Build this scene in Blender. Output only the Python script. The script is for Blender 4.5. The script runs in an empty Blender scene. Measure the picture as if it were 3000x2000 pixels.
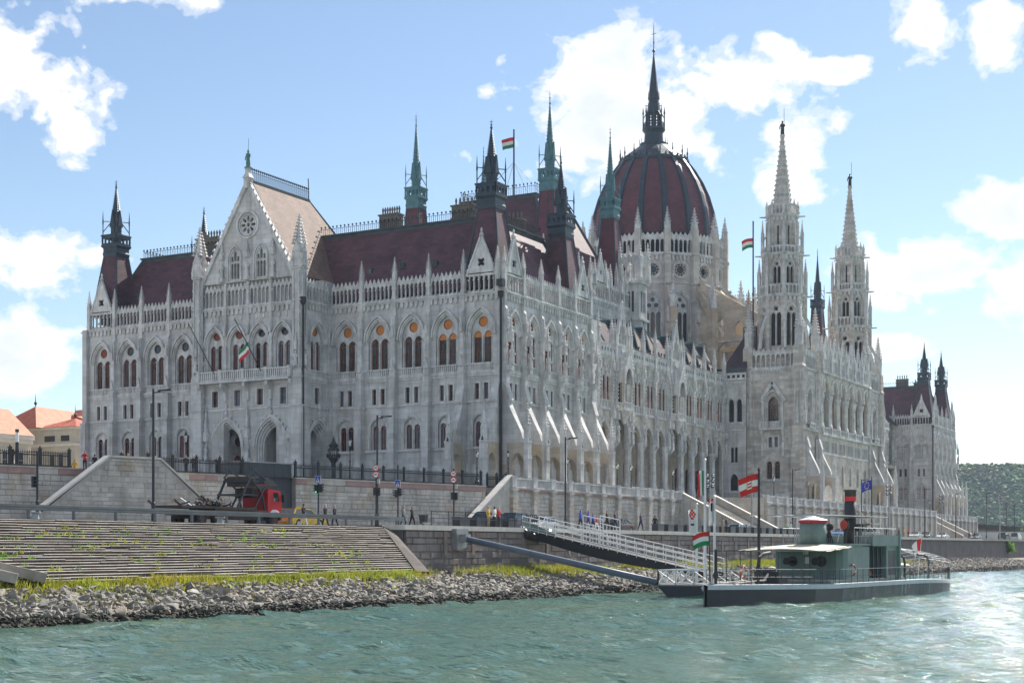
import bpy, bmesh, math, random
from mathutils import Vector, Matrix
from mathutils.geometry import tessellate_polygon
random.seed(7)
PI = math.pi
R = math.radians
sc = bpy.context.scene
COL = sc.collection

# ------------------------------------------------------------------ camera
cam_d = bpy.data.cameras.new('camera')
cam_d.sensor_width = 36.0
cam_d.lens = 36.0 * 4320 / 3000
cam_d.shift_y = 0.201
cam_d.clip_end = 20000
cam_d.clip_start = 0.5
cam = bpy.data.objects.new('camera', cam_d)
cam.location = (86.1, -153.5, 4.5)
cam.rotation_euler = (R(90), 0, R(28.9))
COL.objects.link(cam)
sc.camera = cam

# ------------------------------------------------------------------ light
SUN_EL, SUN_AZ = R(40), R(3)            # azimuth measured from +Y towards +X
sun_d = bpy.data.lights.new('sun', 'SUN')
sun_d.energy = 4.2
sun_d.angle = R(0.53)
sun_d.color = (1.0, 0.95, 0.86)
sun = bpy.data.objects.new('sun', sun_d)
sdir = Vector((math.sin(SUN_AZ) * math.cos(SUN_EL), math.cos(SUN_AZ) * math.cos(SUN_EL), math.sin(SUN_EL)))
sun.rotation_euler = (-sdir).to_track_quat('-Z', 'Y').to_euler()
sun.location = (0, 0, 200)
COL.objects.link(sun)

sc.view_settings.view_transform = 'Standard'
sc.view_settings.look = 'None'
sc.view_settings.gamma = 1.0
sc.view_settings.use_curve_mapping = False
sc.view_settings.exposure = 1.22
sc.cycles.max_bounces = 6
sc.cycles.diffuse_bounces = 2
sc.cycles.glossy_bounces = 3
sc.cycles.transmission_bounces = 3
sc.cycles.transparent_max_bounces = 8
sc.cycles.volume_bounces = 0
sc.cycles.caustics_reflective = False
sc.cycles.caustics_refractive = False
sc.cycles.use_denoising = True
sc.cycles.sample_clamp_indirect = 4.0

# ------------------------------------------------------------------ sky with clouds
world = bpy.data.worlds.new('World')
sc.world = world
world.use_nodes = True
wt = world.node_tree
wt.nodes.clear()

class NT:
    """tiny helper to write node trees"""
    def __init__(s, tree):
        s.t = tree
    def n(s, typ, **kw):
        nd = s.t.nodes.new(typ)
        ins = kw.pop('ins', {})
        for k, v in kw.items():
            setattr(nd, k, v)
        for k, v in ins.items():
            s.put(nd, k, v)
        return nd
    def put(s, nd, k, v):
        sock = nd.inputs[k]
        if isinstance(v, bpy.types.NodeSocket):
            s.t.links.new(v, sock)
        elif isinstance(v, bpy.types.Node):
            s.t.links.new(v.outputs[0], sock)
        else:
            sock.default_value = v
    def math(s, op, a, b=0.0, c=0.0, clamp=False):
        nd = s.n('ShaderNodeMath', operation=op, use_clamp=clamp)
        s.put(nd, 0, a); s.put(nd, 1, b)
        if op in ('MULTIPLY_ADD', 'SMOOTH_MIN', 'SMOOTH_MAX', 'COMPARE'):
            s.put(nd, 2, c)
        return nd.outputs[0]
    def ramp(s, fac, stops, interp='LINEAR'):
        nd = s.n('ShaderNodeValToRGB')
        cr = nd.color_ramp
        cr.interpolation = interp
        while len(cr.elements) < len(stops):
            cr.elements.new(0.5)
        for e, (p, c) in zip(cr.elements, stops):
            e.position = p
            e.color = (c, c, c, 1) if isinstance(c, (int, float)) else (c[0], c[1], c[2], 1)
        s.put(nd, 0, fac)
        return nd.outputs[0]
    def noise(s, vec, scale, detail=3.0, rough=0.5, dist=0.0, dim='3D'):
        nd = s.n('ShaderNodeTexNoise', noise_dimensions=dim)
        if vec is not None:
            s.put(nd, 'Vector', vec)
        nd.inputs['Scale'].default_value = scale
        nd.inputs['Detail'].default_value = detail
        nd.inputs['Roughness'].default_value = rough
        nd.inputs['Distortion'].default_value = dist
        return nd.outputs[0]
    def mix(s, fac, a, b, blend='MIX'):
        nd = s.n('ShaderNodeMix', data_type='RGBA', blend_type=blend)
        s.put(nd, 0, fac)
        for i, v in ((6, a), (7, b)):
            if isinstance(v, tuple) and len(v) == 3:
                v = (v[0], v[1], v[2], 1)
            s.put(nd, i, v)
        return nd.outputs[2]
    def comb(s, x, y, z):
        nd = s.n('ShaderNodeCombineXYZ')
        s.put(nd, 0, x); s.put(nd, 1, y); s.put(nd, 2, z)
        return nd.outputs[0]

def build_sky():
    N = NT(wt)
    sky = N.n('ShaderNodeTexSky', sky_type='NISHITA', sun_disc=False, sun_elevation=SUN_EL, sun_rotation=SUN_AZ,
              air_density=1.0, dust_density=0.15, ozone_density=1.0, altitude=100)
    tc = N.n('ShaderNodeTexCoord')
    sep = N.n('ShaderNodeSeparateXYZ', ins={0: tc.outputs['Generated']})
    x, y, z = sep.outputs
    # azimuth (0 = +Y, positive towards +X) and elevation of the direction, in degrees
    az = N.math('MULTIPLY', N.math('ARCTAN2', x, y), 180 / PI)
    el = N.math('MULTIPLY', N.math('ARCSINE', z), 180 / PI)
    # cloud banks in view: (azimuth, elevation, half width, half height) in degrees; broken sky all round, its unseen cover raised for fill light
    banks = [(-47.6, 17.4, 3.0, 2.2), (-45.8, 15.4, 1.5, 1.5), (-42.4, 20.3, 2.8, 1.2), (-47.4, 10.6, 3.6, 1.3), (-47.8, 6.8, 3.4, 1.9),
             (-23.4, 16.0, 5.4, 2.5), (-20.4, 17.2, 3.4, 1.9), (-25.4, 18.3, 2.4, 1.3), (-18.4, 15.2, 2.2, 1.6),
             (-18.9, 18.5, 1.3, 0.6), (-16.6, 17.6, 1.6, 0.55), (-13.2, 18.7, 1.7, 1.1), (-10.9, 18.5, 1.1, 1.3),
             (-18.2, 13.9, 1.9, 1.1), (-13.4, 10.2, 3.2, 1.3), (-9.4, 9.6, 2.6, 1.5), (-10.0, 12.2, 2.2, 1.1),
             (-14.4, 7.5, 1.3, 0.5), (-10.0, 4.6, 2.8, .8)]
    field = None
    for (a, e, w, h) in banks:
        u = N.math('DIVIDE', N.math('SUBTRACT', az, a), w)
        v = N.math('DIVIDE', N.math('SUBTRACT', el, e), h)
        d = N.math('SQRT', N.math('ADD', N.math('MULTIPLY', u, u), N.math('MULTIPLY', v, v)))
        f = N.math('SUBTRACT', 1.0, d)
        field = f if field is None else N.math('MAXIMUM', field, f)
    dv = N.n('ShaderNodeVectorMath', operation='MULTIPLY', ins={0: tc.outputs['Generated'], 1: (44.0, 44.0, 60.0)})
    vec = dv.outputs[0]
    big = N.math('MULTIPLY', N.math('SUBTRACT', N.noise(vec, 0.075, 2.0, 0.5), 0.50), 5.0)
    outside = N.math('MAXIMUM', N.math('GREATER_THAN', N.math('ABSOLUTE', N.math('ADD', az, 28.5)), 23.0), N.math('GREATER_THAN', el, 23.0))
    field = N.math('MAXIMUM', field, N.math('SUBTRACT', N.math('MULTIPLY', N.math('ADD', big, 9.0), outside), 9.0))
    n1 = N.noise(vec, 0.30, 8.0, 0.58, 0.3)
    n2 = N.noise(vec, 1.0, 5.0, 0.55, 0.2)
    nn = N.math('ADD', N.math('MULTIPLY', N.math('SUBTRACT', n1, 0.5), 3.0), N.math('MULTIPLY', N.math('SUBTRACT', n2, 0.5), 1.7))
    dens = N.math('ADD', field, nn)
    alpha = N.ramp(dens, [(0.05, 0.0), (0.2, 0.35), (0.42, 0.92), (0.6, 1.0)], 'EASE')
    # the lit upper rims are white, thick undersides turn grey-blue
    dv2 = N.n('ShaderNodeVectorMath', operation='ADD', ins={0: vec, 1: (0.2, 0.3, 1.1)})
    n3 = N.noise(dv2.outputs[0], 0.30, 6.0, 0.55, 0.3)
    shade = N.ramp(N.math('ADD', N.math('MULTIPLY', dens, 0.45), N.math('MULTIPLY', N.math('SUBTRACT', n3, 0.45), 1.5)),
                   [(0.18, 0.0), (0.75, 0.6)])
    ccol = N.mix(shade, (1.0, 1.0, 1.0), (0.62, 0.70, 0.80))
    bg1 = N.n('ShaderNodeBackground', ins={0: sky, 1: 0.060})
    bg2 = N.n('ShaderNodeBackground', ins={0: ccol, 1: 0.50})
    mx = N.n('ShaderNodeMixShader', ins={0: alpha, 1: bg1.outputs[0], 2: bg2.outputs[0]})
    out = N.n('ShaderNodeOutputWorld', ins={0: mx.outputs[0]})
build_sky()

# ------------------------------------------------------------------ materials
MATS = {}
def mat(name, base=(0.5, 0.5, 0.5), rough=0.7, metal=0.0, var=0.0, vscale=0.5, bump=0.0, bscale=4.0, spec=0.5,
        streak=0.0, blocks=None, warm=None, emit=None, obj_var=0.0, coat=0.0, wet=None, transl=0.0):
    """procedural material: base colour, patchy variation, rain streaks, ashlar joints, fine bump"""
    m = bpy.data.materials.new(name)
    m.use_nodes = True
    t = m.node_tree
    N = NT(t)
    b = t.nodes['Principled BSDF']
    b.inputs['Roughness'].default_value = rough
    b.inputs['Metallic'].default_value = metal
    b.inputs['Specular IOR Level'].default_value = spec
    if coat:
        b.inputs['Coat Weight'].default_value = coat
        b.inputs['Coat Roughness'].default_value = 0.08
    tc = N.n('ShaderNodeTexCoord')
    geo = N.n('ShaderNodeNewGeometry')
    pos = geo.outputs['Position']
    col = (base[0], base[1], base[2], 1)
    hgt = None
    if blocks:
        bw, bh, dark, jit = blocks
        sp = N.n('ShaderNodeSeparateXYZ', ins={0: pos})
        u = N.math('ADD', sp.outputs[0], N.math('MULTIPLY', sp.outputs[1], 1.0))
        vec = N.comb(u, sp.outputs[2], 0.0)
        br = N.n('ShaderNodeTexBrick', ins={'Vector': vec})
        br.offset = 0.5
        br.inputs['Scale'].default_value = 1.0
        br.inputs['Brick Width'].default_value = bw
        br.inputs['Row Height'].default_value = bh
        br.inputs['Mortar Size'].default_value = 0.012
        br.inputs['Mortar Smooth'].default_value = 0.2
        br.inputs['Bias'].default_value = 0.0
        c1 = tuple(c * (1 + jit) for c in base) + (1,)
        c2 = tuple(c * (1 - jit) for c in base) + (1,)
        br.inputs['Color1'].default_value = c1
        br.inputs['Color2'].default_value = c2
        br.inputs['Mortar'].default_value = tuple(c * dark for c in base) + (1,)
        col = br.outputs[0]
        hgt = N.math('MULTIPLY', N.math('SUBTRACT', 1.0, br.outputs[1]), 0.02)
    if var > 0:
        n = N.noise(pos, vscale, 6.0, 0.6)
        f = N.ramp(n, [(0.3, 1 - var), (0.7, 1 + var)])
        col = N.mix(1.0, col, f, 'MULTIPLY')
    if warm:
        n = N.noise(pos, warm[1], 4.0, 0.6)
        f = N.ramp(n, [(0.5, 0.0), (0.72, warm[2])])
        col = N.mix(f, col, warm[0])
    if streak > 0:
        sp2 = N.n('ShaderNodeSeparateXYZ', ins={0: pos})
        vec = N.comb(N.math('MULTIPLY', sp2.outputs[0], 1.3), N.math('MULTIPLY', sp2.outputs[1], 1.3), N.math('MULTIPLY', sp2.outputs[2], 0.10))
        n = N.noise(vec, 1.1, 5.0, 0.65)
        f = N.ramp(n, [(0.48, 1.0), (0.72, 1 - streak)])
        col = N.mix(1.0, col, f, 'MULTIPLY')
    if obj_var > 0:
        oi = N.n('ShaderNodeObjectInfo')
        f = N.ramp(oi.outputs['Random'], [(0.0, 1 - obj_var), (1.0, 1 + obj_var)])
        col = N.mix(1.0, col, f, 'MULTIPLY')
    if wet:            # dark algae band with an uneven upper edge
        spw = N.n('ShaderNodeSeparateXYZ', ins={0: pos})
        f = N.ramp(N.math('ADD', N.math('SUBTRACT', spw.outputs[2], wet[0]), N.math('MULTIPLY', N.math('SUBTRACT', N.noise(pos, 0.8, 4.0, 0.6), 0.5), 0.9)), [(0.0, 1.0), (0.22, 0.0)])
        col = N.mix(f, col, wet[1])
    N.put(b, 'Base Color', col)
    if bump > 0 or hgt is not None:
        bn = N.n('ShaderNodeBump')
        bn.inputs['Strength'].default_value = 0.6
        bn.inputs['Distance'].default_value = 1.0
        h = None
        if bump > 0:
            h = N.math('MULTIPLY', N.noise(pos, bscale, 5.0, 0.6), bump)
        if hgt is not None:
            h = hgt if h is None else N.math('ADD', h, hgt)
        N.put(bn, 'Height', h)
        t.links.new(bn.outputs[0], b.inputs['Normal'])
    if emit:
        b.inputs['Emission Color'].default_value = (*emit[0], 1)
        b.inputs['Emission Strength'].default_value = emit[1]
    if transl:
        tb = N.n('ShaderNodeBsdfTranslucent'); N.put(tb, 'Color', col)
        mx = N.n('ShaderNodeMixShader', ins={0: transl, 1: b.outputs[0], 2: tb.outputs[0]})
        t.links.new(mx.outputs[0], t.nodes['Material Output'].inputs['Surface'])
    MATS[name] = m
    return m

mat('stone', (0.595, 0.59, 0.585), 0.85, var=0.22, vscale=0.35, blocks=(1.5, 0.62, 0.70, 0.10), streak=0.36, bump=0.01, bscale=3.0,
    warm=((0.42, 0.34, 0.24), 0.22, 0.35))
mat('stone_warm', (0.63, 0.575, 0.50), 0.85, var=0.22, vscale=0.4, blocks=(1.5, 0.62, 0.72, 0.10), streak=0.3, bump=0.01, warm=((0.44, 0.34, 0.23), 0.3, 0.5))
mat('stone_carved', (0.635, 0.63, 0.62), 0.85, var=0.26, vscale=0.9, streak=0.42, bump=0.02, bscale=5.0)
mat('stone_tower', (0.58, 0.54, 0.495), 0.85, var=0.22, vscale=0.5, blocks=(1.6, 0.55, 0.75, 0.20), streak=0.2, bump=0.01, warm=((0.36, 0.26, 0.18), 0.35, 0.5))
mat('stone_old', (0.50, 0.435, 0.36), 0.85, var=0.2, vscale=0.4, blocks=(1.5, 0.6, 0.8, 0.12), warm=((0.45, 0.30, 0.15), 0.3, 0.7))
mat('coping_white', (0.60, 0.575, 0.535), 0.85, var=0.15, vscale=1.0)
mat('wall_stone', (0.52, 0.49, 0.45), 0.9, var=0.22, vscale=0.8, bump=0.05, bscale=2.5, obj_var=0.14, warm=((0.38, 0.27, 0.14), 0.5, 0.6), streak=0.2)
mat('wall_mortar', (0.30, 0.28, 0.26), 0.95, var=0.2)
mat('cap_red', (0.40, 0.26, 0.24), 0.85, var=0.2, vscale=1.0)
mat('quay_stone', (0.27, 0.235, 0.225), 0.9, var=0.25, vscale=0.6, bump=0.06, bscale=2.0, obj_var=0.15, streak=0.35, warm=((0.28, 0.17, 0.10), 0.25, 0.5))
mat('quay_mortar', (0.17, 0.15, 0.145), 0.95, var=0.2)
mat('step_shade', (0.085, 0.070, 0.064), 0.95, var=0.5, vscale=0.7, warm=((0.15, 0.12, 0.10), 0.4, 0.8))  # dark step stone, the shade on the risers is put into the colour
mat('stone_drum', (0.56, 0.52, 0.475), 0.85, var=0.2, vscale=0.4, blocks=(1.5, 0.6, 0.8, 0.10), streak=0.2)
mat('step_stone', (0.38, 0.35, 0.315), 0.9, var=0.3, vscale=0.9, bump=0.05, bscale=3, obj_var=0.1, warm=((0.20, 0.13, 0.10), 0.8, 0.6))
mat('rock', (0.215, 0.20, 0.178), 0.9, wet=(1.42, (0.028, 0.027, 0.02)), var=0.3, vscale=0.9, bump=0.08, bscale=3.0, obj_var=0.25, warm=((0.30, 0.22, 0.15), 0.5, 0.5))
mat('tile_roof', (0.092, 0.040, 0.055), 0.58, var=0.35, vscale=0.3, blocks=(0.9, 0.45, 0.6, 0.2), bump=0.02, spec=0.35)
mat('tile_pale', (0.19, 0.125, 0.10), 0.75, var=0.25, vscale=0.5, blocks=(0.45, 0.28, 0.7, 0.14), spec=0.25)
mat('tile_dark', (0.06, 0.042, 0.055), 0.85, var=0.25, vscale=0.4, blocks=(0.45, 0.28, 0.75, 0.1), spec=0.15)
mat('dome_tile', (0.115, 0.030, 0.045), 0.5, var=0.28, vscale=0.3, blocks=(0.9, 0.45, 0.65, 0.15), spec=0.4)
mat('lead', (0.060, 0.075, 0.085), 0.75, metal=0.0, var=0.25, vscale=1.0)
mat('lead_dark', (0.030, 0.050, 0.070), 0.45, metal=0.3, var=0.25, vscale=1.0)
mat('copper', (0.07, 0.19, 0.215), 0.55, var=0.25, vscale=1.2, streak=0.2)
mat('iron', (0.025, 0.027, 0.032), 0.5, metal=0.3)
mat('chimney', (0.16, 0.14, 0.12), 0.85, var=0.25, vscale=1.5)
mat('wood', (0.24, 0.055, 0.02), 0.5, var=0.25, vscale=2.0)
mat('blind', (0.62, 0.22, 0.045), 0.7, var=0.12, vscale=2.0)
mat('shutter', (0.30, 0.075, 0.03), 0.6, var=0.15, vscale=2.0)
mat('glass', (0.014, 0.016, 0.022), 0.10, spec=0.6, obj_var=0.35)
mat('glass_curtain', (0.10, 0.12, 0.17), 0.3, var=0.5, vscale=1.6, obj_var=0.35)
mat('dark', (0.012, 0.012, 0.015), 0.9)
mat('bronze', (0.03, 0.032, 0.04), 0.5, metal=0.4)
mat('bronze_green', (0.08, 0.20, 0.19), 0.6)

# ------------------------------------------------------------------ mesh building
class MB:
    def __init__(s, *mats):
        s.v, s.f, s.m = [], [], []
        s.mats = mats or ('stone',)
        s.cur = 0
        s.smooth = False
    def use(s, name):
        if name not in s.mats:
            s.mats = tuple(s.mats) + (name,)
        s.cur = s.mats.index(name)
        return s
    def add(s, vs, fs):
        b = len(s.v)
        s.v.extend(tuple(p) for p in vs)
        for f in fs:
            s.f.append(tuple(b + i for i in f)); s.m.append(s.cur)
        return s
    def quad(s, a, b, c, d):
        return s.add([a, b, c, d], [(0, 1, 2, 3)])
    def box(s, x0, x1, y0, y1, z0, z1):
        vs = [(x0, y0, z0), (x1, y0, z0), (x1, y1, z0), (x0, y1, z0), (x0, y0, z1), (x1, y0, z1), (x1, y1, z1), (x0, y1, z1)]
        return s.add(vs, [(0, 3, 2, 1), (4, 5, 6, 7), (0, 1, 5, 4), (1, 2, 6, 5), (2, 3, 7, 6), (3, 0, 4, 7)])
    def cbox(s, cx, cy, z0, z1, hx, hy=None):
        hy = hx if hy is None else hy
        return s.box(cx - hx, cx + hx, cy - hy, cy + hy, z0, z1)
    def ring(s, cx, cy, prof, n=8, rot=0.0, sq=False, cap=True):
        """stack of n-gon rings: prof = [(radius, z)...]; for sq radius is the half width of a square"""
        k = 1.0 / math.cos(PI / n) if sq else 1.0
        vs = []
        for r, z in prof:
            for i in range(n):
                a = rot + 2 * PI * (i + (0.5 if sq else 0)) / n
                vs.append((cx + r * k * math.cos(a), cy + r * k * math.sin(a), z))
        fs = []
        for j in range(len(prof) - 1):
            for i in range(n):
                i2 = (i + 1) % n
                fs.append((j * n + i, j * n + i2, (j + 1) * n + i2, (j + 1) * n + i))
        if cap:
            fs.append(tuple(range(n - 1, -1, -1)))
            fs.append(tuple((len(prof) - 1) * n + i for i in range(n)))
        return s.add(vs, fs)
    def sq(s, cx, cy, prof, rot=0.0):
        return s.ring(cx, cy, prof, 4, rot, True)
    def tube(s, pts, r, n=6, r2=None, cap=True):
        pts = [Vector(p) for p in pts]
        vs, fs = [], []
        m = len(pts)
        for i, p in enumerate(pts):
            d = (pts[min(i + 1, m - 1)] - pts[max(i - 1, 0)]).normalized()
            a = d.cross(Vector((0, 0, 1)))
            if a.length < 1e-3:
                a = Vector((1, 0, 0))
            a.normalize()
            b = d.cross(a)
            rr = r if r2 is None else r + (r2 - r) * i / max(1, m - 1)
            for k in range(n):
                t = 2 * PI * k / n
                vs.append(p + a * (rr * math.cos(t)) + b * (rr * math.sin(t)))
        for i in range(m - 1):
            for k in range(n):
                k2 = (k + 1) % n
                fs.append((i * n + k, i * n + k2, (i + 1) * n + k2, (i + 1) * n + k))
        if cap:
            fs.append(tuple(range(n - 1, -1, -1))); fs.append(tuple((m - 1) * n + k for k in range(n)))
        return s.add(vs, fs)
    def bar(s, a, b, w, h=None):
        """rectangular bar from a to b"""
        h = w if h is None else h
        a, b = Vector(a), Vector(b)
        d = (b - a).normalized()
        x = d.cross(Vector((0, 0, 1)))
        if x.length < 1e-3:
            x = Vector((1, 0, 0))
        x.normalize()
        y = d.cross(x)
        x, y = x * (w / 2), y * (h / 2)
        vs = [a - x - y, a + x - y, a + x + y, a - x + y, b - x - y, b + x - y, b + x + y, b - x + y]
        return s.add(vs, [(0, 3, 2, 1), (4, 5, 6, 7), (0, 1, 5, 4), (1, 2, 6, 5), (2, 3, 7, 6), (3, 0, 4, 7)])
    def ext(s, poly, y0, y1):
        """extrude a (u, z) polygon from y0 to y1"""
        n = len(poly)
        vs = [(u, y0, z) for u, z in poly] + [(u, y1, z) for u, z in poly]
        fs = [tuple(range(n)), tuple(range(2 * n - 1, n - 1, -1))]
        fs += [(i, n + i, n + (i + 1) % n, (i + 1) % n) for i in range(n)]
        return s.add(vs, fs)
    def extx(s, poly, x0, x1):
        """extrude a (y, z) polygon from x0 to x1"""
        n = len(poly)
        vs = [(x0, y, z) for y, z in poly] + [(x1, y, z) for y, z in poly]
        fs = [tuple(range(n)), tuple(range(2 * n - 1, n - 1, -1))]
        fs += [(i, n + i, n + (i + 1) % n, (i + 1) % n) for i in range(n)]
        return s.add(vs, fs)
    def extz(s, poly, z0, z1):
        n = len(poly)
        vs = [(x, y, z0) for x, y in poly] + [(x, y, z1) for x, y in poly]
        fs = [tuple(range(n)), tuple(range(2 * n - 1, n - 1, -1))]
        fs += [(i, n + i, n + (i + 1) % n, (i + 1) % n) for i in range(n)]
        return s.add(vs, fs)
    def panel(s, outer, holes, y, depth, back=False):
        """flat wall face at y with holes and reveals running back by depth"""
        loops = [[Vector((u, z, 0)) for u, z in outer]] + [[Vector((u, z, 0)) for u, z in h] for h in holes]
        flat = [p for l in loops for p in l]
        tris = tessellate_polygon(loops)
        vs = [(p.x, y, p.y) for p in flat]
        s.add(vs, [tuple(t) for t in tris])
        if back:
            s.add([(p.x, y + depth, p.y) for p in flat], [tuple(t) for t in tris])
        for h in ([outer] if back else []) + list(holes):
            n = len(h)
            vs = [(u, y, z) for u, z in h] + [(u, y + depth, z) for u, z in h]
            s.add(vs, [(i, (i + 1) % n, n + (i + 1) % n, n + i) for i in range(n)])
        return s
    def band(s, inner, outer, y0, y1):
        """raised band between two open polylines of equal length (mouldings round an arch)"""
        n = len(inner)
        vs = [(u, y0, z) for u, z in inner] + [(u, y0, z) for u, z in outer] + [(u, y1, z) for u, z in outer] + [(u, y1, z) for u, z in inner]
        fs = []
        for i in range(n - 1):
            fs += [(i, i + 1, n + i + 1, n + i), (n + i, n + i + 1, 2 * n + i + 1, 2 * n + i), (3 * n + i, 3 * n + i + 1, i + 1, i)]
        fs += [(0, n, 2 * n, 3 * n), (n - 1, 2 * n - 1, 3 * n - 1, 4 * n - 1)]
        return s.add(vs, fs)
    def blob(s, c, r, n=6, m=4):
        prof = []
        for j in range(m + 1):
            t = -PI / 2 + PI * j / m
            prof.append((max(1e-3, r[0] * math.cos(t)), c[2] + r[2] * math.sin(t)))
        vs = []
        for q, z in prof:
            for i in range(n):
                a = 2 * PI * i / n
                vs.append((c[0] + q * math.cos(a), c[1] + q * r[1] / r[0] * math.sin(a), z))
        fs = [(j * n + i, j * n + (i + 1) % n, (j + 1) * n + (i + 1) % n, (j + 1) * n + i) for j in range(m) for i in range(n)]
        return s.add(vs, fs)
    def merge(s, o, loc=(0, 0, 0), rz=0.0, sc_=1.0):
        c, d = math.cos(rz), math.sin(rz)
        b = len(s.v)
        for x, y, z in o.v:
            x, y, z = x * sc_, y * sc_, z * sc_
            s.v.append((loc[0] + x * c - y * d, loc[1] + x * d + y * c, loc[2] + z))
        mm = []
        for nm in o.mats:
            s.use(nm); mm.append(s.cur)
        for f, k in zip(o.f, o.m):
            s.f.append(tuple(b + i for i in f)); s.m.append(mm[k])
        return s
    def mesh(s, name, smooth=None):
        me = bpy.data.meshes.new(name)
        me.from_pydata(s.v, [], s.f)
        for nm in s.mats:
            me.materials.append(MATS[nm])
        me.polygons.foreach_set('material_index', s.m)
        if smooth or (smooth is None and s.smooth):
            me.polygons.foreach_set('use_smooth', [True] * len(s.f))
        me.update()
        return me

def ob(name, mesh, parent=None, loc=(0, 0, 0), rz=0.0, scale=None, smooth=None):
    if isinstance(mesh, MB):
        mesh = mesh.mesh(name, smooth)
    o = bpy.data.objects.new(name, mesh)
    o.location = loc
    o.rotation_euler = (0, 0, rz)
    if scale is not None:
        o.scale = (scale, scale, scale) if isinstance(scale, (int, float)) else scale
    if parent is not None:
        o.parent = parent
    COL.objects.link(o)
    return o

def empty(name, loc=(0, 0, 0), rz=0.0, label=None, cat=None, group=None, kind=None):
    o = bpy.data.objects.new(name, None)
    o.location = loc
    o.rotation_euler = (0, 0, rz)
    o.empty_display_size = 0.5
    COL.objects.link(o)
    return tag(o, label, cat, group, kind)

def tag(o, label=None, cat=None, group=None, kind=None):
    if label: o['label'] = label
    if cat: o['category'] = cat
    if group: o['group'] = group
    if kind: o['kind'] = kind
    return o

# arch outlines -------------------------------------------------------
def arc(cx, zs, hw, k=1.0, n=6):
    """points over the arch from right springing to left springing; k=1 equilateral pointed, k=0.5 round"""
    r = 2 * hw * k
    pts = []
    if k <= 0.5:
        for i in range(2 * n + 1):
            t = PI * i / (2 * n)
            pts.append((cx + hw * math.cos(t), zs + hw * math.sin(t)))
        return pts
    c = cx + hw - r
    tmax = math.acos((cx - c) / r)
    for i in range(n + 1):
        t = tmax * i / n
        pts.append((c + r * math.cos(t), zs + r * math.sin(t)))
    c2 = cx - hw + r
    for i in range(n - 1, -1, -1):
        t = tmax * i / n
        pts.append((c2 - r * math.cos(t), zs + r * math.sin(t)))
    return pts
def arch(cx, z0, zs, hw, k=1.0, n=6):
    return [(cx - hw, z0), (cx + hw, z0)] + arc(cx, zs, hw, k, n)
def archh(hw, k):
    return hw if k <= 0.5 else math.sqrt((2 * hw * k) ** 2 - (2 * hw * k - hw) ** 2)
def rect(u0, u1, z0, z1):
    return [(u0, z0), (u1, z0), (u1, z1), (u0, z1)]
def circ(cx, cz, r, n=14):
    return [(cx + r * math.cos(2 * PI * i / n), cz + r * math.sin(2 * PI * i / n)) for i in range(n)]
def foil(cx, cz, r, lobes=4, depth=0.32, n=5, rot=PI / 4):
    """lobed opening"""
    pts = []
    for l in range(lobes):
        a0 = rot + 2 * PI * l / lobes
        ccx, ccz = cx + r * (1 - depth) * math.cos(a0), cz + r * (1 - depth) * math.sin(a0)
        rr = r * depth * 1.25
        for i in range(n):
            t = a0 - PI * 0.62 + PI * 1.24 * i / (n - 1)
            pts.append((ccx + rr * math.cos(t), ccz + rr * math.sin(t)))
    return pts
# ================================================================== PARLIAMENT
PARL = empty('parliament_building', (-33.6, 123, 11.4), 0,
             'vast pale stone gothic revival parliament with dark red dome and many spires', 'building')
POFF = Vector(PARL.location)
def part(name, mesh, loc=(0, 0, 0), rz=0.0, scale=None, parent=None, smooth=None):
    """a part of the parliament given in world coordinates"""
    if parent is None:
        return ob(name, mesh, PARL, tuple(Vector(loc) - POFF), rz, scale, smooth)
    return ob(name, mesh, parent, loc, rz, scale, smooth)
WEST = R(90)     # local -Y looks towards the river (+X)
GZ = 11.4        # upper ground

# ---------------------------------------------------------------- windows
MESH = {}
def cached(key, fn):
    if key not in MESH:
        MESH[key] = fn()
    return MESH[key]

def lancet_frame(hw, z0, zs, k, y, cross=True):
    """timber frame for one lancet light"""
    b = MB('wood')
    t = 0.07
    o = arch(0, z0, zs, hw, k, 5)
    i = arch(0, z0 + t, zs, hw - t, k, 5)
    b.panel(o, [i], y, 0.08, True)
    if cross:
        b.box(-hw + t, hw - t, y, y + 0.06, zs - 0.12, zs + 0.02)
        b.box(-0.035, 0.035, y + 0.005, y + 0.055, z0 + t, zs - 0.12)
        b.box(-hw + t, hw - t, y + 0.006, y + 0.054, (z0 + zs) / 2 - 0.05, (z0 + zs) / 2)
    return b

def pane_mesh(hw, z0, zs, k, y, m):
    b = MB(m)
    b.ext(arch(0, z0, zs, hw, k, 5), y, y + 0.03)
    return b.mesh('pane')

def rect_win(hw, z0, z1, y, m):
    f = MB('wood')
    t = 0.07
    f.panel(rect(-hw, hw, z0, z1), [rect(-hw + t, hw - t, z0 + t, z1 - t)], y, 0.08, True)
    f.box(-hw + t, hw - t, y, y + 0.06, z0 + (z1 - z0) * 0.62, z0 + (z1 - z0) * 0.62 + 0.06)
    return f

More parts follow.
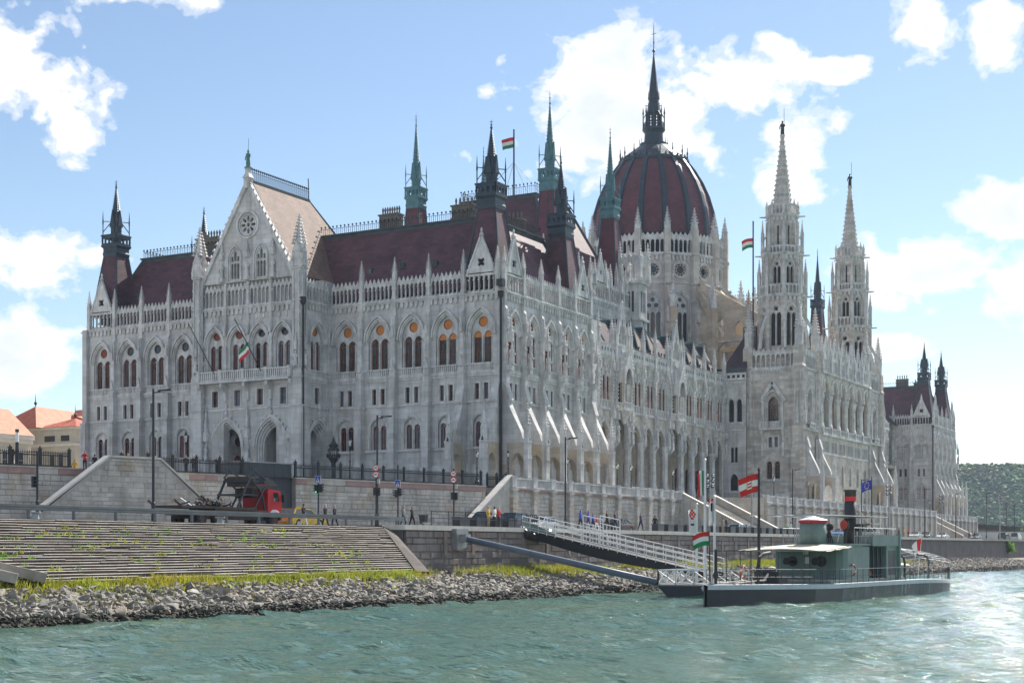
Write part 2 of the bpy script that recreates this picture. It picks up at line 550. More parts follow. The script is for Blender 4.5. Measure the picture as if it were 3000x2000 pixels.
RW = random.Random(3)
def put_lancet(loc, rz, du, hw, z0, zs, k, y, glass='glass', shut=None, label=None):
    """one light: timber window with its pane; local offset du along the wall"""
    c, s_ = math.cos(rz), math.sin(rz)
    p = (loc[0] + du * c, loc[1] + du * s_, loc[2])
    fm = cached(('lf', hw, z0, zs, k, y), lambda: lancet_frame(hw, z0, zs, k, y).mesh('window'))
    w = part('window', fm, p, rz)
    if glass == 'auto':
        glass = RW.choice(['glass', 'glass', 'glass_curtain'])
    part('pane', cached(('lp', hw, z0, zs, k, y, glass), lambda: pane_mesh(hw - 0.04, z0 + 0.04, zs, k, y + 0.10, glass)), parent=w)
    if shut == 'top':
        def g():
            b = MB('blind'); b.ext([(-hw + .06, zs - .1), (hw - .06, zs - .1)] + arc(0, zs, hw - .06, k, 5), y - .02, y + .02); return b.mesh('blind')
        part('blind', cached(('bt', hw, zs, k, y), g), parent=w)
    elif shut == 'low':
        h = RW.uniform(0.36, 0.5)
        b = MB('shutter'); b.box(-hw + .05, hw - .05, y - .04, y, z0 + .05, z0 + (zs - z0) * h)
        for q in range(1, 4):
            b.box(-hw + .05, hw - .05, y - .055, y - .04, z0 + (zs - z0) * h * q / 4 - .02, z0 + (zs - z0) * h * q / 4)
        part('shutter', b, parent=w)
    return w

def put_round(loc, rz, du, cz, r, y, m='glass'):
    c, s_ = math.cos(rz), math.sin(rz)
    p = (loc[0] + du * c, loc[1] + du * s_, loc[2])
    def g():
        b = MB('wood'); b.panel(circ(0, cz, r, 16), [circ(0, cz, r - .07, 16)], y, .07, True); return b.mesh('round_window')
    def h():
        b = MB(m); b.ext(circ(0, cz, r - .03, 16), y + .08, y + .1); return b.mesh('pane')
    w = part('round_window', cached(('rw', cz, r, y), g), p, rz)
    part('pane', cached(('rp', cz, r, y, m), h), parent=w)

def put_rect(loc, rz, du, hw, z0, z1, y, m='auto'):
    c, s_ = math.cos(rz), math.sin(rz)
    p = (loc[0] + du * c, loc[1] + du * s_, loc[2])
    if m == 'auto':
        m = RW.choice(['glass', 'glass', 'glass_curtain'])
    w = part('window', cached(('rf', hw, z0, z1, y), lambda: rect_win(hw, z0, z1, y, m).mesh('window')), p, rz)
    def h():
        b = MB(m); b.box(-hw + .03, hw - .03, y + .09, y + .11, z0 + .03, z1 - .03); return b.mesh('pane')
    part('pane', cached(('rpp', hw, z0, z1, y, m), h), parent=w)

# ---------------------------------------------------------------- carved elements
def crockets(b, p0, p1, n, s):
    """little carved leaves along an edge from p0 to p1"""
    p0, p1 = Vector(p0), Vector(p1)
    for i in range(n):
        p = p0.lerp(p1, (i + 0.5) / n)
        q = s * (1 - 0.45 * (i + 0.5) / n)
        b.add([(p.x - q, p.y - q, p.z), (p.x + q, p.y - q, p.z), (p.x + q, p.y + q, p.z), (p.x - q, p.y + q, p.z), (p.x, p.y, p.z + q * 1.9)],
              [(0, 3, 2, 1), (0, 1, 4), (1, 2, 4), (2, 3, 4), (3, 0, 4)])

def pinnacle(h0, h1, w, m='stone_carved', shaft=True, cn=5):
    """square shaft with gablets, then a crocketed spirelet; z from 0 to h1"""
    b = MB(m)
    if shaft:
        b.cbox(0, 0, 0, h0, w)
        b.cbox(0, 0, h0 * .12, h0 * .2, w * 1.18)
        for s in (-1, 1):
            b.add([(-w * 1.1, s * w * 1.1, h0), (w * 1.1, s * w * 1.1, h0), (0, s * w * 1.12, h0 + w * 2.1), (0, 0, h0 + w * 2.1)], [(0, 1, 2), (0, 2, 3), (1, 3, 2)])
            b.add([(s * w * 1.1, -w * 1.1, h0), (s * w * 1.1, w * 1.1, h0), (s * w * 1.12, 0, h0 + w * 2.1), (0, 0, h0 + w * 2.1)], [(0, 1, 2), (0, 2, 3), (1, 3, 2)])
    b.sq(0, 0, [(w * .85, h0), (w * .10, h1 - w * 1.0)])
    for sx in (-1, 1):
        for sy in (-1, 1):
            crockets(b, (sx * w * .95, sy * w * .95, h0 + w * 1.2), (sx * w * .16, sy * w * .16, h1 - w), cn, w * .36)
    b.ring(0, 0, [(w * .12, h1 - w * 1.05), (w * .42, h1 - w * .75), (w * .12, h1 - w * .5), (w * .25, h1 - w * .3), (.01, h1)], 6)
    return b

def baluster_run(u0, u1, z0, z1, y0, y1, n=None, m='stone_carved'):
    b = MB(m)
    b.box(u0, u1, y0 - .03, y1 + .03, z1 - .16, z1)
    b.box(u0, u1, y0 - .02, y1 + .02, z0, z0 + .12)
    n = n or max(2, int((u1 - u0) / .3))
    for i in range(n):
        u = u0 + (u1 - u0) * (i + .5) / n
        w = min(.085, (u1 - u0) / n * .34)
        b.cbox(u, (y0 + y1) / 2, z0 + .1, z1 - .14, w, min(.09, (y1 - y0) / 2))
    return b

def gallery(w, n, z0, z1, ztop, y0=-.12, y1=.14, crest=True, m='stone_carved', k=1.0):
    """open arcade parapet of n lights across width w"""
    b = MB(m)
    p = w / n
    hw = p * .41
    zs = z1 - archh(hw, k)
    zt = ztop - (.62 if crest else 0)
    holes = [arch(-w / 2 + p * (i + .5), z0 + .02, zs, hw, k, 4) for i in range(n)]
    b.panel(rect(-w / 2, w / 2, z0, zt), holes, y0, y1 - y0, True)
    b.box(-w / 2, w / 2, y0 - .1, y1 + .05, z0 - .18, z0)
    b.box(-w / 2, w / 2, y0 - .06, y1 + .03, zt - .1, zt + .02)
    for i in range(n + 1):
        u = -w / 2 + p * i
        b.cbox(u, y0 - .02, zs - .16, zs + .02, p * .17, .07)
        b.cbox(u, y0 - .02, z0, z0 + .16, p * .17, .07)
    if crest:
        for i in range(n):
            u = -w / 2 + p * (i + .5)
            b.ext([(u - p * .46, zt), (u + p * .46, zt), (u + p * .1, zt + .38), (u, ztop), (u - p * .1, zt + .38)], y0 + .04, y1 - .06)
            b.cbox(u, (y0 + y1) / 2, zt + .30, zt + .42, p * .2, .07)
    return b

def corbels(b, u0, u1, z0, z1, y, d=.28, step=.62):
    n = max(1, int((u1 - u0) / step))
    p = (u1 - u0) / n
    b.box(u0, u1, y - d, y, z1 - .22, z1)
    for i in range(n):
        u = u0 + p * (i + .5)
        b.ext([(u - p * .30, z0 + .18), (u - p * .12, z0), (u + p * .12, z0), (u + p * .30, z0 + .18), (u + p * .30, z1 - .2), (u - p * .30, z1 - .2)], y - d * .75, y)

def statue(h=2.0, m='bronze', spear=False):
    """standing draped figure, one continuous lathe body with arms"""
    b = MB(m)
    k = h / 2.0
    b.ring(0, 0, [(.34 * k, 0), (.32 * k, .08 * k), (.24 * k, .1 * k), (.27 * k, .5 * k), (.2 * k, 1.0 * k), (.27 * k, 1.4 * k), (.25 * k, 1.55 * k), (.08 * k, 1.64 * k),
                  (.12 * k, 1.72 * k), (.14 * k, 1.84 * k), (.09 * k, 1.96 * k), (.02, 2.0 * k)], 8)
    b.tube([(.24 * k, 0, 1.5 * k), (.40 * k, -.1 * k, 1.2 * k), (.25 * k, -.3 * k, 1.05 * k)], .075 * k, 5)
    b.tube([(-.24 * k, 0, 1.5 * k), (-.36 * k, 0, 1.15 * k), (-.32 * k, -.1 * k, .85 * k)], .075 * k, 5)
    if spear:
        b.tube([(.28 * k, -.3 * k, 0), (.28 * k, -.3 * k, 3.2 * k)], .03 * k, 4)
    return b

# ---------------------------------------------------------------- the storey bay of the end blocks
Z_COR, Z_GAL0, Z_GAL1, Z_CREST = 35.1, 35.3, 37.15, 38.1
def hood(b, cx, z0, zs, hw, k, steps, y):
    """stepped mouldings round an arch"""
    for (a, c, d) in steps:
        i = [(cx + hw + a, z0)] + arc(cx, zs, hw + a, k) + [(cx - hw - a, z0)]
        o = [(cx + hw + c, z0)] + arc(cx, zs, hw + c, k) + [(cx - hw - c, z0)]
        b.band(i, o, y - d, y)

def wall_bay(w, lower=True, small=2, hwbig=1.52, zbase=GZ, hwl=.56, kk=.86, pd=.36):
    """one bay of the main wall, all storeys, local u in [-w/2, w/2], wall face at y=0"""
    b = MB('stone', 'stone_carved')
    zs = 30.35
    big = arch(0, 26.75, zs, hwbig, kk, 7)
    holes = [big]
    if small == 2:
        sm = [rect(-.95, -.33, 22.35, 24.3), rect(.33, .95, 22.35, 24.3)]
    elif small == 1:
        sm = [rect(-.5, .5, 22.5, 24.55)]
    else:
        sm = []
    holes += sm
    if lower:
        holes.append(arch(0, 16.7, 19.35, 1.2, .5, 6))
    b.use('stone').panel(rect(-w / 2, w / 2, zbase, Z_COR), holes, 0, .45)
    # tracery plate with two lancets and a roundel
    b.use('stone_carved')
    zl = 30.05 - .1
    lan = [arch(s * (hwl + .155), 26.75, zl, hwl, .62, 5) for s in (-1, 1)]
    cz = zs + 1.36
    b.panel(big, lan + [circ(0, cz, .64, 16)], pd, .32)
    hood(b, 0, zs - .2, zs, hwbig, kk, [(.0, .12, .06), (.12, .30, .20), (.34, .54, .36)], 0)
    b.box(-hwbig - .75, -hwbig - .0, -.10, 0, zs - .32, zs - .2)
    b.box(hwbig, hwbig + .75, -.10, 0, zs - .32, zs - .2)
    for s in (-1, 0, 1):
        b.ring(s * (hwbig - .18), .20, [(.13, 26.75), (.09, 26.95), (.09, zl - .15), (.16, zl + .05)], 6)
    # balustrade ledge under the big window
    b.box(-w / 2, w / 2, -.22, 0, 25.45, 25.75)
    b.box(-w / 2, w / 2, -.13, 0, 25.15, 25.45)
    b.merge(baluster_run(-1.55, 1.55, 25.75, 26.72, -.20, .06, 11))
    b.box(-w / 2, -1.55, -.12, 0, 26.5, 26.72); b.box(1.55, w / 2, -.12, 0, 26.5, 26.72)
    # small windows surround
    for r in sm:
        u0, u1 = r[0][0], r[1][0]
        z0, z1 = r[0][1], r[2][1]
        b.panel(rect(u0 - .2, u1 + .2, z0 - .1, z1 + .22), [rect(u0, u1, z0, z1)], -.07, .07, True)
    # string course
    b.ext([(-w / 2, 22.0), (w / 2, 22.0), (w / 2, 22.22), (-w / 2, 22.22)], -.16, 0)
    if lower:
        lz = 19.30
        lan = [arch(s * .58, 16.7, lz, .42, .5, 5) for s in (-1, 1)]
        b.panel(arch(0, 16.7, 19.35, 1.2, .5, 6), lan, .30, .3)
        hood(b, 0, 16.7, 19.35, 1.2, .5, [(.0, .14, .05), (.14, .30, .13)], 0)
        b.ring(0, .2, [(.11, 16.7), (.08, 16.9), (.08, 18.9), (.14, 19.05)], 6)
        b.box(-w / 2, w / 2, -.2, 0, 16.35, 16.62)
    if zbase < 14:
        b.box(-w / 2, w / 2, -.35, 0, zbase, 14.5)
    # corbel table
    corbels(b, -w / 2, w / 2, 34.15, 35.02, 0)
    b.box(-w / 2, w / 2, -.42, .3, 35.02, 35.14)
    return b

def fill_bay(loc, rz, lower=True, small=2, round_m='glass', top=None, low=None, hwl=.56, glass='auto', pd=.36):
    for s in (-1, 1):
        put_lancet(loc, rz, s * (hwl + .155), hwl, 26.75, 29.95, .62, pd + .14, glass, top or low)
        if small == 2:
            put_rect(loc, rz, s * .64, .31, 22.35, 24.3, min(.25, pd + .05))
        if lower:
            put_lancet(loc, rz, s * .58, .42, 16.7, 19.30, .5, .42, glass)
    if small == 1:
        put_rect(loc, rz, 0, .5, 22.5, 24.55, .25)
    put_round(loc, rz, 0, 31.71, .64, pd + .10, round_m)

def pier(w=.95, zb=GZ, d=(1.1, .85, .62), zt=35.1):
    """stepped wall pier with a gabled niche"""
    b = MB('stone', 'stone_carved')
    b.use('stone')
    b.box(-w / 2 - .08, w / 2 + .08, -d[0] - .14, 0, zb, 14.4)
    b.extx([(0, 14.4), (-d[0], 14.4), (-d[0], 21.9), (-d[1], 22.5), (0, 22.5)], -w / 2, w / 2)
    b.box(-w / 2 - .05, w / 2 + .05, -d[0] - .1, 0, 21.75, 21.95)
    b.extx([(0, 22.5), (-d[1], 22.5), (-d[1], 25.8), (-d[2] - .05, 26.4), (0, 26.4)], -w * .44, w * .44)
    b.box(-w * .5, w * .5, -d[1] - .08, 0, 25.55, 25.75)
    b.use('stone_carved')
    # gabled niche front
    b.ext([(-w * .38, 26.4), (w * .38, 26.4), (0, 27.8)], -d[1] + .02, 0)
    b.extx([(0, 26.4), (-d[2], 26.4), (-d[2], 33.0), (-.22, 33.6), (0, 33.6)], -w * .32, w * .32)
    for z in (28.6, 30.4):
        b.box(-w * .38, w * .38, -d[2] - .06, 0, z, z + .14)
    b.merge(pinnacle(.9, 2.6, .20, cn=3), (0, -d[2] - .02, 30.5))
    b.box(-w * .27, w * .27, -.32, 0, 33.4, zt)
    return b

M_PIN = pinnacle(3.3, 5.6, .25, cn=7).mesh('pinnacle')
BW = 4.93
m_bay = wall_bay(BW).mesh('wall_bay')
m_pier = pier().mesh('pier')
m_gal7 = gallery(BW - .62, 7, Z_GAL0, Z_GAL1, Z_CREST).mesh('gallery')
m_gal5 = gallery(BW - 1.5, 5, Z_GAL0, Z_GAL1 + .1, 37.5, crest=False).mesh('gallery')

def gablet(w, m='stone_carved', z0=37.3, h=4.6, foilr=.55):
    """small crocketed gable with a quatrefoil, apex at z0+h"""
    b = MB(m)
    tri = [(-w / 2, z0), (w / 2, z0), (0, z0 + h)]
    b.panel(tri, [foil(0, z0 + h * .32, foilr)], -.18, .36, True)
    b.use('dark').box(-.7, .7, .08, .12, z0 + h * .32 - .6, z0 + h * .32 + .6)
    b.use(m)
    for s in (-1, 1):
        b.bar((s * (w / 2 + .1), -.1, z0 - .1), (0, -.1, z0 + h + .1), .34, .24)
        crockets(b, (s * (w / 2 + .1), -.1, z0 + .25), (0, -.1, z0 + h + .25), 8, .15)
    fr = foil(0, z0 + h * .32, foilr + .16)
    b.ring(0, -.05, [(.18, z0 + h), (.3, z0 + h + .25), (.1, z0 + h + .5), (.16, z0 + h + .8), (.02, z0 + h + 1.1)], 6)
    b.box(-w / 2 - .1, w / 2 + .1, -.26, .2, z0 - .16, z0)
    return b
m_gablet = gablet(3.9).mesh('gablet')

def gargoyle(loc, rz):
    b = MB('stone_carved')
    b.tube([(0, 0, 0), (0, -.5, .06), (0, -1.15, .02)], .17, 5, .09)
    part('gargoyle', cached('garg', lambda: b.mesh('gargoyle')), loc, rz)

def at(loc, rz, du, dw=0.0):
    """point du along a wall and dw outwards"""
    c, s_ = math.cos(rz), math.sin(rz)
    return (loc[0] + du * c + dw * s_, loc[1] + du * s_ - dw * c, loc[2])

# ---------------------------------------------------------------- end block (north), drawn by a function so the south end repeats it
def end_bay(loc, rz, gab=False, detail=True, **kw):
    part('wall_bay', m_bay, loc, rz)
    fill_bay(loc, rz, **kw)
    if gab:
        part('gallery', m_gal5, loc, rz)
        part('gablet', m_gablet, loc, rz)
    else:
        part('gallery', m_gal7, loc, rz)

XW = -2.8
# north front, right wing: five bays from the corner inwards; left wing mirrored
for i in range(5):
    x = -2.8 - 4.97 * i
    orange = i < 2
    end_bay((x, 0, 0), 0, gab=(i == 0), round_m='blind', top='top' if orange else None,
            glass='glass_curtain' if i < 4 else 'glass')
    part('pier', m_pier, (x - 2.485, 0, 0), 0)
    if i < 4:
        part('pinnacle', M_PIN, (x - 2.485, -.1, 35.0))
    xl = -64.4 + 4.97 * i
    end_bay((xl, 0, 0), 0, gab=(i == 0), round_m='wood' if i == 0 else 'glass', glass='auto')
    part('pier', m_pier, (xl + 2.485, 0, 0), 0)
    if i < 4:
        part('pinnacle', M_PIN, (xl + 2.485, -.1, 35.0))
for x in (-.55, -66.7):
    part('pinnacle', M_PIN, (x, -.1, 35.0))
b = MB('stone')
b.box(-.42, .03, -.03, .42, GZ, 35.1); b.box(-.42, .03, 23.9, 26.2, GZ, 35.1)
part('corner_pier', b)
b = MB('stone'); b.box(-67.6, -66.8, -.6, 26.2, GZ, 35.1); b.box(-67.9, -66.9, -.8, .6, GZ, 22); part('corner_pier', b)
gargoyle((-67.5, .2, 34.9), R(-90))

# end block, river side: bays south of the corner
WY = [2.75, 7.5, 12.2, 16.9, 21.6]
BWW = 4.71
m_bayw = wall_bay(BWW, lower=False, hwbig=1.36, hwl=.50, pd=.06).mesh('wall_bay')
m_gal6 = gallery(BWW - .62, 7, Z_GAL0, Z_GAL1, Z_CREST).mesh('gallery')
def river_lower(w):
    """blind arch of the terrace storey between the buttress feet"""
    b = MB('stone_old', 'stone_carved')
    b.panel(rect(-w / 2, w / 2, GZ, 17.2), [arch(0, GZ, 14.2, 1.25, .8, 6)], -1.0, .8)
    b.use('stone_carved').box(-w / 2, w / 2, -1.0, 0, 17.2, 17.35)
    b.extx([(-1.0, 17.2), (0, 18.3), (0, 17.2)], -w / 2, w / 2)
    b.use('stone').box(-1.3, 1.3, -.2, -.15, GZ, 16.2)
    b.box(-1.3, 1.3, -.55, -.2, 12.9, 13.1)
    return b
m_rlow = river_lower(BWW).mesh('terrace_arch')
def fly_buttress(m='stone'):
    """stepped buttress with two sunlit weatherings and a crocketed foot pinnacle, projecting towards -Y (local)"""
    b = MB(m, 'stone_carved', 'stone_old')
    w = .42
    ap = [(p - 2.08, z) for p, z in arc(0, 14.5, .88, .75, 5)]
    b.use('stone_old').extx([(0, GZ), (-1.2, GZ)] + ap + [(-2.96, GZ), (-3.0, GZ), (-3.0, 17.0), (0, 17.0)], -w, w)
    b.use(m).extx([(0, 17.0), (-2.98, 17.0), (-2.55, 18.3), (-.95, 21.5), (-.95, 22.3), (-.55, 23.9), (0, 23.9)], -w + .01, w - .01)
    # projecting weathering slabs
    for (y0, z0, y1, z1) in ((-2.62, 18.0, -.93, 21.62), (-1.12, 22.1, -.5, 24.2)):
        b.add([(-w - .08, y0, z0), (w + .08, y0, z0), (w + .08, y1, z1), (-w - .08, y1, z1),
               (-w - .08, y0 + .06, z0 - .22), (w + .08, y0 + .06, z0 - .22), (w + .08, y1 + .1, z1 - .22), (-w - .08, y1 + .1, z1 - .22)],
              [(0, 1, 2, 3), (4, 7, 6, 5), (0, 4, 5, 1), (1, 5, 6, 2), (2, 6, 7, 3), (3, 7, 4, 0)])
    b.box(-w * 1.05, w * 1.05, -3.55, -2.97, GZ, 17.0)
    b.box(-w * 1.2, w * 1.2, -3.62, -2.95, 15.0, 15.15)
    b.use('stone_carved')
    b.box(-w * 1.15, w * 1.15, -3.6, -2.8, 16.95, 17.12)
    b.merge(pinnacle(1.5, 4.6, .30, cn=6), (0, -3.2, 17.1))
    for s in (-1, 1):
        b.ext([(s * .1 - .3, 17.1), (s * .1 + .3, 17.1), (s * .1, 18.0)], -3.58, -3.46)
    return b
m_fly = fly_buttress().mesh('buttress')
m_upier = pier(.8, 22.5, (.5, .6, .5)).mesh('pier')
def statue_niche():
    b = MB('stone_carved')
    b.box(-.32, .32, -.72, 0, 25.6, 26.3)
    b.merge(statue(2.3, 'stone_carved'), (0, -.55, 26.3))
    b.merge(pinnacle(.7, 3.2, .26, cn=4), (0, -.5, 29.0))
    for s in (-1, 1):
        b.tube([(s * .26, -.74, 26.3), (s * .26, -.74, 29.1)], .06, 5)
    return b
m_niche = statue_niche().mesh('statue_niche')

def river_end(ys, dy, detail=True):
    for i, y in enumerate(ys):
        g = i in (0, 4)
        loc = (0, y + dy, 0)
        part('wall_bay', m_bayw, loc, WEST)
        fill_bay(loc, WEST, lower=False, round_m='shutter', low='low', hwl=.50, pd=.06)
        part('terrace_arch', m_rlow, loc, WEST)
        part('gallery', m_gal5 if g else m_gal6, loc, WEST)
        if g:
            part('gablet', m_gablet, loc, WEST)
    for i in range(6):
        y = ys[0] - BWW / 2 + BWW * i + dy
        part('buttress', m_fly, (0, y, 0), WEST)
        part('pier', m_upier, (0, y, 0), WEST)
        part('statue_niche', m_niche, (.55, y, 0), WEST)
        part('pinnacle', M_PIN, (.1, y, 35.0))
river_end(WY, 0)

# two buttresses with foot pinnacles also stand before the north front near the corner
for x in (-5.28, -.5):
    part('buttress', m_fly, (x, -.25, 0), 0)
# rain pipe at the corner
b = MB('iron')
b.tube([(.15, -.55, GZ), (.15, -.55, 34.2)], .16, 8)
b.ring(.15, -.55, [(.16, 34.1), (.38, 34.5), (.42, 35.0)], 8)
b.box(-.25, .55, -.95, -.15, 35.6, 36.4)
part('rain_pipe', b)
b = MB('iron')
b.tube([(-24.75, -6.2, GZ), (-24.75, -6.2, 34.6)], .15, 8)
b.ring(-24.75, -6.2, [(.16, 34.5), (.36, 34.9), (.4, 35.5)], 8)
part('rain_pipe', b)

# ---------------------------------------------------------------- roofs of the end blocks
def crest_rail(pts, z, h=1.3, step=.62, m='iron'):
    """wrought iron roof cresting along a polyline"""
    b = MB(m)
    for (x0, y0), (x1, y1) in zip(pts[:-1], pts[1:]):
        L = math.hypot(x1 - x0, y1 - y0)
        for zz in (z + .12, z + h * .68):
            b.bar((x0, y0, zz), (x1, y1, zz), .05)
        n = max(2, int(L / step))
        for i in range(n + 1):
            t = i / n
            x, y = x0 + (x1 - x0) * t, y0 + (y1 - y0) * t
            b.bar((x, y, z), (x, y, z + h), .05)
            b.cbox(x, y, z + h * .82, z + h * .95, .085)
            if i < n:
                t2 = (i + 1) / n
                xm, ym = x0 + (x1 - x0) * (t + t2) / 2, y0 + (y1 - y0) * (t + t2) / 2
                b.bar((xm, ym, z), (xm, ym, z + h * .68), .035)
    return b

def mansard(x0, x1, y0, y1, z0, z1, ins, m='tile_roof', cap='lead'):
    b = MB(m, cap)
    o = [(x0, y0), (x1, y0), (x1, y1), (x0, y1)]
    i = [(x0 + ins, y0 + ins), (x1 - ins, y0 + ins), (x1 - ins, y1 - ins), (x0 + ins, y1 - ins)]
    for k in range(4):
        j = (k + 1) % 4
        b.quad((*o[k], z0), (*o[j], z0), (*i[j], z1), (*i[k], z1))
    b.use(cap)
    b.box(x0 + ins - .25, x1 - ins + .25, y0 + ins - .25, y1 - ins + .25, z1 - .75, z1 - .1)
    b.box(x0 + ins - .4, x1 - ins + .4, y0 + ins - .4, y1 - ins + .4, z1 - .1, z1 + .1)
    for k in range(4):
        b.bar((*o[k], z0), (*i[k], z1), .35, .3)
    return b

def chimney(w, d, h, n):
    b = MB('chimney')
    b.cbox(0, 0, 0, h, w / 2, d / 2)
    b.cbox(0, 0, h, h + .18, w / 2 + .14, d / 2 + .14)
    b.cbox(0, 0, h * .62, h * .68, w / 2 + .06, d / 2 + .06)
    for i in range(n):
        u = -w / 2 + w * (i + .5) / n
        b.ring(u, 0, [(.13, h + .15), (.11, h + .7), (.17, h + .75), (.15, h + .95), (.03, h + 1.25)], 6)
    return b

def skylight(x, y, z, rz):
    b = MB('lead', 'glass')
    b.add([(-.35, 0, 0), (.35, 0, 0), (.35, .0, .75), (-.35, .0, .75), (-.35, .36, .75), (.35, .36, .75)], [(0, 1, 2, 3), (3, 2, 5, 4), (0, 3, 4), (1, 5, 2)])
    b.use('glass').box(-.27, .27, -.02, 0, .1, .65)
    part('skylight', cached('sky', lambda: b.mesh('skylight')), (x, y, z), rz)

def end_roof(dy=0, north=True):
    y0, y1 = 1.1 + dy, 25.0 + dy
    rf = part('roof', mansard(-66.1, -1.1, y0, y1, 36.0, 45.6, 4.4))
    part('roof_cresting', crest_rail([(-61.9, y0 + 4.6), (-5.7, y0 + 4.6), (-5.7, y1 - 4.6), (-61.9, y1 - 4.6), (-61.9, y0 + 4.6)], 45.7),
         parent=rf, loc=(0, 0, 0))
    for (x, y, w, n) in ((-20.2, 6.6, 2.9, 8), (-9.2, 6.6, 2.9, 5), (-50.5, 6.6, 4.0, 8), (-7.5, 17, 2.4, 4)):
        part('chimney', chimney(w, 1.3, 1.9, n), (x, y + dy, 45.6))
    if north:
        for i in range(4):
            skylight(-20.9 + 4.9 * i, 2.62, 39.4 + (.3 if i % 2 else 0), 0)
        for x in (-60.5, -54.7, -50.2):
            skylight(x, 2.62, 39.4, 0)
end_roof(0)

# ---------------------------------------------------------------- copper and slate corner spires
def spire_parts(t0, t1, zb, zc, zs, ztip, col, tile, name='spire'):
    """t0,t1: half widths of the tiled trunk; zb trunk foot, zc trunk top, zs spire foot, ztip top"""
    h = zs - zc
    tr = MB(tile, 'lead_dark')
    tr.sq(0, 0, [(t0, zb), (t1, zc)])
    tr.use('lead_dark')
    for sx in (-1, 1):
        for sy in (-1, 1):
            tr.bar((sx * t0, sy * t0, zb), (sx * t1, sy * t1, zc), .2)
    b = MB(col)
    q = t1
    b.sq(0, 0, [(q * 1.05, zc - .05), (q * 1.12, zc + h * .10), (q * 1.06, zc + h * .14), (q * 1.06, zc + h * .24), (q * 1.25, zc + h * .30), (q * 1.25, zc + h * .34), (q * 1.0, zc + h * .34)])
    # pierced parapet
    zp0, zp1 = zc + h * .34, zc + h * .60
    for rz in range(4):
        p = MB(col)
        p.panel(rect(-q * 1.2, q * 1.2, zp0, zp1), [rect(-q * 1.2 + q * .6 * i + q * .12, -q * 1.2 + q * .6 * (i + 1) - q * .12, zp0 + h * .05, zp1 - h * .06) for i in range(4)], -q * 1.2, .1, True)
        p.box(-q * 1.27, q * 1.27, -q * 1.27, -q * 1.14, zp1, zp1 + h * .04)
        b.merge(p, (0, 0, 0), rz * PI / 2)
    # octagonal belfry with louvres and gablets
    zt = zs + (ztip - zs) * .10
    b.ring(0, 0, [(q * .64, zp0), (q * .62, zs), (q * .66, zs + .1)], 8, PI / 8)
    for k in range(4):
        g = MB(col)
        for j in range(5):
            z = zp1 + (zs - zp1) * j / 5
            g.box(-q * .26, q * .26, -q * .64, -q * .56, z, z + (zs - zp1) * .1)
        g.ext([(-q * .42, zs - h * .1), (q * .42, zs - h * .1), (0, zt + h * .25)], -q * .70, -q * .4)
        b.merge(g, (0, 0, 0), k * PI / 2)
    # corner posts with small flyers
    for sx in (-1, 1):
        for sy in (-1, 1):
            b.ring(sx * q * 1.08, sy * q * 1.08, [(q * .07, zp0), (q * .065, zs - h * .05), (q * .10, zs), (q * .015, zs + h * .35)], 5)
            b.bar((sx * q * 1.1, sy * q * 1.1, zp1 + h * .12), (sx * q * .5, sy * q * .5, zs), q * .09)
            b.bar((sx * q * .55, sy * q * .55, zs + h * .05), (sx * q * 1.12, sy * q * 1.12, zs + h * .05), q * .08)
    # spire
    zr = ztip - (ztip - zs) * .22
    b.ring(0, 0, [(q * .66, zs), (q * .56, zs + (zr - zs) * .10), (q * .08, zr)], 8, PI / 8)
    for k in range(8):
        a = PI / 8 + k * PI / 4
        crockets(b, (q * .56 * math.cos(a), q * .56 * math.sin(a), zs + (zr - zs) * .1), (q * .09 * math.cos(a), q * .09 * math.sin(a), zr), 13, q * .10)
    b.ring(0, 0, [(q * .10, zr), (q * .07, zr + .2), (q * .17, zr + .35), (q * .06, zr + .55), (q * .06, zr + (ztip - zr) * .5), (q * .14, zr + (ztip - zr) * .56), (q * .04, zr + (ztip - zr) * .62), (.02, ztip)], 6)
    b.bar((-q * .2, 0, ztip - (ztip - zr) * .2), (q * .2, 0, ztip - (ztip - zr) * .2), .05)
    return tr.mesh('roof'), b.mesh(name)
SP_END = spire_parts(2.35, 1.18, 37.0, 45.6, 50.4, 56.6, 'lead_dark', 'tile_roof')
SP_HALL = spire_parts(1.95, 1.15, 48.0, 60.6, 66.0, 76.4, 'copper', 'dome_tile')
SP_HALL2 = spire_parts(1.95, 1.15, 48.0, 60.6, 66.0, 76.4, 'lead_dark', 'dome_tile')
def put_spire(sp, x, y, dz=0):
    s_ = part('spire', sp[1], (x, y, dz))
    part('spire_roof', sp[0], parent=s_)
for x in (-2.95, -64.25):
    for y in (2.6, 21.3):
        put_spire(SP_END, x, y)
# ---------------------------------------------------------------- gabled entrance block of the north front
GX, GY = -33.6, -5.8
GW = 3.64
m_gbay = wall_bay(GW, lower=False, small=1, hwbig=1.18, zbase=21.6, hwl=.42).mesh('wall_bay')
m_ggal = gallery(GW - .5, 5, Z_GAL0, 37.4, 38.25).mesh('gallery')
for i in range(4):
    x = GX - GW * 1.5 + GW * i
    loc = (x, GY, 0)
    part('wall_bay', m_gbay, loc)
    fill_bay(loc, 0, lower=False, small=1, round_m='wood' if i < 2 else 'glass', hwl=.42)
    part('gallery', m_ggal, loc)
    # shield carvings under the cornice
    for s in (-.55, .55):
        b = MB('stone_carved'); b.ext([(-.2, .5), (.2, .5), (.2, .2), (0, -.1), (-.2, .2)], -.1, 0)
        part('carved_shield', cached('shield', lambda: b.mesh('carved_shield')), (x + s, GY, 33.45))
    if i:
        xb = x - GW / 2
        b = MB('stone', 'stone_carved')
        b.box(-.2, .2, -.3, 0, 26.75, 38.2)
        b.merge(pinnacle(.6, 2.0, .2, cn=3), (0, -.3, 31.5))
        part('pier', cached('gpier', lambda: b.mesh('pier')), (xb, GY, 0))
b = MB('dark')
